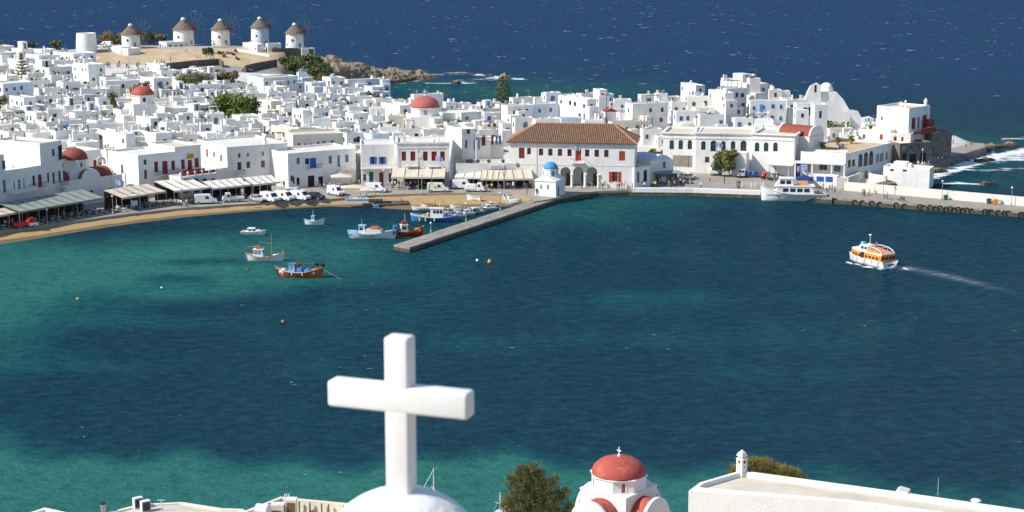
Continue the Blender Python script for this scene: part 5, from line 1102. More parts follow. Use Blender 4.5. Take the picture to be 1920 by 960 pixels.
# ======================= THE TOWN BEHIND THE FRONT =======================
B_, S_, N_, K_, G_, D_R, Wd = 'door_blue', 'sky_blue', 'navy', 'slate_blue', 'green_paint', 'door_red', 'wood'
def wv(*l): return list(l)
TOWN = [
 # x0, xc, x1, ytop, H, wall, roof, wc
 (-30, -10, 26, 88, 4.0, 'cream', 'roof_tan', Wd), (22, 40, 62, 92, 3.6, 'white', 'roof_beige', K_), (62, 78, 104, 93, 3.6, 'white', 'roof_white', K_), (100, 112, 138, 97, 3.4, 'white', 'roof_white', N_),
 (-20, 0, 30, 99, 4.2, 'white', 'roof_beige', G_), (15, 38, 44, 112, 5.2, 'white', 'roof_beige', K_), (48, 73, 112, 104, 4.2, 'white', 'roof_white', K_), (26, 36, 60, 104, 3.5, 'bluewash', 'roof_grey', K_),
 (66, 92, 134, 127, 5.0, 'white_grey', 'roof_white', N_), (137, 165, 196, 121, 7.0, 'white', 'roof_white', K_), (55, 62, 84, 137, 4.0, 'white', 'roof_white', B_), (84, 96, 116, 141, 4.0, 'white', 'roof_white', K_),
 (196, 199, 262, 152, 4.5, 'white_grey', 'roof_white', K_), (210, 232, 264, 141, 3.6, 'white', 'roof_beige', N_), (263, 288, 321, 147, 6.4, 'white', 'roof_white', K_), (275, 299, 312, 121, 3.4, 'white', 'roof_white', K_),
 (-20, 5, 60, 157, 6.8, 'bluewash', 'roof_white', K_), (-10, 12, 34, 142, 4.2, 'white', 'roof_white', N_), (80, 84, 118, 166, 4.4, 'white', 'roof_beige', K_), (106, 118, 150, 154, 5.2, 'white', 'roof_white', B_), (150, 152, 172, 167, 4.4, 'white_grey', 'roof_white', Wd),
 (18, 44, 66, 183, 5.6, 'white', 'roof_white', K_), (62, 66, 120, 181, 4.6, 'white', 'roof_white', S_), (126, 130, 151, 181, 4.2, 'white_grey', 'roof_beige', G_), (178, 184, 206, 184, 4.6, 'white', 'roof_white', K_), (150, 153, 182, 200, 4.4, 'bluewash', 'roof_white', B_),
 (-10, 4, 26, 210, 4.6, 'white', 'roof_white', K_), (26, 30, 50, 214, 4.0, 'white_warm', 'roof_beige', N_), (48, 68, 86, 211, 5.0, 'white_warm', 'roof_white', S_), (86, 90, 118, 205, 4.4, 'white', 'roof_white', G_), (118, 122, 150, 207, 4.2, 'white', 'roof_beige', D_R), (130, 140, 182, 212, 4.2, 'white', 'roof_white', S_),
 (186, 189, 214, 218, 4.0, 'cream', 'roof_grey', Wd), (212, 226, 242, 206, 4.4, 'white', 'roof_grey', K_), (233, 255, 284, 197, 4.8, 'white', 'roof_white', Wd), (255, 282, 294, 222, 5.2, 'white', 'roof_white', N_), (288, 294, 322, 214, 4.8, 'white', 'roof_white', Wd), (296, 301, 322, 232, 4.4, 'white_grey', 'roof_white', K_),
 (-12, 2, 40, 226, 4.0, 'white', 'roof_beige', K_), (38, 48, 70, 233, 4.2, 'white', 'roof_beige', D_R), (70, 86, 108, 229, 4.4, 'white_warm', 'roof_white', K_), (108, 112, 152, 226, 4.4, 'white_grey', 'roof_white', S_), (150, 155, 228, 234, 4.4, 'white', 'roof_white', K_), (228, 232, 258, 236, 4.4, 'white', 'roof_grey', N_),
 (0, 16, 44, 247, 5.0, 'white_warm', 'roof_beige', Wd), (44, 60, 92, 250, 4.6, 'white', 'roof_white', D_R), (92, 104, 134, 246, 5.0, 'white', 'roof_white', K_), (133, 137, 184, 252, 5.6, 'white_grey', 'roof_beige', B_), (183, 236, 246, 251, 7.4, 'white', 'roof_white', Wd), (246, 250, 262, 257, 5.6, 'white_warm', 'roof_tan', Wd), (258, 292, 322, 250, 6.0, 'white', 'roof_white', K_),
 (126, 142, 186, 268, 6.0, 'white', 'roof_white', K_), (186, 200, 226, 283, 5.2, 'white_warm', 'roof_tan', Wd), (226, 236, 262, 291, 6.2, 'white', 'roof_white', N_),
 # middle left
 (340, 356, 414, 160, 4.6, 'white', 'roof_white', G_), (380, 392, 416, 153, 4.6, 'white', 'roof_white', G_), (412, 416, 462, 158, 4.4, 'white_grey', 'roof_white', K_), (460, 463, 482, 162, 4.6, 'white', 'roof_white', K_), (478, 494, 558, 146, 5.6, 'white_grey', 'roof_white', S_), (556, 560, 576, 137, 4.0, 'bluewash', 'roof_white', K_), (571, 584, 611, 155, 4.4, 'bluewash', 'roof_white', K_),
 (500, 504, 521, 171, 4.6, 'white', 'roof_white', K_), (418, 424, 458, 174, 4.0, 'white', 'roof_white', Wd), (456, 462, 500, 177, 4.0, 'white', 'roof_white', B_), (522, 526, 556, 173, 4.2, 'white', 'roof_white', G_), (526, 530, 555, 186, 4.4, 'white', 'roof_white', K_), (555, 560, 590, 188, 4.2, 'white_grey', 'roof_beige', Wd), (588, 594, 622, 190, 4.0, 'white_warm', 'roof_beige', G_), (560, 564, 590, 176, 4.0, 'white', 'roof_white', K_), (590, 596, 624, 176, 4.0, 'white', 'roof_white', Wd),
 (318, 324, 348, 184, 4.0, 'white', 'roof_white', Wd), (346, 350, 384, 183, 4.2, 'white', 'roof_white', D_R), (384, 388, 402, 186, 4.0, 'white_grey', 'roof_white', K_), (298, 325, 350, 203, 5.2, 'white', 'roof_white', N_), (346, 366, 392, 198, 5.0, 'white_warm', 'roof_white', K_), (480, 508, 528, 190, 5.2, 'white_warm', 'roof_white', G_), (526, 532, 556, 203, 4.6, 'white', 'roof_white', K_), (548, 568, 584, 207, 6.4, 'white', 'roof_white', K_), (582, 588, 622, 203, 4.4, 'white', 'roof_white', B_),
 (484, 490, 520, 214, 4.4, 'white', 'roof_white', N_), (518, 522, 548, 219, 4.8, 'white', 'roof_white', K_), (583, 587, 620, 222, 4.6, 'white', 'roof_beige', Wd), (300, 312, 338, 230, 5.4, 'white', 'roof_white', K_), (335, 338, 372, 235, 5.0, 'white', 'roof_white', D_R), (372, 376, 400, 233, 4.6, 'white', 'roof_white', B_), (398, 416, 424, 237, 5.4, 'white', 'roof_white', S_), (418, 424, 440, 225, 5.2, 'white_warm', 'roof_grey', K_), (434, 440, 470, 229, 4.6, 'white', 'roof_white', 'brick_red'), (466, 472, 492, 232, 4.6, 'white_grey', 'roof_white', K_), (490, 504, 522, 227, 5.2, 'white_grey', 'roof_white', K_),
 (384, 388, 420, 214, 4.0, 'white', 'roof_white', K_), (300, 320, 342, 250, 5.4, 'white_warm', 'roof_grey', 'green_paint'), (338, 344, 372, 252, 5.0, 'white', 'roof_white', D_R), (370, 388, 402, 250, 5.4, 'white', 'roof_white', K_), (402, 406, 432, 252, 5.2, 'white', 'roof_white', N_), (440, 446, 491, 248, 5.6, 'white', 'roof_white', N_), (491, 498, 516, 252, 5.4, 'white_warm', 'roof_white', K_), (508, 546, 554, 242, 6.4, 'cream', 'roof_white', K_), (554, 560, 592, 240, 5.6, 'white', 'roof_white', B_), (590, 596, 622, 244, 5.0, 'white', 'roof_white', S_), (412, 418, 446, 262, 5.2, 'white', 'roof_white', K_), (380, 384, 414, 268, 5.4, 'white', 'roof_white', K_),
 # centre
 (604, 620, 648, 146, 4.4, 'white', 'roof_white', Wd), (646, 652, 716, 150, 4.0, 'white', 'roof_white', K_), (712, 717, 731, 150, 6.0, 'bluewash', 'roof_white', N_), (682, 698, 721, 163, 4.6, 'bluewash', 'roof_white', N_), (606, 612, 642, 164, 4.4, 'white', 'roof_white', K_), (640, 646, 682, 166, 4.2, 'white', 'roof_beige', G_), (612, 618, 650, 178, 4.2, 'white_warm', 'roof_white', Wd), (650, 656, 700, 182, 4.4, 'white', 'roof_white', Wd), (698, 704, 736, 185, 4.2, 'white', 'roof_white', G_), (734, 738, 772, 187, 4.0, 'white', 'roof_white', K_),
 (770, 776, 832, 178, 6.0, 'white', 'roof_white', K_), (718, 750, 769, 198, 5.2, 'white_warm', 'roof_white', N_), (830, 836, 856, 192, 4.4, 'white', 'roof_white', K_), (852, 858, 884, 194, 4.0, 'white', 'roof_beige', Wd), (608, 614, 650, 192, 4.4, 'white', 'roof_white', G_), (648, 654, 692, 200, 4.6, 'white', 'roof_white', K_), (690, 694, 722, 204, 4.6, 'white', 'roof_white', G_), (618, 624, 652, 208, 4.6, 'white', 'roof_white', K_), (648, 662, 692, 213, 5.0, 'white', 'roof_white', N_), (690, 698, 722, 217, 4.6, 'white', 'roof_grey', K_), (722, 728, 758, 219, 4.6, 'white_warm', 'roof_beige', S_), (757, 762, 800, 225, 4.4, 'cream', 'roof_beige', Wd), (798, 814, 820, 223, 5.2, 'cream', 'roof_white', Wd),
 (820, 832, 866, 212, 5.2, 'white', 'roof_white', K_), (838, 865, 906, 211, 5.6, 'white_grey', 'roof_white', K_), (903, 908, 927, 211, 6.0, 'white', 'roof_white', B_), (832, 838, 868, 230, 5.0, 'white_warm', 'roof_beige', Wd), (622, 630, 668, 230, 5.0, 'white', 'roof_white', K_), (664, 674, 712, 234, 5.4, 'white_grey', 'roof_grey', 'turq_glass' if False else K_), (708, 712, 749, 238, 5.4, 'white', 'roof_white', S_), (748, 752, 790, 241, 5.2, 'white_warm', 'roof_grey', G_), (788, 794, 834, 244, 5.0, 'white', 'roof_white', K_), (640, 650, 682, 250, 5.6, 'white', 'roof_white', N_), (678, 698, 732, 252, 5.6, 'bluewash', 'roof_white', K_), (730, 736, 770, 257, 5.0, 'white', 'roof_white', G_), (835, 838, 868, 250, 6.4, 'white', 'roof_white', K_),
 (866, 870, 898, 198, 4.4, 'white', 'roof_white', Wd), (894, 900, 940, 193, 4.2, 'white', 'roof_white', K_), (928, 936, 962, 196, 4.2, 'white', 'roof_beige', Wd), (940, 952, 998, 199, 7.0, 'white', 'roof_white', N_), (984, 998, 1046, 196, 6.4, 'bluewash', 'roof_white', K_), (955, 962, 1000, 184, 4.4, 'white_warm', 'roof_beige', Wd), (998, 1004, 1040, 183, 4.4, 'white_warm', 'roof_tan', D_R), (1018, 1024, 1052, 174, 6.0, 'white', 'roof_white', K_), (1044, 1050, 1080, 178, 4.6, 'white_warm', 'roof_tan', K_), (1046, 1101, 1118, 186, 8.0, 'white', 'roof_white', N_), (1082, 1090, 1120, 176, 5.0, 'white', 'roof_white', K_), (1112, 1124, 1134, 168, 8.0, 'white', 'roof_white', K_), (1128, 1134, 1151, 177, 6.4, 'bluewash', 'roof_white', N_), (1148, 1152, 1184, 187, 6.2, 'white_grey', 'roof_beige', K_),
 (935, 942, 960, 232, 5.6, 'white', 'roof_white', K_), (960, 966, 1000, 222, 5.6, 'white_warm', 'roof_white', K_), (998, 1004, 1048, 224, 5.4, 'white', 'roof_white', 'green_paint'), (1046, 1052, 1092, 222, 5.4, 'bluewash', 'roof_white', K_), (1090, 1096, 1134, 226, 5.6, 'white', 'roof_white', Wd), (1156, 1162, 1188, 212, 5.4, 'white', 'roof_white', D_R),
 (1140, 1148, 1222, 229, 5.0, 'cream', 'roof_tan', K_), (1200, 1206, 1242, 243, 4.2, 'white', 'roof_beige', K_),
 # castle quarter
 (1172, 1186, 1252, 195, 8.4, 'white', 'roof_white', D_R), (1196, 1202, 1226, 178, 5.4, 'white', 'roof_white', Wd), (1226, 1231, 1252, 176, 6.6, 'white', 'roof_white', K_), (1246, 1252, 1276, 182, 5.4, 'white', 'roof_white', K_), (1276, 1305, 1322, 160, 5.4, 'white', 'roof_white', K_), (1286, 1290, 1334, 182, 6.6, 'white_warm', 'roof_white', G_), (1254, 1260, 1292, 192, 5.6, 'white', 'roof_white', K_), (1262, 1268, 1313, 209, 5.6, 'white', 'roof_white', B_), (1308, 1313, 1358, 215, 6.0, 'white_grey', 'roof_white', S_), (1298, 1304, 1340, 203, 5.0, 'white', 'roof_white', K_),
 (1328, 1360, 1366, 174, 8.6, 'white', 'roof_white', 'brick_red'), (1346, 1362, 1400, 166, 8.6, 'white_grey', 'roof_white', N_), (1350, 1400, 1441, 158, 8.0, 'white_grey', 'roof_white', K_), (1352, 1357, 1370, 147, 9.0, 'white', 'roof_white', K_), (1400, 1406, 1426, 147, 9.6, 'white_warm', 'roof_white', K_), (1436, 1442, 1466, 168, 6.6, 'white', 'roof_white', D_R), (1460, 1466, 1482, 171, 6.0, 'white', 'roof_white', K_), (1400, 1407, 1474, 189, 6.0, 'white', 'roof_white', S_), (1470, 1476, 1514, 187, 6.0, 'white', 'roof_white', K_), (1372, 1378, 1412, 222, 4.6, 'white', 'roof_white', K_), (1410, 1414, 1450, 226, 4.0, 'white', 'roof_white', K_), (1488, 1494, 1530, 194, 7.4, 'white', 'roof_white', N_), (1548, 1556, 1600, 242, 4.4, 'white_warm', 'roof_beige', K_), (1600, 1606, 1660, 246, 4.2, 'white_warm', 'roof_beige', Wd), (1572, 1576, 1606, 252, 4.6, 'white', 'roof_beige', K_), (1606, 1612, 1672, 258, 5.0, 'white', 'roof_beige', 'brick_red'),
 (1616, 1622, 1642, 232, 4.6, 'white', 'roof_beige', K_),
]
for t_ in TOWN: house(*t_[:5], wall=t_[5], roofm=t_[6], wc=t_[7])
# fill the gaps between those houses with smaller ones
def overlaps(p, r):
    for f in FOOT:
        if inside((p.x, p.y), f) or segdist((p.x, p.y), f) < r: return True
    return False
rf = random.Random(11); nfill = 0; tries = 0
KEEP = [P(268, 192, 11), P(797, 216, 8.8), find_ground(437, 226), find_ground(213, 200), find_ground(380, 178), find_ground(943, 195)]
while nfill < 120 and tries < 9000:
    tries += 1
    px, py = rf.uniform(-60, 1480), rf.uniform(112, 300)
    if px > 960 and py > 225: continue
    if 185 < px < 345 and py < 152: continue
    g_ = find_ground(px, py); 
    if g_.y < yfront(g_.x) + 10 or g_.y > 588: continue
    if g_.y > 560 and px > 300: continue
    if not inside((g_.x, g_.y), LAND) or segdist((g_.x, g_.y), LAND) < 7: continue
    if any((g_.xy - k.xy).length < 9 for k in KEEP): continue
    if overlaps(g_, 1.7): continue
    ph = math.atan((px - 960) / FPX); H = rf.uniform(2.8, 3.9); W = rf.uniform(4.2, 7.2); D = rf.uniform(3.8, 6.2); a = R(rf.uniform(5, 40)) - ph
    make_house((g_.x - W * .4, g_.y - D * .3, g_.z), a, W, D, H, px, py - 22, rf.choice(['white'] * 4 + ['white_warm', 'white_grey']), None, None, None, True, seed=tries); nfill += 1
# ======================= WINDMILLS =======================
def windmill(px, pyb, hpx, wpx, e, label, rz, short=False, house_=None):
    p = find_ground(px, pyb); e = p.z; s_ = scale_at(p); r = wpx / 2 / s_; h = hpx / s_
    root = thing('windmill', label, 'windmill', (p.x, p.y, e), 0.0, None if short else 'thatched windmills on the hill')
    MB().lathe([(r * 1.05, -1.2), (r * 1.05, 0), (r * 1.0, h * .5), (r * .96, h), (r * .6, h + .02)] if not short else [(r * 1.04, -2), (r * 1.04, 0), (r * 1.0, h * .5), (r * .93, h), (r * .80, h), (r * .80, h - .5), (.05, h - .5)], 28).build('tower', 'white', root, sm=False)
    if short: return root
    rnd = random.Random(px); b = MB(); n = 40; k = 9; rr = r * 1.12; ch = r * 1.02
    for j in range(k + 1):
        t = j / k
        for i in range(n):
            a = 2 * math.pi * i / n; q = rr * (1 - t * .92) * (1 + rnd.uniform(-.035, .035)); b.v.append((q * math.cos(a), q * math.sin(a), h - .25 + ch * t + rnd.uniform(-.07, .07) - (0.12 if j == 0 else 0)))
    for j in range(k):
        for i in range(n):
            i2 = (i + 1) % n; b.f.append((j * n + i, j * n + i2, (j + 1) * n + i2, (j + 1) * n + i)); b.m.append(0)
    b.build('thatch_roof', 'thatch', root)
    MB().lathe([(r * .24, 0), (r * .24, r * .1), (r * .15, r * .22), (.03, r * .28)], 12, (0, 0, h - .3 + ch * .9)).build('roof_cap', 'white', root, sm=True)
    d = Vector((math.cos(rz), math.sin(rz), 0)); c = d * (r * 1.35) + Vector((0, 0, h + .45))
    hub = MB(); hub.tube((d * r * .5) + Vector((0, 0, h + .75)), c + d * .9, .17, .12, 6); hub.build('axle', 'door_red', root)
    sp = MB(); sd_ = d.cross(Vector((0, 0, 1))).normalized(); R_ = r * 1.75
    tip = []
    for i in range(12):
        a = 2 * math.pi * i / 12 + .2; v = sd_ * math.cos(a) + Vector((0, 0, 1)) * math.sin(a); e1 = c + v * R_; tip.append(e1)
        o = MB().tube(c, e1, .05, .03, 4).build('spar', 'spar', root)
        MB().tube(c, c + v * R_ * .33, .12, .09, 4).build('rolled_sail', 'door_red', o)
    rig = MB()
    for i in range(12): rig.tube(tip[i], tip[(i + 1) % 12], .012, n=3)
    for i in range(0, 12, 2): rig.tube(tip[i], c + d * 1.4, .012, n=3)
    rig.build('rigging', 'spar', root)
    for az, zf, w_, hh, kd, cl in ((-100, .5, .6, .8, 'w', 'navy'), (-40, .05, .8, 1.9, 'd', 'wood'), (-150, .2, .7, .9, 'w', 'navy')):
        t = R(az + rnd.uniform(-15, 15)); link('door' if kd == 'd' else 'window', unit_mesh(kd, cl), root, (math.cos(t) * r * 1.02, math.sin(t) * r * 1.02, h * zf), t + math.pi / 2, (w_, 1, hh))
    return root
MILL = [(246, 90, 27, 34, 'windmill farthest left with dark bushes behind it'), (345, 87, 33, 38, 'second windmill from the left beside a long white wall'), (414, 86, 32, 34, 'middle windmill without a house at its foot'), (488, 86, 36, 33, 'tallest windmill with a white hut at its foot'), (553, 92, 31, 33, 'windmill farthest right on the slope edge')]
for x, y, h_, w_, lab in MILL: windmill(x, y, h_, w_, 12.2, lab, R(-28))
windmill(163, 98, 36, 38, 10.6, 'roofless white windmill stump above the houses', 0, True)
ph_ = lambda x0, xc, x1, y, H, **k: house(x0, xc, x1, y, H, **k)
ph_(203, 240, 263, 91, 2.6, wc='sky_blue', roofm='roof_white', extras=False); ph_(298, 312, 346, 79, 2.6, wc='door_blue', roofm='roof_white', extras=False); ph_(455, 482, 492, 83, 2.8, wc='sky_blue', roofm='roof_white', extras=False); ph_(498, 502, 527, 82, 3.0, wc='door_blue', roofm='roof_white', extras=False); ph_(203, 228, 245, 88, 2.4, wc='sky_blue', roofm='roof_white', extras=False); ph_(104, 137, 179, 101, 4.6, wc='door_blue', roofm='roof_white', extras=False); ph_(560, 566, 590, 91, 1.2, wins=[], roofm='roof_white', extras=False)
def wall_line(pts, h, th, m, name, label, lift=0.0):
    w3 = [find_ground(*q) for q in pts]; b = MB()
    for a, c in zip(w3, w3[1:]):
        d = Vector((c.x - a.x, c.y - a.y, 0)).normalized(); nn = Vector((d.y, -d.x, 0)) * th
        b.add([a + Vector((0, 0, -2)), c + Vector((0, 0, -2)), c + Vector((0, 0, h)), a + Vector((0, 0, h)), a - nn + Vector((0, 0, -2)), c - nn + Vector((0, 0, -2)), c - nn + Vector((0, 0, h)), a - nn + Vector((0, 0, h))], [(0, 1, 2, 3), (3, 2, 6, 7), (5, 4, 7, 6), (1, 5, 6, 2), (4, 0, 3, 7)])
    return tag(b.build(name, m), label, 'wall')
wall_line([(312, 131), (365, 125), (410, 122), (417, 127)], 2.2, .5, 'stone_wall', 'dry_stone_wall', 'dark dry stone wall below the dirt slope, beside the parked cars')
wall_line([(461, 136), (482, 131), (520, 124)], 2.4, .5, 'stone_wall', 'dry_stone_wall', 'dark dry stone wall on the right beside a silver car')
wall_line([(444, 95), (475, 101), (505, 107)], .8, .4, 'white', 'garden_wall', 'white edged low wall running down from the tallest windmill')
wall_line([(298, 93), (345, 92), (400, 91), (445, 91)], .9, .4, 'white_warm', 'garden_wall', 'long low white wall in front of the windmills')
wall_line([(510, 98), (545, 97), (588, 99)], 1.4, .5, 'stone_wall', 'retaining_wall', 'dark retaining wall under the windmill farthest right')
# ======================= TREES =======================
def leaf_cloud(b, c, r, n, sz, rnd, m=0, flat=1.0):
    c = Vector(c)
    for _ in range(n):
        v = Vector((rnd.gauss(0, 1), rnd.gauss(0, 1), rnd.gauss(0, 1))).normalized() * (rnd.random() ** .4); p = c + Vector((v.x * r[0], v.y * r[1], v.z * r[2]))
        q = (v + Vector((rnd.gauss(0, .7), rnd.gauss(0, .7), rnd.gauss(0, .7) + .3))).normalized(); t = q.orthogonal().normalized(); t.rotate(Matrix.Rotation(rnd.uniform(0, 6.28), 3, q)); k = q.cross(t); s_ = sz * rnd.uniform(.6, 1.4)
        b.add([p - t * s_ - k * s_ * .45, p + t * s_ * .1 - k * s_ * .6, p + t * s_ + k * s_ * .1, p - t * s_ * .1 + k * s_ * .6], [(0, 1, 2, 3)], m)
def tree(p, r, h, label, leaf='leaf_green', name='tree', clumps=14, leaves=130, sz=.3, cat='tree', group=None, mats=None, seed=1, trunk_h=.35, core=True):
    """trunk with limbs, crown of leaf clumps; r crown radius, h total height"""
    rnd = random.Random(seed); root = thing(name, label, cat, p, 0, group); p = Vector((0, 0, 0))
    tb = MB(); th_ = h * trunk_h; tb.tube((0, 0, -.6), (.1 * r, 0, th_), .06 * h, .04 * h, 7)
    cr = MB(); mats = mats or [leaf, 'leaf_dark' if leaf != 'leaf_gold' else 'leaf_olive']
    for i in range(clumps):
        a = rnd.uniform(0, 6.28); q = rnd.random() ** .5 * .78; z = th_ + (h - th_) * (.12 + .7 * rnd.random()); lim = math.sin(math.pi * min(1, max(.15, (z - th_ * .6) / (h - th_ * .6))))
        c = Vector((math.cos(a) * r * q * (.5 + .5 * lim), math.sin(a) * r * q * (.5 + .5 * lim), z)); tb.tube((.08 * r, 0, th_ * rnd.uniform(.6, 1)), c, .025 * h, .008 * h, 5)
        k = rnd.uniform(.28, .45) * r; leaf_cloud(cr, c, (k, k, k * rnd.uniform(.7, 1.0)), leaves, sz, rnd, 0 if rnd.random() < .7 else 1)
    tb.build('trunk', 'bark', root); cr.build('crown', mats, root)
    return root
def gp(px, py, lift=0.0): q = find_ground(px, py); return (q.x, q.y, q.z - lift)
tree(gp(437, 229), 7.0, 8.0, 'big round green tree among the white houses', 'leaf_green', clumps=30, leaves=170, sz=.36, seed=3, trunk_h=.2, mats=['leaf_green', 'leaf_olive'])
tree(gp(466, 228), 4.4, 6.6, 'smaller dark green tree against the big round tree', 'leaf_dark', clumps=16, leaves=150, sz=.34, seed=33, trunk_h=.2, mats=['leaf_dark', 'leaf_green'])
for x, y, r, h_, lf, lab in [(352, 166, 5.0, 5.4, 'leaf_olive', 'olive bush in the hedge, farthest left of its row'), (376, 163, 5.0, 4.6, 'leaf_brown', 'brownish bush in the middle of the hedge'), (404, 157, 5.0, 4.0, 'leaf_olive', 'low bush at the middle right of the hedge'), (428, 156, 4.2, 3.6, 'leaf_brown', 'small brown bush at the right end of the hedge'),
                         (198, 86, 4.8, 5.6, 'leaf_brown', 'brown bush just right of the windmill stump'), (222, 86, 4.2, 4.8, 'leaf_brown', 'brown bush between the stump and the first windmill'), (275, 82, 5.0, 5.6, 'leaf_brown', 'brown bush just right of the first windmill'), (298, 83, 5.0, 5.4, 'leaf_brown', 'brown bush farther right of the first windmill'), (103, 90, 3.4, 2.8, 'leaf_olive', 'low round bush on the left skyline'), (57, 88, 2.4, 2.4, 'leaf_olive', 'small bush on the skyline at far left'),
                         (270, 195, 5.0, 7.0, 'leaf_olive', 'olive tree behind the small red dome'), (2, 212, 3.2, 5.0, 'leaf_brown', 'dark bush cut by the left edge'), (645, 212, 3.4, 4.4, 'leaf_green', 'dark green bush among the middle houses'), (632, 222, 3.0, 3.0, 'leaf_olive', 'low olive bush in front of the dark green bush'), (167, 247, 2.6, 2.8, 'leaf_green', 'fresh green bush on a terrace at left'), (700, 196, 2.4, 4.0, 'leaf_brown', 'brown roof shrub left of the rose dome'), (366, 228, 2.6, 2.6, 'leaf_olive', 'low shrub between houses left of the big tree'),
                         (388, 101, 2.6, 1.8, 'leaf_dark', 'dark bush at the foot of the middle windmill'), (1565, 258, 4.6, 4.4, 'leaf_green', 'clipped green hedge tree under the clifftop church'), (1510, 331, 2.6, 4.6, 'leaf_olive', 'olive bush in front of the terrace building'), (1228, 300, 2.4, 2.6, 'leaf_green', 'green bush behind the rounded roof house')]:
    tree(gp(x, y), r, h_, lab, lf, 'bush', 12, 90, .34, 'bush', 'bushes of the old town', seed=int(x), trunk_h=.12)
rs_ = random.Random(5)
for k, (x, y) in enumerate([(540, 122), (556, 118), (572, 121), (588, 126), (600, 131), (610, 139), (578, 133), (592, 141), (606, 150), (560, 128), (618, 147), (548, 130), (585, 114), (600, 120)]):
    g_ = gp(x, y, 1.0); tree((g_[0], g_[1], g_[2] + 1.2), rs_.uniform(2.8, 3.8), rs_.uniform(1.6, 2.4), 'dark scrub bush under the rightmost windmill, ' + ['at the upper left of the patch', 'second at the top of the patch', 'third at the top of the patch', 'upper right of the patch', 'at the right edge, upper', 'right edge, middle of the slope', 'in the middle of the patch', 'middle right, lower down', 'lower right above the houses', 'left of the middle of the patch', 'lowest right corner of the patch', 'lower left of the patch', 'topmost of the patch', 'top right beside the headland'][k], 'leaf_green', 'scrub_bush', 8, 90, .36, 'bush', 'scrub on the slope under the rightmost windmill', ['leaf_dark', 'leaf_green'], seed=k + 70, trunk_h=.1)
for k, (x, y) in enumerate([(408, 101), (415, 102), (428, 101), (418, 107), (436, 103), (447, 112), (440, 98), (395, 104)]):
    tree(gp(x, y), 1.3, 1.0, 'low dry tuft on the bare slope below the windmills', 'leaf_brown', 'dry_tuft', 4, 40, .25, 'bush', 'dry tufts on the windmill slope', seed=k, trunk_h=.1)
t_ = tree(tuple(P(1361, 331, 1.25)), 3.6, 6.6, 'olive green plaza tree in front of the school', 'leaf_olive', clumps=26, leaves=170, sz=.24, seed=12, trunk_h=.25)
def conifer(p, h, label, m='leaf_dark', tiers=12):
    root = thing('conifer_tree', label, 'tree', p); MB().tube((0, 0, -1), (0, 0, h), .025 * h, .01, 7).build('trunk', 'bark', root)
    rnd = random.Random(int(h * 10)); b = MB()
    for k in range(tiers):
        t = k / tiers; z = h * (.12 + .86 * t); r = h * .36 * (1 - t) ** .8 + .15
        for i in range(8):
            a = 2 * math.pi * (i + .5 * k) / 8 + rnd.uniform(-.15, .15); v = Vector((math.cos(a), math.sin(a), 0))
            for j in range(9):
                f = (j + .6) / 9; c = v * r * f + Vector((0, 0, z + r * .22 * f * f - r * .05)); leaf_cloud(b, c, (.16 * r + .1, .16 * r + .1, .10), 5, .2, rnd, rnd.randint(0, 1))
    b.build('crown', [m, 'leaf_green'], root); return root
conifer(gp(42, 157), 9.0, 'small tiered conifer on the left between white roofs', 'leaf_olive', 8)
conifer(gp(943, 205), 10.5, 'dark cone shaped conifer against the bay behind the town')
def palm(p, h, label):
    root = thing('palm_tree', label, 'tree', p); b = MB()
    for k in range(10): b.tube((0, 0, h * k / 10 - .5), (0, 0, h * (k + 1) / 10 - .5), .34 - .01 * k, .28 - .01 * k, 8)
    b.build('trunk', 'bark', root); rnd = random.Random(4); b = MB(); d_ = MB()
    for i in range(64):
        dead = i > 40; a = rnd.uniform(0, 6.28); v = Vector((math.cos(a), math.sin(a), 0)); L_ = rnd.uniform(1.7, 2.6); up = rnd.uniform(.1, 1.2) if not dead else rnd.uniform(-1.3, -.5); q = d_ if dead else b; pr_ = Vector((0, 0, h - .5)); side = Vector((-v.y, v.x, 0))
        for j in range(6):
            f = (j + 1) / 6; c = Vector((0, 0, h - .5)) + v * L_ * f * (1 if not dead else .45) + Vector((0, 0, up * L_ * f * .8 - .9 * f * f * L_ * .6)); w0 = .3 * math.sin(math.pi * (f - .1)) + .05
            q.add([pr_ - side * w0, pr_ + side * w0, c + side * w0 * .8, c - side * w0 * .8], [(0, 1, 2, 3)]); pr_ = c
    cr = b.build('crown', 'palm_leaf', root); d_.build('dead_fronds', 'leaf_brown', root); return root
palm(gp(213, 212), 5.4, 'shaggy palm tree with brown skirt among the houses')
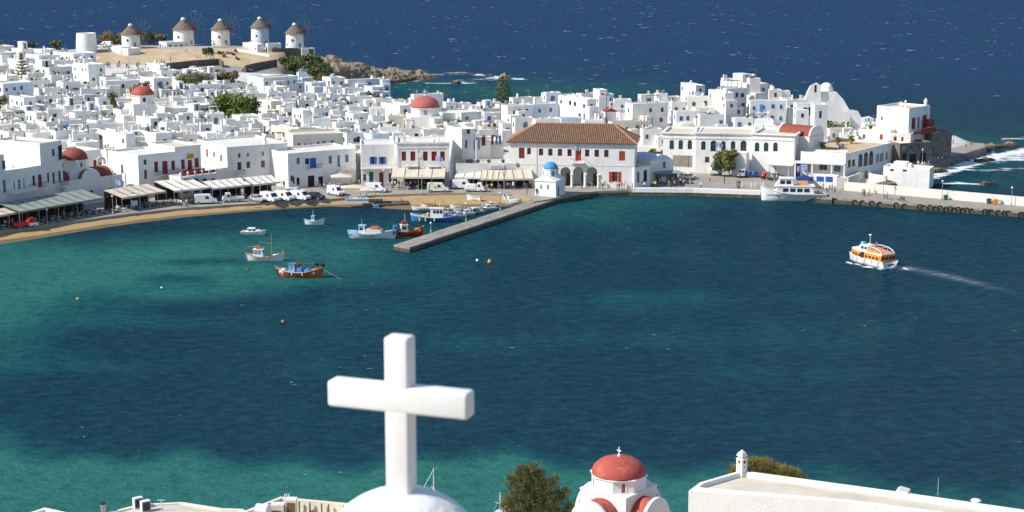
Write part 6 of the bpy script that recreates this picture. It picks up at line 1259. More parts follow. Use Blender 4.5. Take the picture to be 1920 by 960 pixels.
# ======================= AWNINGS AND STREET FURNITURE =======================
def awning(A, B, e, depth, rise, n, m, label, posts=True, val=.35):
    a, c = P(*A, e), P(*B, e); d = c - a; L_ = math.hypot(d.x, d.y); rz = math.atan2(d.y, d.x)
    root = thing('awning', label, 'awning', (a.x, a.y, 1.25), rz); z = e - 1.25
    for k in range(n):
        x0, x1 = L_ * k / n, L_ * (k + 1) / n - .10; sag = .10
        b = MB(); N = 5
        vs = []
        for j in range(N + 1):
            f = j / N; zz = z + rise * f - sag * math.sin(math.pi * f) + random.uniform(-.02, .02)
            vs += [(x0, depth * f, zz), ((x0 + x1) / 2, depth * f, zz - .06), (x1, depth * f, zz)]
        b.add(vs, [(j * 3 + i, j * 3 + i + 1, j * 3 + i + 4, j * 3 + i + 3) for j in range(N) for i in range(2)])
        b.add([(v[0], v[1], v[2] - .03) for v in vs], [(j * 3 + i, j * 3 + i + 3, j * 3 + i + 4, j * 3 + i + 1) for j in range(N) for i in range(2)])
        pn = b.build('awning_panel', m, root)
        vb = MB(); vb.box(x0, x1, -.05, -.01, z - val, z - .02); vb.build('valance', m, pn)
    sf_ = MB().box(.1, L_ - .1, depth - .12, depth - .02, 0, z + rise - .35).build('shade_backing', 'wood', root)  # dark backing board added to deepen the shade under the awning
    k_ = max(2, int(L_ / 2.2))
    for i in range(k_): MB().box(.3 + (L_ - .6) * i / k_, .3 + (L_ - .6) * (i + .82) / k_, depth - .18, depth - .125, .15, 2.35).build('shade_panel', 'void', sf_)  # near-black panels on the backing, standing in for deep shade
    f = MB(); f.tube((0, 0, z - .05), (L_, 0, z - .05), .06, n=5)
    for k in range(n + 1): f.tube((L_ * k / n - .05, 0, z), (L_ * k / n - .05, depth, z + rise), .045, n=4)
    f.build('awning_frame', 'metal_dark', root)
    if posts:
        for k in range(0, n + 1, max(1, n // 4)): MB().tube((min(L_ - .05, max(.05, L_ * k / n)), .03, 0), (min(L_ - .05, max(.05, L_ * k / n)), .03, z - .06), .055, n=6).build('post', 'metal_grey', root)
    return root
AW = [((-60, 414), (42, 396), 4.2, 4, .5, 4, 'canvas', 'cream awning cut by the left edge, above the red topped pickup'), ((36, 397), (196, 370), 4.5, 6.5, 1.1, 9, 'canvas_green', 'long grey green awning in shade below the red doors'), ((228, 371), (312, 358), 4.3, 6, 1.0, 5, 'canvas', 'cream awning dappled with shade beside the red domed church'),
      ((326, 358), (395, 350.5), 4.4, 9, 1.0, 4, 'canvas_white', 'broad cream awning under the arcaded terrace'), ((398, 353), (472, 345.5), 4.2, 5, .9, 5, 'canvas_white', 'cream awning below the big plain house'), ((474, 346), (528, 340.5), 4.4, 4.5, 1.0, 4, 'canvas_white', 'cream awning with dark gaps at the right of the plain house'),
      ((733, 332), (835, 332), 4.2, 4.7, 1.5, 4, 'canvas', 'striped beam cream awning under the grand red shuttered house'), ((852, 331.5), (905, 333), 3.7, 3.6, 1.4, 3, 'canvas_white', 'white slatted awning at the left of the low cafe'), ((901, 335), (945, 335.5), 3.6, 3.6, 1.5, 4, 'canvas', 'cream awning in the middle of the low cafe'), ((946, 335.5), (1001, 334.5), 3.6, 3.6, 1.5, 3, 'canvas', 'cream awning at the right of the low cafe next to the chapel')]
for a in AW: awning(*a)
def tent(px, py, e, w_, d_, h_, m, label, rz=0.0, peak=.7):
    p = P(px, py, e); root = thing('market_canopy', label, 'canopy', (p.x, p.y, e), rz)
    for k in range(4):
        c = [(-w_ / 2, -d_ / 2), (w_ / 2, -d_ / 2), (w_ / 2, d_ / 2), (-w_ / 2, d_ / 2)]; a, b2 = c[k], c[(k + 1) % 4]
        MB().add([(*a, h_), (*b2, h_), (0, 0, h_ + peak), (*a, h_ - .25), (*b2, h_ - .25)], [(0, 1, 2), (0, 3, 4, 1)]).build('canopy_panel', m, root)
    for x in (-1, 1):
        for y in (-1, 1): MB().tube((x * w_ * .48, y * d_ * .48, 0), (x * w_ * .48, y * d_ * .48, h_), .05, n=5).build('post', 'metal_grey', root)
    return root
tent(640, 351, 1.25, 4.6, 3.6, 2.5, 'canvas', 'pointed cream canopy beside the outside stair', R(8)); tent(664, 372, 1.25, 5.6, 3.8, 2.5, 'canvas', 'wide cream market canopy on the beach front', R(6), .5); tent(690, 375, 1.2, 3.4, 3.2, 2.3, 'canvas', 'smaller cream market canopy next to the wide one', R(4), .5)
tent(1508, 352, 1.25, 3.6, 3.0, 2.1, 'canvas_blue', 'dark blue gazebo behind the tour boat', R(-4), .9)
mk = P(668, 380, 1.0); ms = thing('market_stall', 'white sided fish stall standing on the beach jetty', 'stall', (mk.x, mk.y, 1.0), R(3))
MB().box(-2.2, 2.6, -.6, .6, 0, .85).build('counter', 'metal_white', ms); MB().box(-2.3, 2.7, -.75, .75, .86, .93).build('counter_top', 'marble', ms)
for i in range(8): MB().box(-2.1 + i * .58, -1.65 + i * .58, -.5, .4, .94, 1.1 + random.random() * .15).build('fish_crate', random.choice(['light_blue', 'green_paint', 'flag_white', 'canvas']), ms)
# lamp posts
def lamp(px, py, top, label, e=1.25, g='harbour lamp posts'):
    p = P(px, py, e); h_ = (PY(px, top, p.y).z - e); root = thing('lamp_post', label, 'lamp post', (p.x, p.y, e), 0, g)
    MB().lathe([(.16, 0), (.14, .5), (.07, .6), (.05, h_ - .35)], 8).build('post', 'metal_grey', root); MB().ball((0, 0, h_ - .2), .22, 10).build('globe', 'metal_white', root, sm=True)
for x, y, t, l in [(89, 419, 391, 'lamp post before the green awning'), (212, 402, 366, 'lamp post before the red domed church, next to the flag'), (720, 378, 317, 'tall lamp pole on the beach below the blue shutters'), (791, 362, 326, 'lamp post before the grand house awning'), (341, 385, 352, 'thin lamp post at the corner of the broad cream awning'), (488, 375, 338, 'thin lamp post behind the parked white vans'), (528, 372, 342, 'lamp post at the right end of the cream awnings'), (962, 356, 341, 'lamp post before the cafe'), (1820, 388, 352, 'lamp post on the mole among the green bins') if False else (1766, 374, 338, 'lamp post on the mole, the left of two'), (1896, 385, 350, 'lamp post on the mole, the right of two'), (1656, 366, 330, 'thin lamp pole on the mole behind the fishermen')]: lamp(x, y, t, l)
for x, y, t, l in [(808, 437, 416, 'lamp post on the outer part of the stone pier'), (874, 416, 380, 'lamp post halfway along the stone pier'), (938, 395, 360, 'lamp post with a white base at the root of the stone pier')]: lamp(x, y, t, l, .95)
for x, y, t, l in [(1729, 309, 279, 'white lamp post on the outer quay, the left of two'), (1772, 296, 277, 'white lamp post on the outer quay, the right of two')]: lamp(x, y, t, l, 1.86)
# flags
def flag(px, py, top, label, e=1.25, L_=1.8, kind='gr', base=None, rz=0.0):
    p = base or P(px, py, e); h_ = PY(px, top, p.y).z - p.z; root = thing('flag', label, 'flag', (p.x, p.y, p.z), rz, 'flags along the harbour')
    MB().tube((0, 0, 0), (0, 0, h_), .05, .03, 6).build('pole', 'metal_white', root)
    b = MB(); n = 12; H_ = L_ * .66; w_ = lambda x: .12 * math.sin(x / L_ * 9) * x / L_
    for i in range(n):
        for j in range(9):
            x0, x1 = L_ * i / n, L_ * (i + 1) / n; z1 = h_ - .05 - H_ * j / 9; z0 = h_ - .05 - H_ * (j + 1) / 9; d0, d1 = -.25 * x0, -.25 * x1
            m = 0 if j % 2 == 0 else 1
            if kind == 'gr' and j < 5 and i < 4: m = 1 if (j == 2 or i in (1, 2) and False) or i == 2 and False else 0
            if kind == 'gr' and j < 5 and i < 4 and i in (1, 2): m = 1 if i == 1 or j == 2 else 0
            b.add([(x0, w_(x0), z0 + d0), (x1, w_(x1), z0 + d1), (x1, w_(x1), z1 + d1), (x0, w_(x0), z1 + d0)], [(0, 1, 2, 3)], m)
    b.build('cloth', ['flag_blue', 'flag_white'], root)
flag(219, 393, 335, 'striped blue and white flag on a tall pole before the red domed church')
flag(1512, 350, 306, 'striped blue and white flag on a pole by the tour boat', L_=2.2, rz=R(180))
for x, y, t, l in [(1074, 303, 272, 'blue and white flag on the town hall balcony'), (1013, 348, 299, 'blue and white flag left of the blue chapel dome'), (1342, 300, 266, 'blue and white flag on the school front'), (817, 322, 292, 'blue and white flag on the grand house balcony')]:
    e_ = {1074: 5.9, 1013: 1.25, 1342: 4.2, 817: 4.5}[x]; q = P(x, y, e_)
    if x == 817: q = PY(x, y - 12, P(815, 350, 1.25).y - 1.2)
    if x == 1074: q = PY(x, y, th.a.y - 2.2)
    if x == 1342: q = PY(x, y, P(1342, 325, 1.25).y - .8)
    flag(x, y, t, l, base=q, L_=1.5)
for x, y, t, l in [(118, 232, 166, 'tall pale utility pole among the left houses'), (183, 252, 214, 'utility pole behind the left waterfront houses'), (1262, 232, 206, 'utility pole left of the arched school roof'), (1413, 233, 211, 'utility pole beside the red vaulted chapel'), (1137, 234, 176, 'utility pole beside the maroon roofed chapel'), (1012, 232, 208, 'utility pole behind the tiled town hall roof'), (560, 262, 214, 'utility pole behind the plain waterfront house')]:
    p = find_ground(x, y); h_ = PY(x, t, p.y).z - p.z; r_ = thing('utility_pole', l, 'pole', p, R(20), 'utility poles in the town'); MB().tube((0, 0, -1), (0, 0, h_), .13, .09, 7).build('post', 'bark', r_); MB().box(-.7, .7, -.06, .06, h_ - .5, h_ - .38).build('crossarm', 'bark', r_)
    for u in (-.55, 0, .55): MB().tube((u, 0, h_ - .38), (u, 0, h_ - .2), .05, n=6).build('insulator', 'metal_white', r_)
# cafe furniture under the awnings
b = MB(); b.lathe([(.42, .70), (.42, .74)], 12); b.tube((0, 0, .03), (0, 0, .7), .04, n=6); b.lathe([(.25, 0), (.22, .03)], 8); TBL = b.mesh('cafe_table', ['canvas_white'])
CHR = []
for cm in ('metal_dark', 'wood', 'boat_blue'):
    b = MB(); b.box(-.2, .2, -.2, .2, .42, .46); b.box(-.2, .2, .17, .2, .46, .88)
    for x in (-.19, .15):
        for y in (-.19, .15): b.box(x, x + .04, y, y + .04, 0, .42)
    CHR.append(b.mesh('cafe_chair', [cm]))
rc_ = random.Random(9)
AWN = ['left edge cream', 'long grey green', 'dappled cream', 'broad cream', 'plain house', 'gapped cream', 'grand house', 'white slatted', 'middle cafe', 'chapel side']
for ai, (A, B, e, dep, rise, n, m, lab) in enumerate(AW):
    a, c = P(*A, e), P(*B, e); d = Vector((c.x - a.x, c.y - a.y, 0)); L_ = d.length; d.normalize(); nn = Vector((-d.y, d.x, 0)); nm = ' '.join(lab.split()[:3]) if False else lab
    k = int(L_ / 2.3)
    for i in range(k):
        for row in range(2):
            q = a + d * (L_ * (i + .5) / k + rc_.uniform(-.3, .3)) + nn * (.9 + row * 1.9 + rc_.uniform(-.2, .2))
            tag(link('cafe_table', TBL, None, (q.x, q.y, 1.25)), f'small round pale cafe table under the {AWN[ai]} awning', 'table', 'cafe tables under the awnings')
            for s_ in (-1, 1):
                ci = rc_.randint(0, 2)
                tag(link('cafe_chair', CHR[ci], None, (q.x + s_ * .62 * d.x, q.y + s_ * .62 * d.y, 1.25), math.atan2(d.y, d.x) - s_ * math.pi / 2 + rc_.uniform(-.3, .3)), f"{['dark', 'brown', 'blue'][ci]} cafe chair at a table under the {AWN[ai]} awning", 'chair', 'cafe chairs under the awnings')
# white chairs and tables on the outer quay
for i in range(16):
    q = P(1722 + (i % 8) * 6.2, 312 - (i % 8) * 1.9 - (i // 8) * 3.2, 1.86); ch = CHR[0].copy() if i == 0 else ch; 
    if i == 0: ch.materials.clear(); ch.materials.append(MATS['metal_white'])
    tag(link('terrace_chair', ch, None, (q.x, q.y, 1.86), rc_.uniform(0, 6)), 'white chair set out on the outer quay terrace', 'chair', 'white chairs on the outer quay')
# tyre fenders along the mole
b = MB(); N = 14
for i in range(N):
    t = 2 * math.pi * i / N
    for j in range(6):
        u = 2 * math.pi * j / 6; r = .42 + .15 * math.cos(u); b.v.append((r * math.cos(t), .13 * math.sin(u), r * math.sin(t)))
b.f = [(i * 6 + j, ((i + 1) % N) * 6 + j, ((i + 1) % N) * 6 + (j + 1) % 6, i * 6 + (j + 1) % 6) for i in range(N) for j in range(6)]; b.m = [0] * len(b.f)
TYRE = b.mesh('tyre_fender', ['rubber'], True)
me_ = [(1552, 370.8), (1700, 381.7), (1920, 397.3), (2400, 433)]
for i, x in enumerate([1564, 1602, 1616, 1634, 1649, 1680, 1695, 1724, 1731, 1743, 1753, 1762, 1773, 1781, 1788, 1796, 1804, 1812, 1821, 1846, 1853, 1858, 1871, 1883, 1890, 1914, 1921]):
    q = P(x, interp(me_, x), 1.1); tag(link('tyre_fender', TYRE, None, (q.x, q.y - .22, .55 + .1 * math.sin(i * 3)), R(-6), (1.1,) * 3), 'black tyre fender hanging on the mole edge', 'tyre', 'tyre fenders on the mole')
# bins, crates on the mole
for x, y, m, l in [(1773, 375, 'green_paint', 'green wheeled bin against the mole wall, the left one'), (1854, 382, 'green_paint', 'green wheeled bin against the mole wall beside the orange box'), (1866, 383, 'tender_orange', 'orange rubbish box against the mole wall'), (1872, 383, 'metal_white', 'white cabinet beside the orange box on the mole')]:
    q = P(x, y, 1.2); r_ = thing('rubbish_bin', l, 'bin', (q.x, q.y, 1.2)); MB().box(-.4, .4, -.35, .35, .1, 1.0, 0, -.04).build('bin_body', m, r_); MB().box(-.46, .46, -.42, .42, 1.0, 1.1, 0, .05).build('lid', m, r_)
# plaza railing
for k, (x0, x1) in enumerate([(1392, 1410), (1416, 1432)]):
    q = P(x0, 351, 1.25); q2 = P(x1, 352, 1.25); r_ = thing('quay_railing', ['white pipe railing left of the green bin by the tour boat', 'white pipe railing right at the bow of the tour boat'][k], 'railing', (q.x, q.y, 1.25)); L_ = q2.x - q.x
    for z in (.5, .95): MB().tube((0, 0, z), (L_, 0, z), .04, n=5).build('rail', 'metal_white', r_)
    for t in (0, 1): MB().box(L_ * t - .15, L_ * t + .15, -.12, .12, 0, 1.1).build('post', 'white', r_)
# ======================= VEHICLES =======================
def wheel_mesh():
    b = MB(); b.tube((0, -.1, 0), (0, .1, 0), .32, n=14, m=0); b.tube((0, -.115, 0), (0, -.1, 0), .19, n=10, m=1); b.tube((0, .1, 0), (0, .115, 0), .19, n=10, m=1); return b.mesh('wheel', ['rubber', 'metal_grey'])
WHEEL = wheel_mesh()
def body_from(prof, w_, belt, tuck, m=0):
    """side profile pushed across the width, narrowing above the belt line"""
    b = MB(); n = len(prof); ys = [-w_ / 2, -w_ / 2 + .06, w_ / 2 - .06, w_ / 2]
    def yy(y, z): return y * (1 - tuck * max(0, z - belt) / .7)
    for y in ys:
        k = 1.0 if abs(y) < w_ / 2 - .01 else .97
        cx = sum(p[0] for p in prof) / n; cz = sum(p[1] for p in prof) / n
        b.v += [(cx + (p[0] - cx) * k, yy(y, p[1]), cz + (p[1] - cz) * k) for p in prof]
    for j in range(3): b.f += [(j * n + i, j * n + (i + 1) % n, (j + 1) * n + (i + 1) % n, (j + 1) * n + i) for i in range(n)]
    b.f += [tuple(range(n - 1, -1, -1)), tuple(range(3 * n, 4 * n))]; b.m = [m] * len(b.f)
    return b
VEH = {}
def vehicle_proto(kind):
    if kind in VEH: return VEH[kind]
    if kind == 'van':
        prof = [(-2.35, .35), (-2.38, 1.0), (-2.3, 1.95), (-2.15, 2.05), (.75, 2.05), (1.05, 1.98), (1.75, 1.2), (2.2, 1.02), (2.38, .85), (2.4, .35)]; w_, belt, tuck = 1.8, 1.05, .06
        sidew = [(-.1, .75, 1.15, 1.75, .55)]; ws = [(1.12, 1.92), (1.70, 1.24)]; rw = True; L = (-1.5, 1.55)
    elif kind == 'car':
        prof = [(-2.0, .32), (-2.05, .8), (-1.9, .95), (-1.55, 1.42), (.3, 1.46), (1.0, .98), (1.8, .85), (2.02, .65), (2.02, .32)]; w_, belt, tuck = 1.68, .9, .16
        sidew = [(-1.35, -.45, .98, 1.36, .2), (-.35, .75, .98, 1.36, .55)]; ws = [(.36, 1.40), (.94, 1.0)]; rw = False; L = (-1.25, 1.3)
    elif kind == 'truck':
        prof = [(.55, .4), (.55, 1.95), (1.5, 1.98), (2.05, 1.25), (2.2, .9), (2.25, .4)]; w_, belt, tuck = 1.75, 1.1, .06
        sidew = [(.75, 1.35, 1.2, 1.78, .4)]; ws = [(1.55, 1.9), (2.0, 1.3)]; rw = False; L = (-1.5, 1.5)
    meshes = {}
    meshes['body'] = body_from(prof, w_, belt, tuck).mesh('body', ['car_paint'])
    g = MB(); hw = w_ / 2
    yw = lambda z: hw * (1 - tuck * max(0, z - belt) / .7)
    for x0, x1, z0, z1, sl in sidew:
        for s_ in (-1, 1): g.add([(x0, s_ * (yw(z0) + .012), z0), (x1, s_ * (yw(z0) + .012), z0), (x1 - sl * .5, s_ * (yw(z1) + .012), z1), (x0 + .05, s_ * (yw(z1) + .012), z1)], [(0, 1, 2, 3)])
    (xa, za), (xb, zb) = ws; g.add([(xa + .03, -yw(za) * .86, za), (xa + .03, yw(za) * .86, za), (xb + .03, yw(zb) * .9, zb), (xb + .03, -yw(zb) * .9, zb)], [(0, 1, 2, 3)])
    if kind == 'van':
        for s_ in (-1, 1): g.add([(-2.375, s_ * .08, 1.3), (-2.375, s_ * .72, 1.3), (-2.345, s_ * .68, 1.8), (-2.345, s_ * .08, 1.8)], [(0, 1, 2, 3)])
    if kind == 'car': g.add([(-1.6, -.55, 1.37), (-1.6, .55, 1.37), (-1.9, .62, 1.0), (-1.9, -.62, 1.0)], [(0, 1, 2, 3)])
    meshes['glazing'] = g.mesh('glazing', ['glass'])
    d = MB(); xf_ = prof[-1][0]; xr = prof[0][0]
    d.box(xf_ - .02, xf_ + .06, -hw * .96, hw * .96, .36, .52, 0); d.box((xr if kind != 'truck' else -2.3) - .06, (xr if kind != 'truck' else -2.3) + .02, -hw * .96, hw * .96, .38, .52, 0)
    meshes['bumper'] = d.mesh('bumper', ['metal_dark'])
    hl = MB(); hl.box(xf_ - .08, xf_ + .02, -.12, .12, .62, .78); meshes['headlight'] = hl.mesh('headlight', ['metal_white'])
    tl = MB(); tl.box(-.04, .03, -.06, .06, .85, 1.15); meshes['tail_light'] = tl.mesh('tail_light', ['car_red'])
    if kind == 'truck':
        t = MB(); t.box(-2.3, .5, -.85, .85, .62, .74); t.box(-2.3, -2.22, -.85, .85, .74, 1.1); t.box(-2.22, .5, -.85, -.79, .74, 1.1); t.box(-2.22, .5, .79, .85, .74, 1.1); t.box(.44, .5, -.79, .79, .74, 1.5); t.box(-2.2, 1.8, -.3, .3, .45, .6, 1); meshes['truck_bed'] = t.mesh('truck_bed', ['car_paint', 'metal_dark'])
    VEH[kind] = (meshes, L, hw, prof, kind); return VEH[kind]
def vehicle(kind, px, py, rz, col, label, e=None, p=None, group='vehicles parked along the harbour'):
    meshes, L, hw, prof, _ = vehicle_proto(kind); p = p or P(px, py, e if e is not None else 1.25)
    root = thing({'van': 'van', 'car': 'car', 'truck': 'pickup_truck'}[kind], label, {'van': 'van', 'car': 'car', 'truck': 'truck'}[kind], p, rz, group)
    for k, m in meshes.items():
        if k in ('headlight',):
            for s_ in (-1, 1): link(k, m, root, (0, s_ * (hw - .22), 0))
        elif k == 'tail_light':
            for s_ in (-1, 1): link(k, m, root, ((prof[0][0] if kind != 'truck' else -2.3), s_ * (hw - .12), 0))
        else:
            o = link(k, m, root); o.color = (*col, 1)
    for x in L:
        for s_ in (-1, 1): link('wheel', WHEEL, root, (x, s_ * (hw - .08), .32))
    return root
WH, SI, DK, BL = (.78, .78, .77), (.42, .43, .44), (.03, .03, .035), (.05, .15, .42)
CARS = [('van', 386, 382, R(12), WH, 'white van parked side on with its back to the cafe crowd'), ('truck', 437, 378.5, R(-165), WH, 'white pickup truck left of the row of parked vans'), ('car', 484, 378, R(-40), SI, 'silver car at the left of the parked row'), ('van', 506, 378, R(-42), WH, 'white van second from the left in the parked row'), ('van', 533, 376, R(-38), WH, 'white van in the middle of the parked row'), ('van', 563, 375, R(-35), WH, 'white van at the right of the parked row'), ('car', 592, 373, R(-30), DK, 'dark blue car at the right end of the parked row'),
        ('car', 556, 364, R(10), WH, 'white car behind the row of parked vans'), ('van', 630, 366, R(-50), WH, 'white van behind the cream market canopies'), ('van', 706, 360, R(-12), WH, 'white van facing right in front of the blue shutter house'), ('van', 821, 360, R(2), (.75, .74, .68), 'cream van with a yellow badge before the awning of the grand house'), ('truck', 890, 359.5, R(-4), WH, 'white truck with a wrapped load before the low cafe'), ('van', 868, 354, R(-2), WH, 'white van behind the wrapped load truck'),
        ('truck', 48, 427, R(35), (.55, .03, .03), 'red and white pickup at the left edge of the promenade'), ('van', 1340, 327, R(84), WH, 'white minibus seen from behind, left of three'), ('van', 1360.5, 329, R(86), WH, 'white minibus seen from behind, middle of three'), ('van', 1388, 331, R(88), WH, 'white minibus seen from behind, right of three'), ('car', 1413, 332, R(10), BL, 'blue car in the shade beside the right minibus'), ('car', 1291, 336, R(15), WH, 'white car beside the souvenir kiosk'), ('car', 1440, 334, R(15), (.35, .03, .03), 'red car in the shade before the school porch'), ('car', 1455, 336, R(20), (.05, .35, .45), 'turquoise car before the school porch')]
for k, x, y, rz, col, lab in CARS: v_ = vehicle(k, x, y, rz, col, lab); 
for o in list(bpy.data.objects):
    if o.get('label', '') == 'white truck with a wrapped load before the low cafe':
        b = MB(); b.box(-2.1, .35, -.75, .75, .76, 1.75, 0, .12); l_ = b.build('wrapped_load', 'canvas_white', o); m_ = l_.modifiers.new('round', 'BEVEL'); m_.width = .2; m_.segments = 2
    if o.get('label', '').startswith('cream van with a yellow badge'): MB().lathe([(.28, 0), (.28, .02)], 12).xf(Matrix.Translation((-.6, -.91, 1.25)) @ Matrix.Rotation(math.pi / 2, 4, 'X')).build('badge', 'yellow', o)
    if o.get('label', '').startswith('red and white pickup'): MB().box(.5, 2.3, -.89, .89, .4, 1.0).build('white_skirt', 'metal_white', o)
for k, x, y, rz, col, lab in [('car', 366, 132, R(-30), WH, 'white car on the road below the dry stone wall'), ('car', 381, 136, R(-35), WH, 'white car behind the brown hedge, second of the parked row'), ('car', 395, 136, R(5), DK, 'dark car parked right of the white cars below the windmills'), ('car', 410, 138, R(5), DK, 'dark car at the right end of the row below the windmills'), ('car', 463, 134, R(8), SI, 'silver car alone beside the right hand stone wall'), ('van', 1545, 268, R(-100), WH, 'white van parked above the roof terrace')]:
    q = find_ground(x, y) if k == 'car' else Vector(P(x, y, 4.6)); vehicle(k, x, y, rz, col, lab, p=q, group='vehicles on the hill')
for i, (x, y) in enumerate([(372, 81), (383, 80), (394, 81), (432, 80), (441, 80), (449, 81), (464, 80), (472, 81), (521, 80), (530, 81), (214, 86), (190, 88), (180, 90)]):
    q = find_ground(x, y + 4); q.y += 8; q.z = terr(q.x, q.y); vehicle(['car', 'car', 'van'][i % 3], x, y, R(15 * i), [WH, SI, DK, WH][i % 4], ['small parked car on the ridge between the windmills', 'small parked car on the ridge between the windmills', 'small parked van on the ridge between the windmills'][i % 3], p=q, group='cars on the windmill ridge')
# three wheeled delivery cart
q = P(257, 391, 1.25); r_ = thing('delivery_cart', 'small white topped delivery cart at the cream awning corner', 'cart', q, R(20)); MB().box(-1.2, .4, -.65, .65, .45, .7).build('cart_bed', 'metal_dark', r_); MB().box(-1.1, .1, -.6, .6, .7, 1.75).build('cargo_box', 'metal_white', r_); MB().extr([(.15, .45), (.15, 1.6), (.7, 1.55), (1.2, 1.0), (1.25, .45)], -.55, .55).build('cab', 'metal_dark', r_)
for x, y in ((-.7, -.55), (-.7, .55), (.8, 0)): link('wheel', WHEEL, r_, (x, y, .32), 0, (1, .8, 1))
# ======================= BOATS =======================
def hull(L, B, D, bow=.5, stern=.25, transom=.0, n=14, rake=.35, fl=.75, draft=.35, m=(0, 1), band=.22, pw=.42):
    """lofted hull: x forward (bow at +L/2), waterline at z=0. D freeboard amidships, bow/stern extra sheer"""
    b = MB(); st = []
    for i in range(n + 1):
        t = i / n; x = (t - .5) * L
        if transom: w_ = B / 2 * (transom + (1 - transom) * math.sin(min(1, t / .5) * math.pi / 2)) if t < .5 else B / 2 * max(.015, 1 - ((t - .5) / .5) ** 2.4)
        else: w_ = B / 2 * max(.015, (1 - abs((t - .48) / .52) ** 2.3))
        sh = D + bow * max(0, (t - .45) / .55) ** 2 + stern * max(0, (.45 - t) / .45) ** 2
        xo = rake * max(0, (t - .8) / .2) ** 2 - (rake * .6 * max(0, (.2 - t) / .2) ** 2 if not transom else 0)
        st.append((x, xo, w_, sh))
    rows = 6
    for x, xo, w_, sh in st:
        for s_ in (1, -1):
            for j in range(rows):
                f = j / (rows - 1); z = -draft + (sh + draft) * f; ww = w_ * (f ** pw) * (fl + (1 - fl) * f) if f > 0 else .01
                b.v.append((x + xo * f, s_ * ww, z))
    c = rows * 2
    for i in range(n):
        for s_ in (0, 1):
            for j in range(rows - 1):
                a = i * c + s_ * rows + j; q = (a, a + 1, a + 1 + c, a + c); b.f.append(q if s_ == 0 else q[::-1]); b.m.append(m[1] if j == rows - 2 else m[0])
    for e_ in (0, n):
        b.f.append(tuple(e_ * c + j for j in range(rows)) + tuple(e_ * c + rows + j for j in range(rows - 1, -1, -1))); b.m.append(m[0])
    dk = MB()
    for i in range(n):
        (x, xo, w_, sh), (x2, xo2, w2, sh2) = st[i], st[i + 1]; k = .84
        dk.add([(x + xo * k, -w_ * .93, sh - band), (x2 + xo2 * k, -w2 * .93, sh2 - band), (x2 + xo2 * k, w2 * .93, sh2 - band), (x + xo * k, w_ * .93, sh - band)], [(0, 1, 2, 3)])
    gw = MB()
    for s_ in (-1, 1):
        for i in range(n):
            (x, xo, w_, sh), (x2, xo2, w2, sh2) = st[i], st[i + 1]; t0, t1 = .09, .06
            gw.add([(x + xo, s_ * (w_ + .04), sh - .05), (x2 + xo2, s_ * (w2 + .04), sh2 - .05), (x2 + xo2, s_ * (w2 + .04), sh2 + .05), (x + xo, s_ * (w_ + .04), sh + .05), (x + xo, s_ * (w_ - .08), sh + .05), (x2 + xo2, s_ * (w2 - .08), sh2 + .05)], [(0, 1, 2, 3), (3, 2, 5, 4)])
    return b, dk, gw, st
def boat(name, label, px0, px1, py, rz, B_ratio=.33, hullm='boat_white', bandm='boat_white', deckm='deck', gunm='ochre', D=.75, bow=.6, stern=.35, transom=0.0, group='boats in the harbour', L=None, z=0.0):
    p = P((px0 + px1) / 2, py, 0.0); s_ = scale_at(p); L = L or (px1 - px0) / s_ / max(.3, abs(math.cos(rz)))
    root = thing(name, label, 'boat', (p.x, p.y, z), rz, group)
    h_, d_, g_, st = hull(L * .97, L * B_ratio, D, bow, stern, transom)
    h_.build('hull', [hullm, bandm], root, sm=True); d_.build('deck', deckm, root); g_.build('gunwale', gunm, root)
    return root, L
def cabin(root, x0, x1, w_, z0, z1, m='boat_white', roofm=None, win=True, slope=.15, name='cabin', glass='glass'):
    b = MB(); b.extr([(x0, z0), (x1, z0), (x1 - slope, z1), (x0 + .05, z1)], -w_ / 2, w_ / 2); o = b.build(name, m, root)
    MB().box(x0 - .12, x1 - slope + .14, -w_ / 2 - .1, w_ / 2 + .1, z1, z1 + .08).build('cabin_roof', roofm or m, o)
    if win:
        n = max(1, int((x1 - x0) / .8)); hz = (z1 - z0)
        for s_ in (-1, 1):
            for i in range(n):
                u0 = x0 + .18 + (x1 - x0 - .45) * i / n; u1 = u0 + (x1 - x0 - .45) / n * .8
                MB().box(u0, u1, s_ * (w_ / 2 + .012) - .01, s_ * (w_ / 2 + .012) + .01, z0 + hz * .5, z0 + hz * .85).build('window', glass, o)
        b = MB(); xa = x1 - slope * .5 + .02; b.add([(xa + .05 * slope, -w_ * .4, z0 + hz * .5), (xa + .05 * slope, w_ * .4, z0 + hz * .5), (x1 - slope * .88 + .03, w_ * .4, z0 + hz * .86), (x1 - slope * .88 + .03, -w_ * .4, z0 + hz * .86)], [(0, 1, 2, 3)]); b.build('windscreen', glass, o)
    return o
def mast(root, x, z0, h_, m='ochre', yard=0.0, r=.05, rig=None):
    o = MB().tube((x, 0, z0), (x, 0, z0 + h_), r, r * .6, 6).build('mast', m, root)
    if yard: MB().tube((x, 0, z0 + h_ * .55), (x + yard, 0, z0 + h_ * .62), r * .8, r * .5, 5).build('boom', m, o)
    if rig:
        b = MB()
        for (rx, ry, rzz) in rig: b.tube((x, 0, z0 + h_ * .95), (rx, ry, rzz), .012, n=3)
        b.build('rigging', 'metal_dark', o)
    return o
# 1 small white caique
r_, L = boat('fishing_boat', 'small white double ended boat nearest the parked vans', 571, 607, 421, R(-8), gunm='light_blue'); cabin(r_, -L * .12, L * .05, .9, .5, 1.7, 'boat_white', 'light_blue'); mast(r_, -L * .05, 1.7, 1.2, 'metal_white')
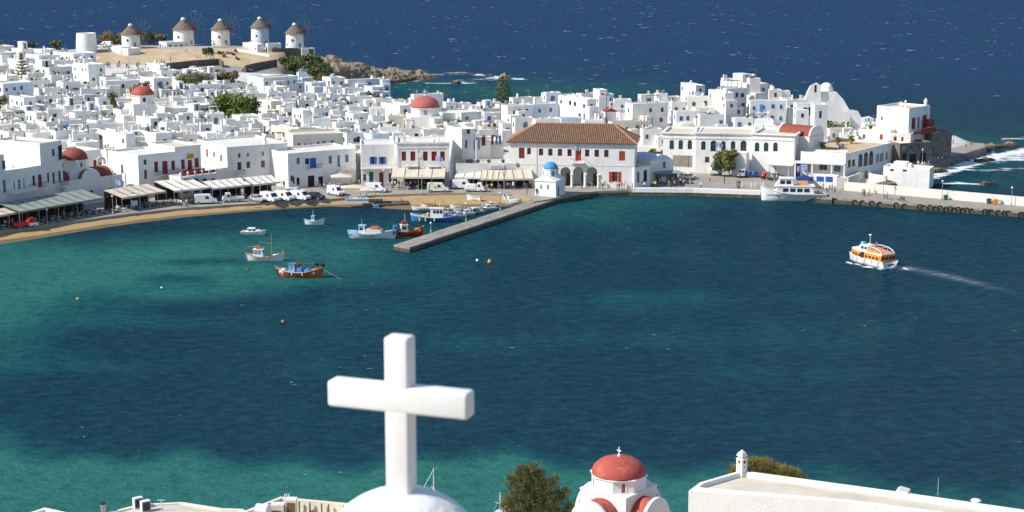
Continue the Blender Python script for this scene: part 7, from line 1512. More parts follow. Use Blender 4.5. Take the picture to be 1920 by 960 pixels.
# 2 white motor boat
r_, L = boat('motor_boat', 'white speedboat with two dark outboards, left of the small white boat', 451, 497, 440, R(-5), .36, gunm='metal_white', D=.7, bow=.25, stern=0, transom=.85, deckm='boat_white'); cabin(r_, -L * .18, L * .22, 1.3, .5, 1.25, slope=.7); MB().extr([(L * .05, .6), (L * .4, .62), (L * .25, .98), (L * .08, 1.02)], -.65, .65).build('foredeck', 'boat_white', r_)
for y in (-.35, .35): MB().box(-L * .53, -L * .46, y - .15, y + .15, .1, 1.1, 0, .04).build('outboard_motor', 'metal_dark', r_)
# 3 white caique with mast
r_, L = boat('fishing_boat', 'white fishing boat with an ochre rail and a tall thin mast', 461, 532, 489, R(-4), hullm='boat_white', gunm='ochre', D=.85, bow=.75, stern=.5); cabin(r_, -L * .28, -L * .02, 1.5, .6, 2.1, 'boat_white', glass='turq_glass'); mast(r_, L * .19, .7, 4.4, 'ochre', -2.2, rig=[(L * .48, 0, 1.4), (-L * .2, .6, 2.1), (-L * .2, -.6, 2.1)])
MB().box(-L * .22, -L * .10, -.35, .35, 2.2, 2.75).build('life_raft_box', 'boat_orange', r_); MB().tube((-L * .46, .2, 2.5), (-L * .14, .2, 2.6), .05, n=5).build('boom', 'ochre', r_)
for i, x in enumerate((-L * .36, L * .02, L * .1, L * .28)): MB().box(x, x + .5, -.5, .4, .62, .95).build('net_heap', ['brick_red', 'canvas', 'brick_red', 'canvas'][i], r_)
MB().tube((L * .47, 0, 1.3), (L * .5, 0, 1.95), .09, .06, 6).build('stem_post', 'yellow', r_); MB().tube((-L * .47, 0, 1.1), (-L * .5, 0, 1.7), .09, .06, 6).build('stern_post', 'ochre', r_)
# 4 orange caique
r_, L = boat('fishing_boat', 'rust orange fishing boat with blue tarpaulins and nets', 519, 606, 519, R(-10), hullm='boat_orange', bandm='boat_orange', gunm='canvas', D=.95, bow=.9, stern=.55); cabin(r_, -L * .22, -L * .08, 1.3, .7, 2.2, 'light_blue', 'boat_blue', glass='turq_glass')
for x0, x1, h_, m in ((-L * .06, L * .08, 1.6, 'boat_blue'), (L * .1, L * .24, 1.45, 'boat_blue'), (-L * .44, -L * .3, 1.3, 'canvas_white'), (L * .26, L * .36, 1.3, 'canvas')):
    o = MB().box(x0, x1, -.8, .8, .7, h_, 0, .18).build('tarpaulin', m, r_); md = o.modifiers.new('round', 'BEVEL'); md.width = .15; md.segments = 2
mast(r_, -L * .04, .8, 2.6, 'wood', 3.0)
for x, y in ((-L * .1, .5), (-L * .02, -.5), (0, .2)): MB().ball((x, y, 2.2), .28, 8).build('float_buoy', 'door_red', r_, sm=True)
for x in (L * .36, L * .5): MB().lathe([(.1, 0), (.42, .12), (.42, .5), (.1, .6)], 10, (x, .3 if x < L * .4 else 0, 1.9)).build('net_drum', 'rubber', r_); MB().tube((x, .3 if x < L * .4 else 0, .9), (x, .3 if x < L * .4 else 0, 1.95), .06, n=5).build('drum_post', 'ochre', r_)
for x in (-L * .33, -L * .13, L * .1): MB().tube((x, -L * .165, 1.1), (x, -L * .165, .5), .10, n=6).build('fender', 'metal_white', r_)
MB().tube((L * .5, 0, 1.5), (L * .5 + 3.5, -.8, 0), .02, n=3).build('mooring_rope', 'canvas', r_); MB().tube((-L * .5, 0, 1.2), (-L * .55, 0, 1.9), .1, .07, 6).build('stern_post', 'ochre', r_)
# 5 white and blue caique
r_, L = boat('fishing_boat', 'large white fishing boat with pale blue trim near the pier end', 652, 742, 447, R(-6), hullm='boat_white', gunm='light_blue', D=1.05, bow=.8, stern=.5, deckm='light_blue'); cabin(r_, -L * .26, -L * .12, 1.5, .9, 2.5, 'boat_white', 'light_blue'); mast(r_, -L * .2, 2.5, 1.3, 'light_blue')
o = MB().extr([(-L * .12, .95), (L * .24, .95), (L * .2, 1.85), (-L * .1, 1.95)], -1.1, 1.1).build('canvas_cover', 'canvas_white', r_); MB().box(-L * .02, L * .16, -.9, .9, 1.96, 2.3, 0, .12).build('orange_tarpaulin', 'boat_orange', r_); MB().box(-L * .48, -L * .3, -.7, .7, .9, 1.5, 0, .15).build('stern_cover', 'light_blue', r_)
for x in (-L * .33, -L * .1, L * .02): MB().tube((x, -L * .16, 1.0), (x - .2, -L * .17, .35), .04, n=4).tube((x, -L * .16, 1.0), (x + .2, -L * .17, .35), .04, n=4).build('fender_rope', 'metal_dark', r_)
for k in range(5): MB().box(L * .24 + k * .5, L * .24 + k * .5 + .4, -.4, .3, .95, 1.5).build('net_heap', ['wood', 'light_blue', 'brick_red', 'canvas', 'navy'][k], r_)
# 6 red caique
r_, L = boat('fishing_boat', 'red fishing boat moored between the white boat and the pier', 738, 792, 443, R(14), .36, hullm='boat_red', bandm='boat_orange', gunm='boat_orange', D=1.0, bow=.8, stern=.5); cabin(r_, -L * .25, L * .0, 1.4, .7, 2.3, 'boat_white', 'boat_white'); MB().box(-L * .2, -L * .05, -.4, .4, 2.4, 3.0).build('life_raft_box', 'boat_red', r_); mast(r_, -L * .1, 2.4, 2.2, 'metal_white'); MB().box(L * .2, L * .42, -.7, .7, 1.0, 1.5, 0, .15).build('orange_nets', 'tender_orange', r_); MB().box(-L * .45, -L * .3, -.8, .6, .9, 1.6, 0, .2).build('violet_nets', 'navy', r_); MB().tube((L * .46, 0, 1.2), (L * .55, 0, 2.0), .1, .07, 6).build('stem_post', 'yellow', r_)
MB().box(-L * .5, -L * .36, -.6, .6, 1.1, 2.2).build('blue_locker', 'boat_blue', r_)
# 7 blue caique
r_, L = boat('fishing_boat', 'blue fishing boat with a white wheelhouse beside the pier', 771, 858, 415, R(176), hullm='boat_blue', bandm='light_blue', gunm='metal_white', D=1.0, bow=.6, stern=.45); cabin(r_, -L * .2, L * .06, 1.5, .8, 2.7, 'boat_white', 'boat_white', slope=-.2); mast(r_, -L * .12, 2.8, 2.2, 'metal_white', rig=[(-L * .45, 0, 1.2), (L * .4, 0, 1.3)]); MB().box(L * .18, L * .3, -.6, .6, .8, 1.35, 0, .2).build('yellow_nets', 'yellow', r_); MB().box(L * .32, L * .44, -.4, .4, .9, 1.3, 0, .1).build('orange_nets', 'boat_orange', r_)
for k in range(5): MB().box(L * .02 + k * .35, L * .02 + k * .35 + .3, -.7, .6, .8, 1.5 + .15 * (k % 2)).build('gear', ['wood', 'canvas', 'brick_red', 'canvas_white', 'ochre'][k], r_)
for x in (-L * .02, L * .17, L * .3): MB().tube((x, L * .165, 1.0), (x, L * .165, .3), .12, n=6).build('fender', 'metal_white', r_)
# 8 smaller motor boats by the pier and beach
def small(px0, px1, py, rz, label, hm='boat_white', gm='metal_white', cab=True, name='motor_boat', deckm='boat_white', extra=None):
    r_, L = boat(name, label, px0, px1, py, rz, .38, hullm=hm, bandm=hm, gunm=gm, D=.55, bow=.3, stern=0, transom=.8, deckm=deckm)
    if cab: cabin(r_, -L * .1, L * .15, L * .2, .4, 1.15, slope=.5, m=hm)
    MB().box(-L * .52, -L * .46, -.14, .14, 0, .95, 0, .03).build('outboard_motor', 'metal_dark', r_)
    for x in (-.25, .05): MB().box(L * x, L * x + .25, -L * .15, L * .15, .35, .45).build('thwart', deckm, r_)
    if extra: MB().box(-L * .25, L * .2, -L * .12, L * .12, .45, .8, 0, .1).build('cover', extra, r_)
small(774, 812, 394, R(176), 'white open boat with an orange cover off the beach', extra='canvas', cab=False); small(792, 816, 388, R(178), 'small white boat with an orange stripe nearest the sand', gm='boat_orange', cab=False, extra='boat_orange')
small(843, 874, 408, R(200), 'white motor boat with tan seats just right of the blue boat', extra='canvas'); small(858, 890, 404, R(205), 'white motor boat second from the blue boat', cab=True); small(868, 908, 400, R(208), 'grey white inflatable edged boat in the middle of the pier row', gm='metal_grey', extra='sign_grey'); small(896, 932, 394, R(208), 'white speedboat moored nearest the pier root', cab=True); small(846, 866, 391, R(180), 'small white boat lying behind the moored row', cab=False)
small(880, 912, 395, R(210), 'white motor boat with a blue cover close to the sand', extra='boat_blue', cab=False); small(905, 936, 389, R(206), 'white cabin boat beside the pier root', cab=True); small(852, 880, 397, R(196), 'grey decked white boat in the second moored row', extra='metal_grey', cab=False); small(826, 850, 402, R(185), 'small white cabin boat behind the blue fishing boat', cab=True)
small(697, 712, 389, R(165), 'little bright blue rowing boat by the jetty', hm='boat_blue', gm='light_blue', cab=False, name='rowing_boat', deckm='light_blue')
for x0, x1, y, rz, lab, hm in [(881, 897, 374, R(150), 'small white boat pulled up on the sand before the cafe', 'boat_white'), (937, 958, 374, R(100), 'white boat hauled out on the sand by the chapel', 'boat_white'), (953, 974, 377, R(20), 'pale upturned hull on the sand by the pier root', 'canvas_white')]:
    p = P((x0 + x1) / 2, y, .7); r_, L = boat('rowing_boat', lab, x0, x1, y, rz, .4, hullm=hm, bandm='metal_grey' if hm == 'boat_white' else hm, gunm='metal_white', D=.55, bow=.3, stern=.15, transom=.7, L=3.4); r_.location = (p.x, p.y, .85); r_.rotation_euler = (R(12) if hm == 'boat_white' else R(175), 0, rz)
    for x in (-.6, .3): MB().box(x, x + .25, -.5, .5, .35, .42).build('thwart', 'deck', r_)
# 9 tour boat at the quay
r_, L = boat('tour_boat', 'white tour boat with dark windows moored at the plaza quay', 1430, 1548, 376, R(176), .26, gunm='metal_white', D=1.25, bow=1.0, stern=0, transom=.9, deckm='boat_white', bow_=None) if False else boat('tour_boat', 'white tour boat with dark windows moored at the plaza quay', 1430, 1548, 376.5, R(173), .26, gunm='metal_white', D=1.25, bow=.9, stern=0, transom=.9, deckm='boat_white')
o = MB().extr([(-L * .30, 1.1), (L * .30, 1.1), (L * .22, 2.3), (-L * .26, 2.3)], -1.35, 1.35).build('cabin', 'boat_white', r_)
for i in range(4):
    u0 = -L * .22 + i * L * .105
    for s_ in (-1, 1): MB().box(u0, u0 + L * .08, s_ * 1.36 - .012, s_ * 1.36 + .012, 1.5, 2.05).build('window', 'glass', o)
MB().box(-L * .30, L * .26, -1.45, 1.45, 2.3, 2.42).build('cabin_roof', 'boat_white', o)
o = MB().extr([(L * .02, 2.42), (L * .30, 2.2), (L * .22, 3.4), (L * .04, 3.4)], -1.1, 1.1).build('wheelhouse', 'boat_white', r_)
for i in range(2):
    for s_ in (-1, 1): MB().box(L * (.06 + .09 * i), L * (.13 + .09 * i), s_ * 1.11 - .012, s_ * 1.11 + .012, 2.65, 3.2).build('window', 'glass', o)
MB().box(L * .02, L * .24, -1.2, 1.2, 3.4, 3.5).build('cabin_roof', 'boat_white', o); MB().box(-L * .2, -L * .05, -.6, .6, 2.45, 2.85, 0, .15).build('life_raft', 'tender_orange', r_)
for s_ in (-1, 1):
    rl = MB()
    for i in range(8):
        x = L * .18 + i * L * .038; wv_ = 1.5 * (1 - max(0, (x / L - .2) / .3) ** 2); rl.tube((x, s_ * wv_, 1.5 + .05 * i), (x, s_ * wv_, 2.2 + .06 * i), .025, n=4)
    rl.build('bow_rail', 'metal_grey', r_)
MB().box(-L * .48, -L * .33, -1.3, 1.3, 1.0, 1.1).build('stern_deck', 'deck', r_); r_.scale = (1.04, 1.2, 1.45); mast(r_, L * .1, 3.5, 1.8, 'metal_white'); MB().box(-L * .44, L * .42, L * .131, L * .134, .95, 1.1).build('rubbing_strake', 'sign_grey', r_)
# 10 tender under way
p = P(1636, 497, 0); td = thing('tender_boat', 'orange and white tender boat under way with a foaming wake', 'boat', (p.x - .2, p.y + 1.2, 0), R(122), 'boats in the harbour'); td.scale = (.90, .95, .94)
L, B = 11.2, 4.0
h_, d_, g_, st = hull(L, B, 1.3, .12, 0.0, .96, rake=.3, fl=.97, pw=.16); h_.build('hull', ['boat_white', 'boat_white'], td, sm=True); d_.build('deck', 'boat_white', td); g_.build('gunwale', 'boat_white', td)
def wsec(x, k): t = x / L + .5; w_ = B / 2 * (.96 + .04 * math.sin(min(1, t / .5) * math.pi / 2)) if t < .5 else B / 2 * max(.05, 1 - ((t - .5) / .5) ** 2.4); return w_ * k
def loft(rows, name, m, parent, sm=True):
    b = MB(); n = len(rows[0])
    for r in rows: b.v += [tuple(v) for v in r]
    b.f = [(j * n + i, j * n + i + 1, (j + 1) * n + i + 1, (j + 1) * n + i) for j in range(len(rows) - 1) for i in range(n - 1)] + [tuple(range((len(rows) - 1) * n, len(rows) * n))]
    b.m = [0] * len(b.f); return b.build(name, m, parent, sm)
xs_ = [-4.9, -4, -2, 0, 2, 3.4, 4.4]
def ring(z, k, xa=0.0): return [(x + xa * (x / 4.9), wsec(x, k), z) for x in xs_] + [(x + xa * (x / 4.9), -wsec(x, k), z) for x in reversed(xs_)] + [(xs_[0] + xa * (xs_[0] / 4.9), wsec(xs_[0], k), z)]
sup = loft([ring(1.25, .97), ring(2.15, .93), ring(2.45, .86)], 'superstructure', 'tender_orange', td, False)
loft([ring(2.44, .88), ring(2.62, .84), ring(2.68, .6)], 'white_roof', 'boat_white', td, False)
for s_ in (-1, 1):
    for i in range(8):
        x = -4.1 + i * .98
        if i == 4: continue
        wy = wsec(x + .3, .955); MB().box(x, x + .55, s_ * wy - .03, s_ * wy + .03, 1.55, 2.0).build('window', 'glass', sup)
    wy = wsec(.2, .96); MB().box(-.25, .65, s_ * wy - .04, s_ * wy + .04, 1.2, 2.5).build('side_door', 'void', sup)
for y in (-1.35, -.5, .4, 1.25): MB().box(-5.0, -4.88, y - .3, y + .3, 1.5, 2.1).build('window', 'glass', sup)
wh = loft([[(-.6, 1.2, 2.6), (2.8, 1.1, 2.6), (2.8, -1.1, 2.6), (-.6, -1.2, 2.6), (-.6, 1.2, 2.6)], [(-.4, 1.1, 3.5), (1.9, 1.0, 3.5), (1.9, -1.0, 3.5), (-.4, -1.1, 3.5), (-.4, 1.1, 3.5)], [(-.3, .9, 3.65), (1.6, .8, 3.65), (1.6, -.8, 3.65), (-.3, -.9, 3.65), (-.3, .9, 3.65)]], 'wheelhouse', 'boat_white', td, False)
for s_ in (-1, 1):
    for x in (-.2, .75): MB().box(x, x + .7, s_ * 1.13 - .04, s_ * 1.13 + .04, 2.85, 3.35).build('window', 'glass', wh)
MB().add([(2.62, -.85, 2.85), (2.62, .85, 2.85), (2.12, .8, 3.4), (2.12, -.8, 3.4)], [(0, 1, 2, 3)]).build('windscreen', 'glass', wh)
loft([[(-4.6, 1.5, 2.6), (-.6, 1.6, 2.6), (-.6, -1.6, 2.6), (-4.6, -1.5, 2.6), (-4.6, 1.5, 2.6)], [(-4.4, 1.3, 2.75), (-.6, 1.4, 3.2), (-.6, -1.4, 3.2), (-4.4, -1.3, 2.75), (-4.4, 1.3, 2.75)]], 'orange_top', 'tender_orange', td, False)
rl = MB()
for s_ in (-1, 1):
    pts = [(-4.9, s_ * 1.6, 2.6), (-4.5, s_ * 1.55, 3.1), (-3.2, s_ * 1.5, 3.55), (-1.5, s_ * 1.4, 3.65), (-.4, s_ * 1.2, 3.6)]
    for a, c in zip(pts, pts[1:]): rl.tube(a, c, .07, n=5)
    for k in (1, 2, 3): rl.tube(pts[k], (pts[k][0] + .25, pts[k][1], 2.6), .05, n=5)
rl.tube((-4.5, -1.55, 3.1), (-4.5, 1.55, 3.1), .06, n=5); rl.tube((-3.2, -1.5, 3.55), (-3.2, 1.5, 3.55), .06, n=5); rl.build('roll_bar', 'boat_white', td)
o = mast(td, .2, 3.6, 1.8, 'boat_white', 0, .07); MB().lathe([(.28, 0), (.3, .12), (.2, .25)], 10, (.2, 0, 5.4)).build('radar', 'boat_white', o, sm=True); MB().ball((-1.3, -.3, 4.1), .25, 10).tube((-1.3, -.3, 3.2), (-1.3, -.3, 3.9), .03, n=4).build('pink_buoy', 'dome_rose', td, sm=True); MB().box(1.2, 1.9, .2, .8, 3.66, 4.05).build('blue_box', 'light_blue', td)
bl = MB()
for x in (-4.4, -2.6, -.6, 1.6, 3.3):
    for s_ in (-1, 1): bl.tube((x, s_ * (wsec(x, 1.0) + .05), 1.35), (x + .3, s_ * (wsec(x, .95) + .02), .1), .035, n=4)
bl.build('hull_ropes', 'metal_dark', td); MB().box(-5.65, -5.6, -.9, .7, .55, .8).build('stern_vent', 'metal_dark', td)
# buoys
def buoy(px, py, r, m, label, cone=True):
    p = P(px, py, 0); b = MB(); b.lathe([(.05, -.5 * r), (r * .8, -.2 * r), (r, .2 * r), (r * .85, .9 * r), (r * .4, 1.5 * r), (.06, 1.8 * r)] if cone else [(.05, -r), (.7 * r, -.7 * r), (r, 0), (.7 * r, .7 * r), (.05, r)], 12); root = thing('mooring_buoy', label, 'buoy', (p.x, p.y, .05), .0, 'mooring buoys'); b.build('float', m, root, sm=True); MB().tube((0, 0, r * .9), (0, 0, r * 2.1 if cone else r * 1.4), .04, n=5).build('ring_post', 'metal_dark', root)
buoy(918, 493, .38, 'tender_orange', 'big orange cone buoy right of the pier end'); buoy(895, 489, .3, 'metal_white', 'small white buoy left of the orange cone buoy', False); buoy(531, 604, .32, 'terracotta', 'lone reddish buoy below the rust orange boat', False); buoy(464, 506, .28, 'dome_rust', 'small dark red buoy below the masted white boat', False); buoy(146, 561, .28, 'yellow', 'small yellow buoy far left in the turquoise water', False); buoy(938, 410, .45, 'metal_white', 'round white buoy beside the stone pier', False); buoy(303, 540, .2, 'metal_white', 'tiny white buoy in the turquoise shallows', False)
# ======================= PEOPLE =======================
def person_mesh(kind):
    J = {'hip': (0, 0, .95), 'chest': (0, 0, 1.25), 'neck': (0, 0, 1.46), 'head': (0, -.02, 1.60), 'top': (0, -.01, 1.70)}
    if kind == 'walk': legs = [((.09, -.02, .9), (.10, -.16, .5), (.10, -.10, .09), (.10, -.24, .04)), ((-.09, .02, .9), (-.10, .06, .5), (-.10, .32, .12), (-.10, .22, .05))]; arms = [((.19, 0, 1.40), (.24, .14, 1.16), (.24, .06, .93), (.24, .03, .84)), ((-.19, 0, 1.40), (-.24, -.12, 1.16), (-.23, -.26, .98), (-.23, -.32, .92))]
    elif kind == 'sit':
        d = -.45; J = {k: (v[0], v[1], v[2] + d) for k, v in J.items()}; legs = [((.09, -.03, .47), (.11, -.42, .50), (.11, -.44, .08), (.11, -.58, .04)), ((-.09, -.03, .47), (-.11, -.42, .50), (-.11, -.40, .08), (-.11, -.54, .04))]; arms = [((.19, 0, .95), (.25, -.08, .70), (.18, -.30, .60), (.15, -.38, .58)), ((-.19, 0, .95), (-.25, -.08, .70), (-.18, -.30, .60), (-.15, -.38, .58))]
    elif kind == 'point': legs = [((.09, 0, .9), (.10, -.02, .5), (.11, .02, .09), (.11, -.13, .04)), ((-.09, 0, .9), (-.11, 0, .5), (-.12, .04, .09), (-.13, -.11, .04))]; arms = [((.19, 0, 1.40), (.32, -.12, 1.25), (.38, -.30, 1.42), (.40, -.37, 1.48)), ((-.19, 0, 1.40), (-.25, .04, 1.15), (-.24, -.06, .92), (-.24, -.09, .83))]
    else: legs = [((.09, 0, .9), (.10, -.02, .5), (.11, .02, .09), (.11, -.13, .04)), ((-.09, 0, .9), (-.10, -.03, .5), (-.10, .02, .09), (-.12, -.13, .04))]; arms = [((.19, 0, 1.40), (.25, .04, 1.15), (.24, -.06, .92), (.24, -.09, .83)), ((-.19, 0, 1.40), (-.25, .04, 1.15), (-.22, -.16, .98), (-.16, -.24, 1.0))]
    V = [J['hip'], J['chest'], J['neck'], J['head'], J['top']]; E = [(0, 1), (1, 2), (2, 3), (3, 4)]; RR = [(.15, .11), (.17, .115), (.062, .062), (.085, .10), (.06, .07)]
    rl = [(.095, .095), (.062, .065), (.045, .045), (.04, .035)]; ra = [(.06, .06), (.046, .046), (.034, .034), (.036, .026)]
    for l, root_, rr in [(q, 0, rl) for q in legs] + [(q, 1, ra) for q in arms]:
        pr = root_
        for p, r in zip(l, rr): V.append(p); RR.append(r); E.append((pr, len(V) - 1)); pr = len(V) - 1
    me = bpy.data.meshes.new('tmp'); me.from_pydata(V, E, []); o = bpy.data.objects.new('tmp', me); COL.objects.link(o)
    md = o.modifiers.new('s', 'SKIN'); md.use_smooth_shade = True
    for i, r in enumerate(RR): me.skin_vertices[0].data[i].radius = r; me.skin_vertices[0].data[i].use_root = (i == 0)
    o.modifiers.new('u', 'SUBSURF').levels = 1
    dg = bpy.context.evaluated_depsgraph_get(); m2 = bpy.data.meshes.new_from_object(o.evaluated_get(dg)); bpy.data.objects.remove(o); bpy.data.meshes.remove(me)
    m2.name = 'person'; off = -.45 if kind == 'sit' else 0
    out = []
    for tr in ('jeans', 'shorts', 'black_cloth'):
        m = m2.copy(); m.materials.clear()
        for k in ('skin', 'shirt', tr, 'hair', 'black_cloth'): m.materials.append(MATS[k])
        for f in m.polygons:
            c = f.center; z = c.z - off
            if z > 1.47: k = 3 if (z > 1.63 or c.y > .03) else 0
            elif z > .92 and not (abs(c.x) > .2 and z < 1.12) or (kind != 'sit' and abs(c.x) > .17 and z > 1.12): k = 1
            elif abs(c.x) > .19 and (c.z > .78 if kind != 'sit' else c.z > .56): k = 0
            elif c.z < .075: k = 4
            elif tr == 'shorts' and c.z < .5: k = 0
            else: k = 2
            f.material_index = k
        out.append(m)
    return out
PM = {k: person_mesh(k) for k in ('stand', 'walk', 'sit', 'point')}
CN = {'white': (.75, .75, .73), 'red': (.5, .03, .03), 'navy': (.03, .05, .15), 'black': (.03, .03, .03), 'blue': (.08, .22, .5), 'yellow': (.7, .55, .05), 'lime': (.45, .65, .08), 'pink': (.65, .3, .35), 'grey': (.3, .3, .31), 'orange': (.65, .2, .04), 'tan': (.45, .35, .24), 'turquoise': (.08, .42, .45)}
rp = random.Random(21)
TRN = ['jeans', 'shorts', 'trousers']; PLAB = {}
def person(p, where, col=None, kind=None, rz=None):
    col = col or rp.choice(['white'] * 5 + list(CN)); kind = kind or rp.choice(['stand', 'stand', 'walk', 'walk', 'point']); ti = rp.randint(0, 2)
    for _ in range(14):
        lab = f"person in {col} top and {TRN[ti]}, {dict(stand='standing', walk='walking', sit='sitting', point='pointing')[kind]} {where}"
        if lab not in PLAB: break
        col = rp.choice(list(CN)); ti = rp.randint(0, 2)
    PLAB[lab] = 1
    o = link('person', PM[kind][ti], None, p, rp.uniform(0, 6.28) if rz is None else rz, (rp.uniform(.94, 1.06),) * 3); o.color = (*CN[col], 1)
    return tag(o, lab, 'person', 'people on the waterfront')
def people(pts, where, e=1.25, kind=None):
    for q in pts: p = P(q[0], q[1], e); person((p.x, p.y, e), where, q[2] if len(q) > 2 else None, kind)
people([(320, 386, 'lime'), (330, 387, 'pink'), (336, 387, 'white'), (340, 388, 'white'), (354, 389, 'navy'), (350, 388, 'white'), (361, 384, 'red')], 'left of the parked white van')
people([(467, 383, 'tan'), (545, 353, 'red'), (532, 352, 'navy'), (600, 352, 'black')], 'near the parked row of vans'); people([(608, 356), (613, 358, 'orange'), (619, 355), (628, 354), (636, 355, 'pink'), (650, 352), (657, 353), (668, 350), (674, 350)], 'round the cream canopies')
people([(718, 345, 'pink'), (728, 351), (735, 352, 'white'), (741, 352), (748, 352), (754, 353), (762, 353, 'pink'), (770, 353), (779, 352), (790, 352), (797, 352), (806, 353), (851, 352)], 'before the grand house awning')
people([(10, 427, 'white'), (66, 423, 'tan'), (24, 424), (120, 408), (205, 398, 'black'), (222, 399), (272, 389, 'blue'), (265, 391)], 'on the shaded left promenade')
people([(911, 360, 'tan'), (914, 360, 'pink'), (922, 357, 'lime'), (952, 355, 'tan'), (962, 356, 'white'), (995, 352, 'pink'), (988, 365, 'red'), (1006, 367, 'black')], 'left of the blue domed chapel')
people([(1091, 355, 'blue'), (1101, 355, 'navy'), (1107, 351, 'white'), (1110, 352, 'white'), (1124, 354, 'navy'), (1130, 356, 'black'), (1134, 353, 'black'), (1157, 356, 'red'), (1161, 357, 'black'), (1166, 355, 'red'), (1170, 354), (1177, 356), (1182, 355, 'white'), (1186, 356, 'blue')], 'before the town hall arches')
people([(1205, 353, 'black'), (1208, 354, 'white'), (1225, 352, 'white'), (1229, 353, 'yellow'), (1254, 351, 'black'), (1258, 354, 'navy'), (1265, 352, 'pink'), (1268, 352, 'black'), (1276, 347, 'tan'), (1282, 349, 'white'), (1294, 349, 'tan'), (1314, 354, 'white'), (1331, 341, 'pink'), (1358, 344, 'pink'), (1382, 352, 'white'), (1386, 352, 'black'), (1385, 356, 'tan')], 'on the open plaza')
people([(1412, 334, 'turquoise'), (1430, 338, 'white'), (1434, 337, 'red'), (1437, 338, 'red'), (1440, 337, 'orange'), (1457, 340, 'orange'), (1462, 341, 'pink'), (1466, 340), (1474, 341)], 'before the school porch')
people([(1523, 362, 'black'), (1530, 363, 'red'), (1534, 367, 'yellow'), (1543, 356, 'yellow'), (1549, 364, 'blue'), (1552, 361, 'white'), (1556, 360), (1560, 358, 'pink'), (1565, 362), (1538, 357, 'white')], 'at the stern of the tour boat')
people([(1618, 367, 'grey'), (1621, 368, 'navy'), (1659, 373, 'white'), (1664, 374, 'blue')], 'on the mole walkway', 1.2); people([(1630, 364, 'lime'), (1640, 364, 'pink'), (1687, 376, 'pink'), (1691, 377, 'black'), (1695, 378, 'black')], 'on the mole edge', 1.2, 'sit')
people([(1821, 278, 'red'), (1787, 272, 'navy'), (1811, 281, 'black')], 'on the outer stone quay', 1.86)
for x, y in [(345, 99), (350, 100), (369, 109), (375, 110), (387, 108), (394, 110), (393, 114), (400, 112), (308, 122), (303, 120), (320, 116)]: p = find_ground(x, y); person(p, 'on the bare slope below the windmills')
for i in range(34): x = 200 + (i * 37) % 92; p = find_ground(x, 126 + rp.uniform(-5, 3) + (x - 200) * .02); person(p, 'left of the dirt slope', rp.choice(['navy', 'white', 'blue', 'grey', 'black', 'white']))
for x, y in [(1612, 285, ), (1563, 270)]: pass
p = P(866, 403, .95); person((p.x, p.y, .95), 'bending over the boats on the stone pier', 'tan', 'stand'); p = P(752, 380, .8); person((p.x, p.y, .8), 'on the end of the concrete jetty', 'pink', 'sit')
for k in range(4): p = P(1444 + 4 * k, 340, 1.25); person((p.x, p.y, 1.25), 'in the shade behind the tour boat bow')
# ======================= NEAR HILLSIDE =======================
# --- chapel dome and marble cross just below the viewer
cz = 16.0; pc0 = PY(753, 917, cz)
chp = thing('chapel_dome', 'white plastered chapel dome directly under the marble cross', 'chapel', (pc0.x, pc0.y, pc0.z - .82), 0.0)
MB().dome(.86, .82, 40, 14, (0, 0, 0)).build('dome', 'white_clean', chp, sm=True); MB().lathe([(.92, -.9), (.92, -.06), (.99, -.05), (.99, .02), (.9, .04)], 40).build('drum', 'white_clean', chp)
MB().box(-2.2, 2.2, -1.8, 3.5, -6.5, -.9).build('wall', 'white_clean', chp)
sx = 1 / 200.0
cs = thing('marble_cross', 'big weathered white marble cross in front of the bay', 'cross', (pc0.x, pc0.y, pc0.z - .06), R(-20))
def cross_part(x0, x1, z0, z1, name, t=.135):
    o = MB().box(x0, x1, -t, t, z0, z1).build(name, 'marble', cs); m_ = o.modifiers.new('round', 'BEVEL'); m_.width = .03; m_.segments = 3; o.data.polygons.foreach_set('use_smooth', [True] * len(o.data.polygons)); return o
HB0, HB1 = .86, 1.12
cross_part(-.126, .126, 0, 1.61, 'upright', .106); cross_part(-.735, .735, HB0, HB1, 'crossbar', .110)
# --- red domed church below
q = P(1160, 911, 18.2)
fc = thing('church', 'near church with a large red dome and red barrel vaults', 'church', (q.x, q.y, 18.2), R(-38)); r = 2.22; ap = r * math.cos(math.pi / 8)
MB().lathe([(r, -.4), (r, .95)], 8, (0, 0, 0), 0, math.pi / 8).lathe([(r * 1.02, 0), (r * 1.06, .06), (r * 1.06, .14), (r * .97, .17)], 8, (0, 0, .95), 0, math.pi / 8).build('drum', 'white_clean', fc)
MB().dome(r * .985, 1.36, 48, 18, (0, 0, 1.10)).build('dome', 'dome_red', fc, sm=True)
cb_ = MB(); cb_.lathe([(.16, 0), (.1, .12), (.05, .2)], 10, (0, 0, 2.43)); cb_.box(-.035, .035, -.03, .03, 2.6, 3.12); cb_.box(-.16, -.036, -.03, .03, 2.84, 2.92); cb_.box(.036, .16, -.03, .03, 2.84, 2.92)
for c in ((-.17, 2.88), (.17, 2.88), (0, 3.14)): cb_.ball((c[0], 0, c[1]), .05, 8)
cb_.build('cross', 'marble', fc)
for k in range(8):
    t = 2 * math.pi * k / 8 + 0
    if k % 2 == 0: continue
    o = MB().add([(u, .0, z) for u, z in archp(-.14, .14, .12, .84, 8)] + [(u * 1.5, -.03, .48 + (z - .48) * 1.22) for u, z in archp(-.14, .14, .12, .84, 8)], [(i, (i + 1) % 11, (i + 1) % 11 + 11, i + 11) for i in range(11)]).build('window', 'white_clean', fc); o.location = (ap * math.cos(t) * 1.004, ap * math.sin(t) * 1.004, 0); o.rotation_euler = (0, 0, t + math.pi / 2)
    MB().add([(u, -.012, z) for u, z in archp(-.14, .14, .12, .84, 8)], [tuple(range(11))]).build('pane', 'brick_red', o)
for k in range(8):
    t = 2 * math.pi * k / 8
    if k % 2: continue
hw = 2.2
MB().box(-hw, hw, -hw, hw, -5, .02).build('wall', 'white_clean', fc)
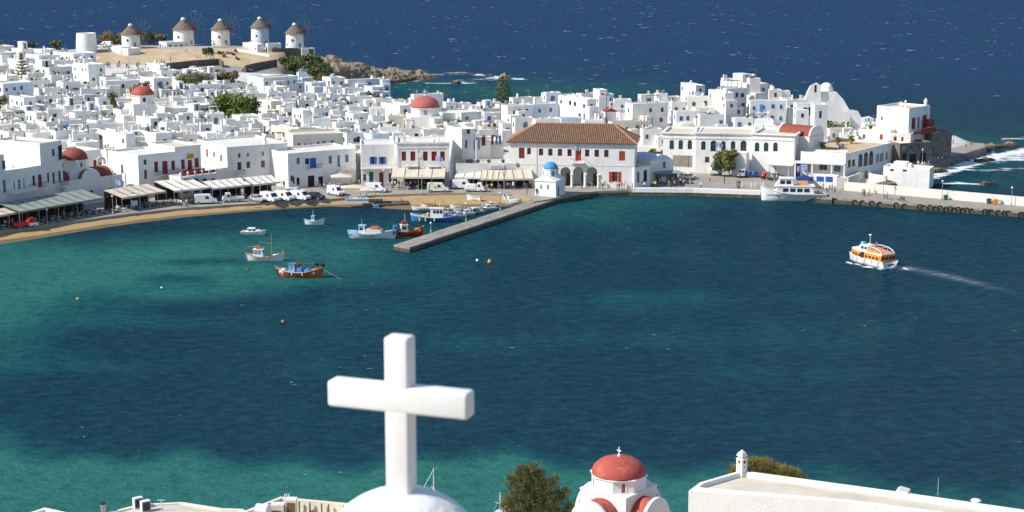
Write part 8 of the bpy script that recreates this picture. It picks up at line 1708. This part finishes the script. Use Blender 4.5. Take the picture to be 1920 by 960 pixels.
MB().box(-hw - .05, hw + .05, -hw - .05, hw + .05, -.10, -.02).build('ledge', 'white_clean', fc)
vault(fc, 3.5, hw, 3.7, R(-90), -2.15, 'dome_red', 'white_clean', 1.75, 20, 5, .28); vault(fc, 3.5, hw, 3.4, R(0), -2.15, 'dome_red', 'white_clean', 1.75, 20, 5, .28); vault(fc, 3.7, hw, 2.6, R(180), -2.15, 'dome_red', 'white_clean', 1.75, 20, 5, .28); vault(fc, 3.5, hw, 3.2, R(90), -2.15, 'dome_red', 'white_clean', 1.75, 20, 5, .28)
for sx_, sy_ in ((-1, -1), (1, -1), (1, 1), (-1, 1)): MB().box(min(sx_ * hw, sx_ * (hw + .9)), max(sx_ * hw, sx_ * (hw + .9)), min(sy_ * hw * .6, sy_ * (hw + .9)), max(sy_ * hw * .6, sy_ * (hw + .9)), -6, -2.3).build('corner_block', 'white_clean', fc)
MB().box(-.04, .04, -4.01, -3.99, -1.5, -1.0).build('slit_window', 'grey_paint', fc)
fc.scale = (.94, .94, .96)
MB().box(-4.5, 4.6, -5.5, -5.2, -7, -2.9).build('courtyard_wall', 'white_clean', fc)
# --- big white flat roofed house
e_ = 20.0
pl = [P(1291, 914, e_ - .15), P(1312, 903, e_), P(1388, 881, e_), P(1690, 922, e_), P(1990, 965, e_), P(2120, 1030, e_), P(1760, 962, e_), P(1590, 940, e_)]
o0 = pl[0]; poly = [(p.x - o0.x, p.y - o0.y) for p in pl]
wh_ = thing('white_house', 'large white flat roofed house on the near right with a tall chimney', 'house', (o0.x, o0.y, e_))
n = len(poly); cxm = sum(p[0] for p in poly) / n; cym = sum(p[1] for p in poly) / n
def inset(pl_, d):
    out = []; n = len(pl_)
    for i in range(n):
        a, b2, c = Vector(pl_[i - 1]), Vector(pl_[i]), Vector(pl_[(i + 1) % n]); d1 = (b2 - a).normalized(); d2 = (c - b2).normalized()
        n1 = Vector((d1.y, -d1.x)); n2 = Vector((d2.y, -d2.x)); bis = (n1 + n2); bis = bis / max(.3, bis.dot(bis)) * 2 if bis.length > .1 else n1
        out.append((b2.x + bis.x * d, b2.y + bis.y * d))
    return out
inn = inset(poly, .42)
if not inside(inn[2], poly): inn = inset(poly, -.42)
b = MB(); zt = [-.35, 0, 0, 0, 0, 0, 0, 0]
b.add([(x, y, -6) for x, y in poly] + [(x, y, z - .06) for (x, y), z in zip(poly, zt)] + [(x * .985 + cxm * .015, y * .985 + cym * .015, z) for (x, y), z in zip(poly, zt)] + [(x, y, z * .5) for (x, y), z in zip(inn, zt)] + [(x, y, -.42) for x, y in inn],
      [(k * n + i, k * n + (i + 1) % n, (k + 1) * n + (i + 1) % n, (k + 1) * n + i) for k in range(4) for i in range(n)])
wo = b.build('wall', 'white_clean', wh_); wm = wo.modifiers.new('round', 'BEVEL'); wm.width = .08; wm.segments = 3; wm.limit_method = 'ANGLE'
MB().prism(inn, -.7, -.36).build('roof', 'roof_beige', wh_)
c = P(1388, 884, e_) - o0; ck = MB(); ck.box(-.33, .33, -.33, .33, -.5, 1.35); ck.box(-.37, .37, -.37, .37, 1.35, 1.42)
for i in range(4):
    t = math.pi / 2 * i + math.pi / 4; ck.box(.25 * math.cos(t) - .07, .25 * math.cos(t) + .07, .25 * math.sin(t) - .07, .25 * math.sin(t) + .07, 1.42, 1.72)
ck.lathe([(.5, 0), (.46, .06), (.34, .3), (.12, .5), (.02, .62)], 4, (0, 0, 1.72), 0, math.pi / 4)
ck.xf(Matrix.Translation((c.x + .1, c.y, 0)) @ Matrix.Rotation(R(40), 4, 'Z') @ Matrix.Diagonal((.86, .86, .72, 1))); chm = ck.build('chimney', 'white_clean', wh_)
hol = MB()
for f in range(4):
    M_ = Matrix.Translation((c.x + .1, c.y, 0)) @ Matrix.Rotation(R(40) + math.pi / 2 * f, 4, 'Z') @ Matrix.Diagonal((.86, .86, .72, 1))
    hb = MB().box(-.14, .14, -.345, -.332, .95, 1.25).box(-.05, .05, -.345, -.332, .45, .6).box(-.12, -.04, -.345, -.332, -.1, .0).box(.04, .12, -.345, -.332, -.1, 0); hb.xf(M_); hol.add(hb.v, hb.f, 0)
hol.build('smoke_holes', 'wood', chm)
g_ = P(1690, 925, e_ - .3) - o0; MB().extr([(-.45, -.4), (.5, -.4), (.45, .1), (-.2, .22), (-.4, .12)], -.45, .45).xf(Matrix.Translation((g_.x, g_.y - .4, 0)) @ Matrix.Rotation(R(-25), 4, 'Z')).build('roof_vent', 'white_grey', wh_)
g_ = P(1757, 952, e_ - .9) - o0; MB().tube((g_.x, g_.y, -.4), (g_.x, g_.y, 1.3), .035, .025, 6).tube((g_.x - .15, g_.y, .1), (g_.x + .15, g_.y, .1), .02, n=4).tube((g_.x, g_.y, -.6), (g_.x + 1.8, g_.y + 1.5, -.9), .012, n=3).build('antenna', 'metal_grey', wh_)
g_ = P(1830, 938, e_) - o0; MB().dome(.38, .16, 14, 5, (g_.x, g_.y, -.05)).build('roof_knob', 'white_clean', wh_, sm=True)
g_ = P(1414, 940, e_ - .8) - o0
pp_ = MB()
for i in range(6): pp_.tube((g_.x + .05 + .06 * i * i * .1, g_.y - .12, -.9 - .45 * i), (g_.x + .05 + .06 * (i + 1) ** 2 * .1, g_.y - .12, -.9 - .45 * (i + 1)), .06, n=6)
pp_.build('drain_pipe', 'metal_grey', wh_)
# --- roofs at the lower left
def flatroof(pxs, e, label, m='roof_white', wall='white', par=.35, name='house'):
    pts = [P(a, c, e) for a, c in pxs]; o = pts[0]; pl_ = [(p.x - o.x, p.y - o.y) for p in pts]; root = thing(name, label, 'house', (o.x, o.y, e)); n = len(pl_)
    ar = sum(pl_[i][0] * pl_[(i + 1) % n][1] - pl_[(i + 1) % n][0] * pl_[i][1] for i in range(n))
    i_ = inset(pl_, .3 if ar < 0 else -.3)
    MB().add([(x, y, -8) for x, y in pl_] + [(x, y, 0) for x, y in pl_] + [(x, y, 0) for x, y in i_] + [(x, y, -par - .1) for x, y in i_], [(k * n + i, k * n + (i + 1) % n, (k + 1) * n + (i + 1) % n, (k + 1) * n + i) for k in range(3) for i in range(n)]).build('wall', wall, root)
    MB().prism(i_, -par - .2, -par).build('roof', m, root); return root, o
f1, o1 = flatroof([(40, 966), (84, 951.5), (150, 966), (100, 990)], 17, 'white roof corner poking up at the lower left edge')
f2, o2 = flatroof([(196, 962), (262, 945), (340, 941), (418, 953), (455, 954), (500, 985), (190, 1000)], 16.5, 'pale flat roofed house at the lower left with air conditioners', 'roof_beige', 'white_warm', .12)
for x, y in ((259, 952), (273, 958)): g_ = P(x, y, 16.4) - o2; MB().box(-.35, .35, -.2, .2, 0, .85).box(-.28, .28, -.21, -.2, .1, .75).xf(Matrix.Translation((g_.x, g_.y, -.12)) @ Matrix.Rotation(R(35), 4, 'Z')).build('air_conditioner', 'sign_grey' if False else 'metal_white', f2)
for x, y in ((259, 952), (273, 958)): g_ = P(x, y, 16.4) - o2; MB().box(-.3, .3, -.235, -.215, .1, .75).xf(Matrix.Translation((g_.x, g_.y, -.12)) @ Matrix.Rotation(R(35), 4, 'Z')).build('fan_grille', 'metal_dark', f2)
g_ = P(303, 958, 16.4) - o2; an = MB().tube((g_.x, g_.y, -.1), (g_.x, g_.y, .8), .03, n=5)
for z in (.5, .75): an.tube((g_.x - .3, g_.y, z), (g_.x + .3, g_.y, z), .02, n=4)
an.build('antenna', 'metal_white', f2)
g_ = P(194, 962, 16.4) - o2; MB().lathe([(.2, -1), (.2, .62), (.17, .64)], 12, (g_.x, g_.y, 0)).build('flue_pipe', 'metal_grey', f2); MB().lathe([(.21, .60), (.21, .74), (.1, .76)], 12, (g_.x, g_.y, 0)).build('flue_cap', 'metal_dark', f2)
f3, o3 = flatroof([(448, 962), (526, 931), (540, 932.5), (660, 944), (700, 952), (640, 990), (480, 1000)], 17, 'roof terrace with a water tank and beige parapet beside the dome', 'roof_beige', 'cream', .9)
g_ = P(496, 955, 17) - o3; MB().tube((g_.x - .55, g_.y, .05), (g_.x + .35, g_.y - .35, .05), .42, n=16).build('water_tank', 'metal_white', f3, sm=False)
g_ = P(520, 950, 17) - o3; MB().box(g_.x - .5, g_.x + .5, g_.y - .3, g_.y + .5, -.9, .2).box(g_.x + .6, g_.x + 1.4, g_.y, g_.y + .8, -.9, .5).build('roof_cabinet', 'white_warm', f3); MB().box(g_.x - .3, g_.x + .3, g_.y - .33, g_.y - .31, -.4, -.2).box(g_.x + .7, g_.x + 1.3, g_.y - .03, g_.y - .01, -.9, .3).build('cabinet_door', 'wood', f3)
g_ = P(538, 933, 17) - o3; MB().tube((g_.x - .15, g_.y, 0), (g_.x - .15, g_.y, .28), .05, n=6).tube((g_.x + .15, g_.y, 0), (g_.x + .15, g_.y, .28), .05, n=6).tube((g_.x, g_.y, 0), (g_.x, g_.y, .3), .04, n=6).build('pipe_ends', 'metal_white', f3)
for i, x in enumerate((562, 582, 604, 617, 645)): g_ = P(x, 934 + (x - 540) * .1, 17) - o3; MB().box(g_.x - .05, g_.x + .05, g_.y - .45, g_.y - .33, -.85, -.03).build('parapet_post', 'wood', f3)
# --- vegetation of the near slope
def near_tree(px, py, e, r, h_, label, mats, seed, clumps, leaves, sz): p = P(px, py, e); return tree((p.x, p.y, p.z), r, h_, label, mats[0], 'tree', clumps, leaves, sz, 'tree', None, mats, seed, .22)
def sprays(p, blobs, label, mats, seed, dens, sz, name='tree', cat='tree'):
    """tamarisk like tree: many thin upswept sprays of small leaves grouped in billows; blobs = (dx,dy,z,r)"""
    rnd = random.Random(seed); root = thing(name, label, cat, p); tb = MB(); tb.tube((0, 0, -2), (0, 0, .8), .28, .2, 7); cr = MB()
    for dx, dy, z, r in blobs:
        tb.tube((0, 0, .6), (dx * .9, dy, z), .12, .03, 5)
        for _ in range(int(dens * r * r)):
            v = Vector((rnd.gauss(0, 1), rnd.gauss(0, 1), rnd.gauss(0, 1) + .25)).normalized(); b0 = Vector((dx, dy, z)) + v * r * rnd.uniform(.25, .85); d = (v * .6 + Vector((rnd.gauss(0, .35), rnd.gauss(0, .35), .75 + rnd.gauss(0, .3)))).normalized(); L_ = rnd.uniform(.25, .5) * (r ** .5); mi = 0 if rnd.random() < .55 else (1 if rnd.random() < .7 else 2)
            s = d.orthogonal().normalized(); s.rotate(Matrix.Rotation(rnd.uniform(0, 6.28), 3, d))
            for k in range(5):
                c = b0 + d * L_ * (k + 1) / 5; w_ = sz * (1.1 - k * .16); q = s if k % 2 else d.cross(s)
                cr.add([c - q * w_, c + d * w_ * .9 - q * w_ * .2, c + q * w_, c - d * w_ * .9 + q * w_ * .2], [(0, 1, 2, 3)], mi)
    tb.build('trunk', 'bark', root); cr.build('crown', mats, root); return root
p = P(1003, 968, 15.5)
sprays((p.x, p.y, p.z - 1.5), [(-1.4, 0, 4.0, 1.0), (-.9, .2, 4.7, .75), (-.4, 0, 5.05, .6), (0, .2, 4.2, 1.0), (.9, 0, 3.6, 1.0), (-1.5, -.2, 2.6, 1.1), (-.3, 0, 3.0, 1.1), (1.0, 0, 2.4, 1.1), (1.9, .2, 2.8, .8), (-1.6, 0, 1.2, 1.2), (.1, -.3, 1.4, 1.3), (1.8, -.2, 1.3, 1.1), (2.7, 0, 1.9, .7), (2.6, -.4, .7, 1.0), (-2.2, 0, 2.2, .6), (-1.9, 0, 4.4, .45), (-.1, 0, 5.5, .35), (1.5, 0, 4.3, .5), (2.4, 0, 3.4, .4), (.5, .1, 4.9, .4), (-1.1, 0, 5.3, .35)], 'tall feathery tamarisk tree left of the near red dome', ['leaf_olive', 'leaf_dark', 'leaf_brown'], 8, 620, .045)
p = P(1425, 900, 17.5)
sprays((p.x, p.y, p.z - .5), [(-1.8, 0, 1.0, .8), (-.6, 0, 1.5, .9), (.4, 0, 1.4, .9), (1.2, 0, 1.0, .8), (-1.2, .2, 1.6, .6)], 'golden green bush behind the chimney of the white house', ['leaf_gold', 'leaf_olive', 'leaf_green'], 9, 640, .05, 'bush', 'bush')
p = P(1480, 905, 17.5)
sprays((p.x, p.y, p.z - .5), [(-.4, 0, 1.3, .7), (.4, 0, 1.0, .7), (1.0, 0, .5, .6), (.2, .2, .6, .7)], 'smaller golden bush right of the chimney bush', ['leaf_gold', 'leaf_olive', 'leaf_green'], 10, 640, .05, 'bush', 'bush')
p = P(800, 928, 17.5)
sprays((p.x, p.y, p.z - .6), [(-.6, 0, .5, .5), (.2, 0, .3, .5), (.9, 0, .1, .4)], 'small bush just behind the chapel dome', ['leaf_gold', 'leaf_olive', 'leaf_brown'], 13, 600, .045, 'bush', 'bush')
# --- masts of two boats moored below
for x, yt, lab, h_ in [(808, 879, 'slim white mast of a boat moored behind the chapel dome', 6.2), (936, 925, 'white mast with spreader of a sailing boat beside the tamarisk', 6.5)]:
    p = PY(x, yt, 164); r_ = thing('sailing_boat', lab, 'boat', (p.x, p.y, 0), R(30 if x < 900 else 70), 'sailing boats at the near shore')
    a, d_, g_, st = hull(6.4, 2.0, .7, .4, .1, .7); a.build('hull', ['boat_white', 'boat_white'], r_, sm=True); d_.build('deck', 'boat_white', r_); g_.build('gunwale', 'metal_white', r_); cabin(r_, -.8, 1.2, 1.1, .5, 1.1)
    o = MB().tube((.3, 0, .6), (.3, 0, p.z), .075, .05, 6).build('mast', 'metal_white', r_); s_ = p.z * .62; MB().tube((.3, -.55, s_), (.3, .55, s_ + .15), .03, n=4).tube((-2.6, 0, 1.5), (.3, 0, 1.5), .05, n=5).build('spreader', 'metal_white', o)
    rg = MB()
    for y in (-.9, .9): rg.tube((.3, 0, p.z - .1), (.2, y, .7), .015, n=3)
    rg.tube((.3, 0, p.z - .1), (3.1, 0, 1.1), .015, n=3).tube((.3, 0, p.z - .1), (-3.0, 0, .8), .015, n=3).build('rigging', 'metal_grey', o)
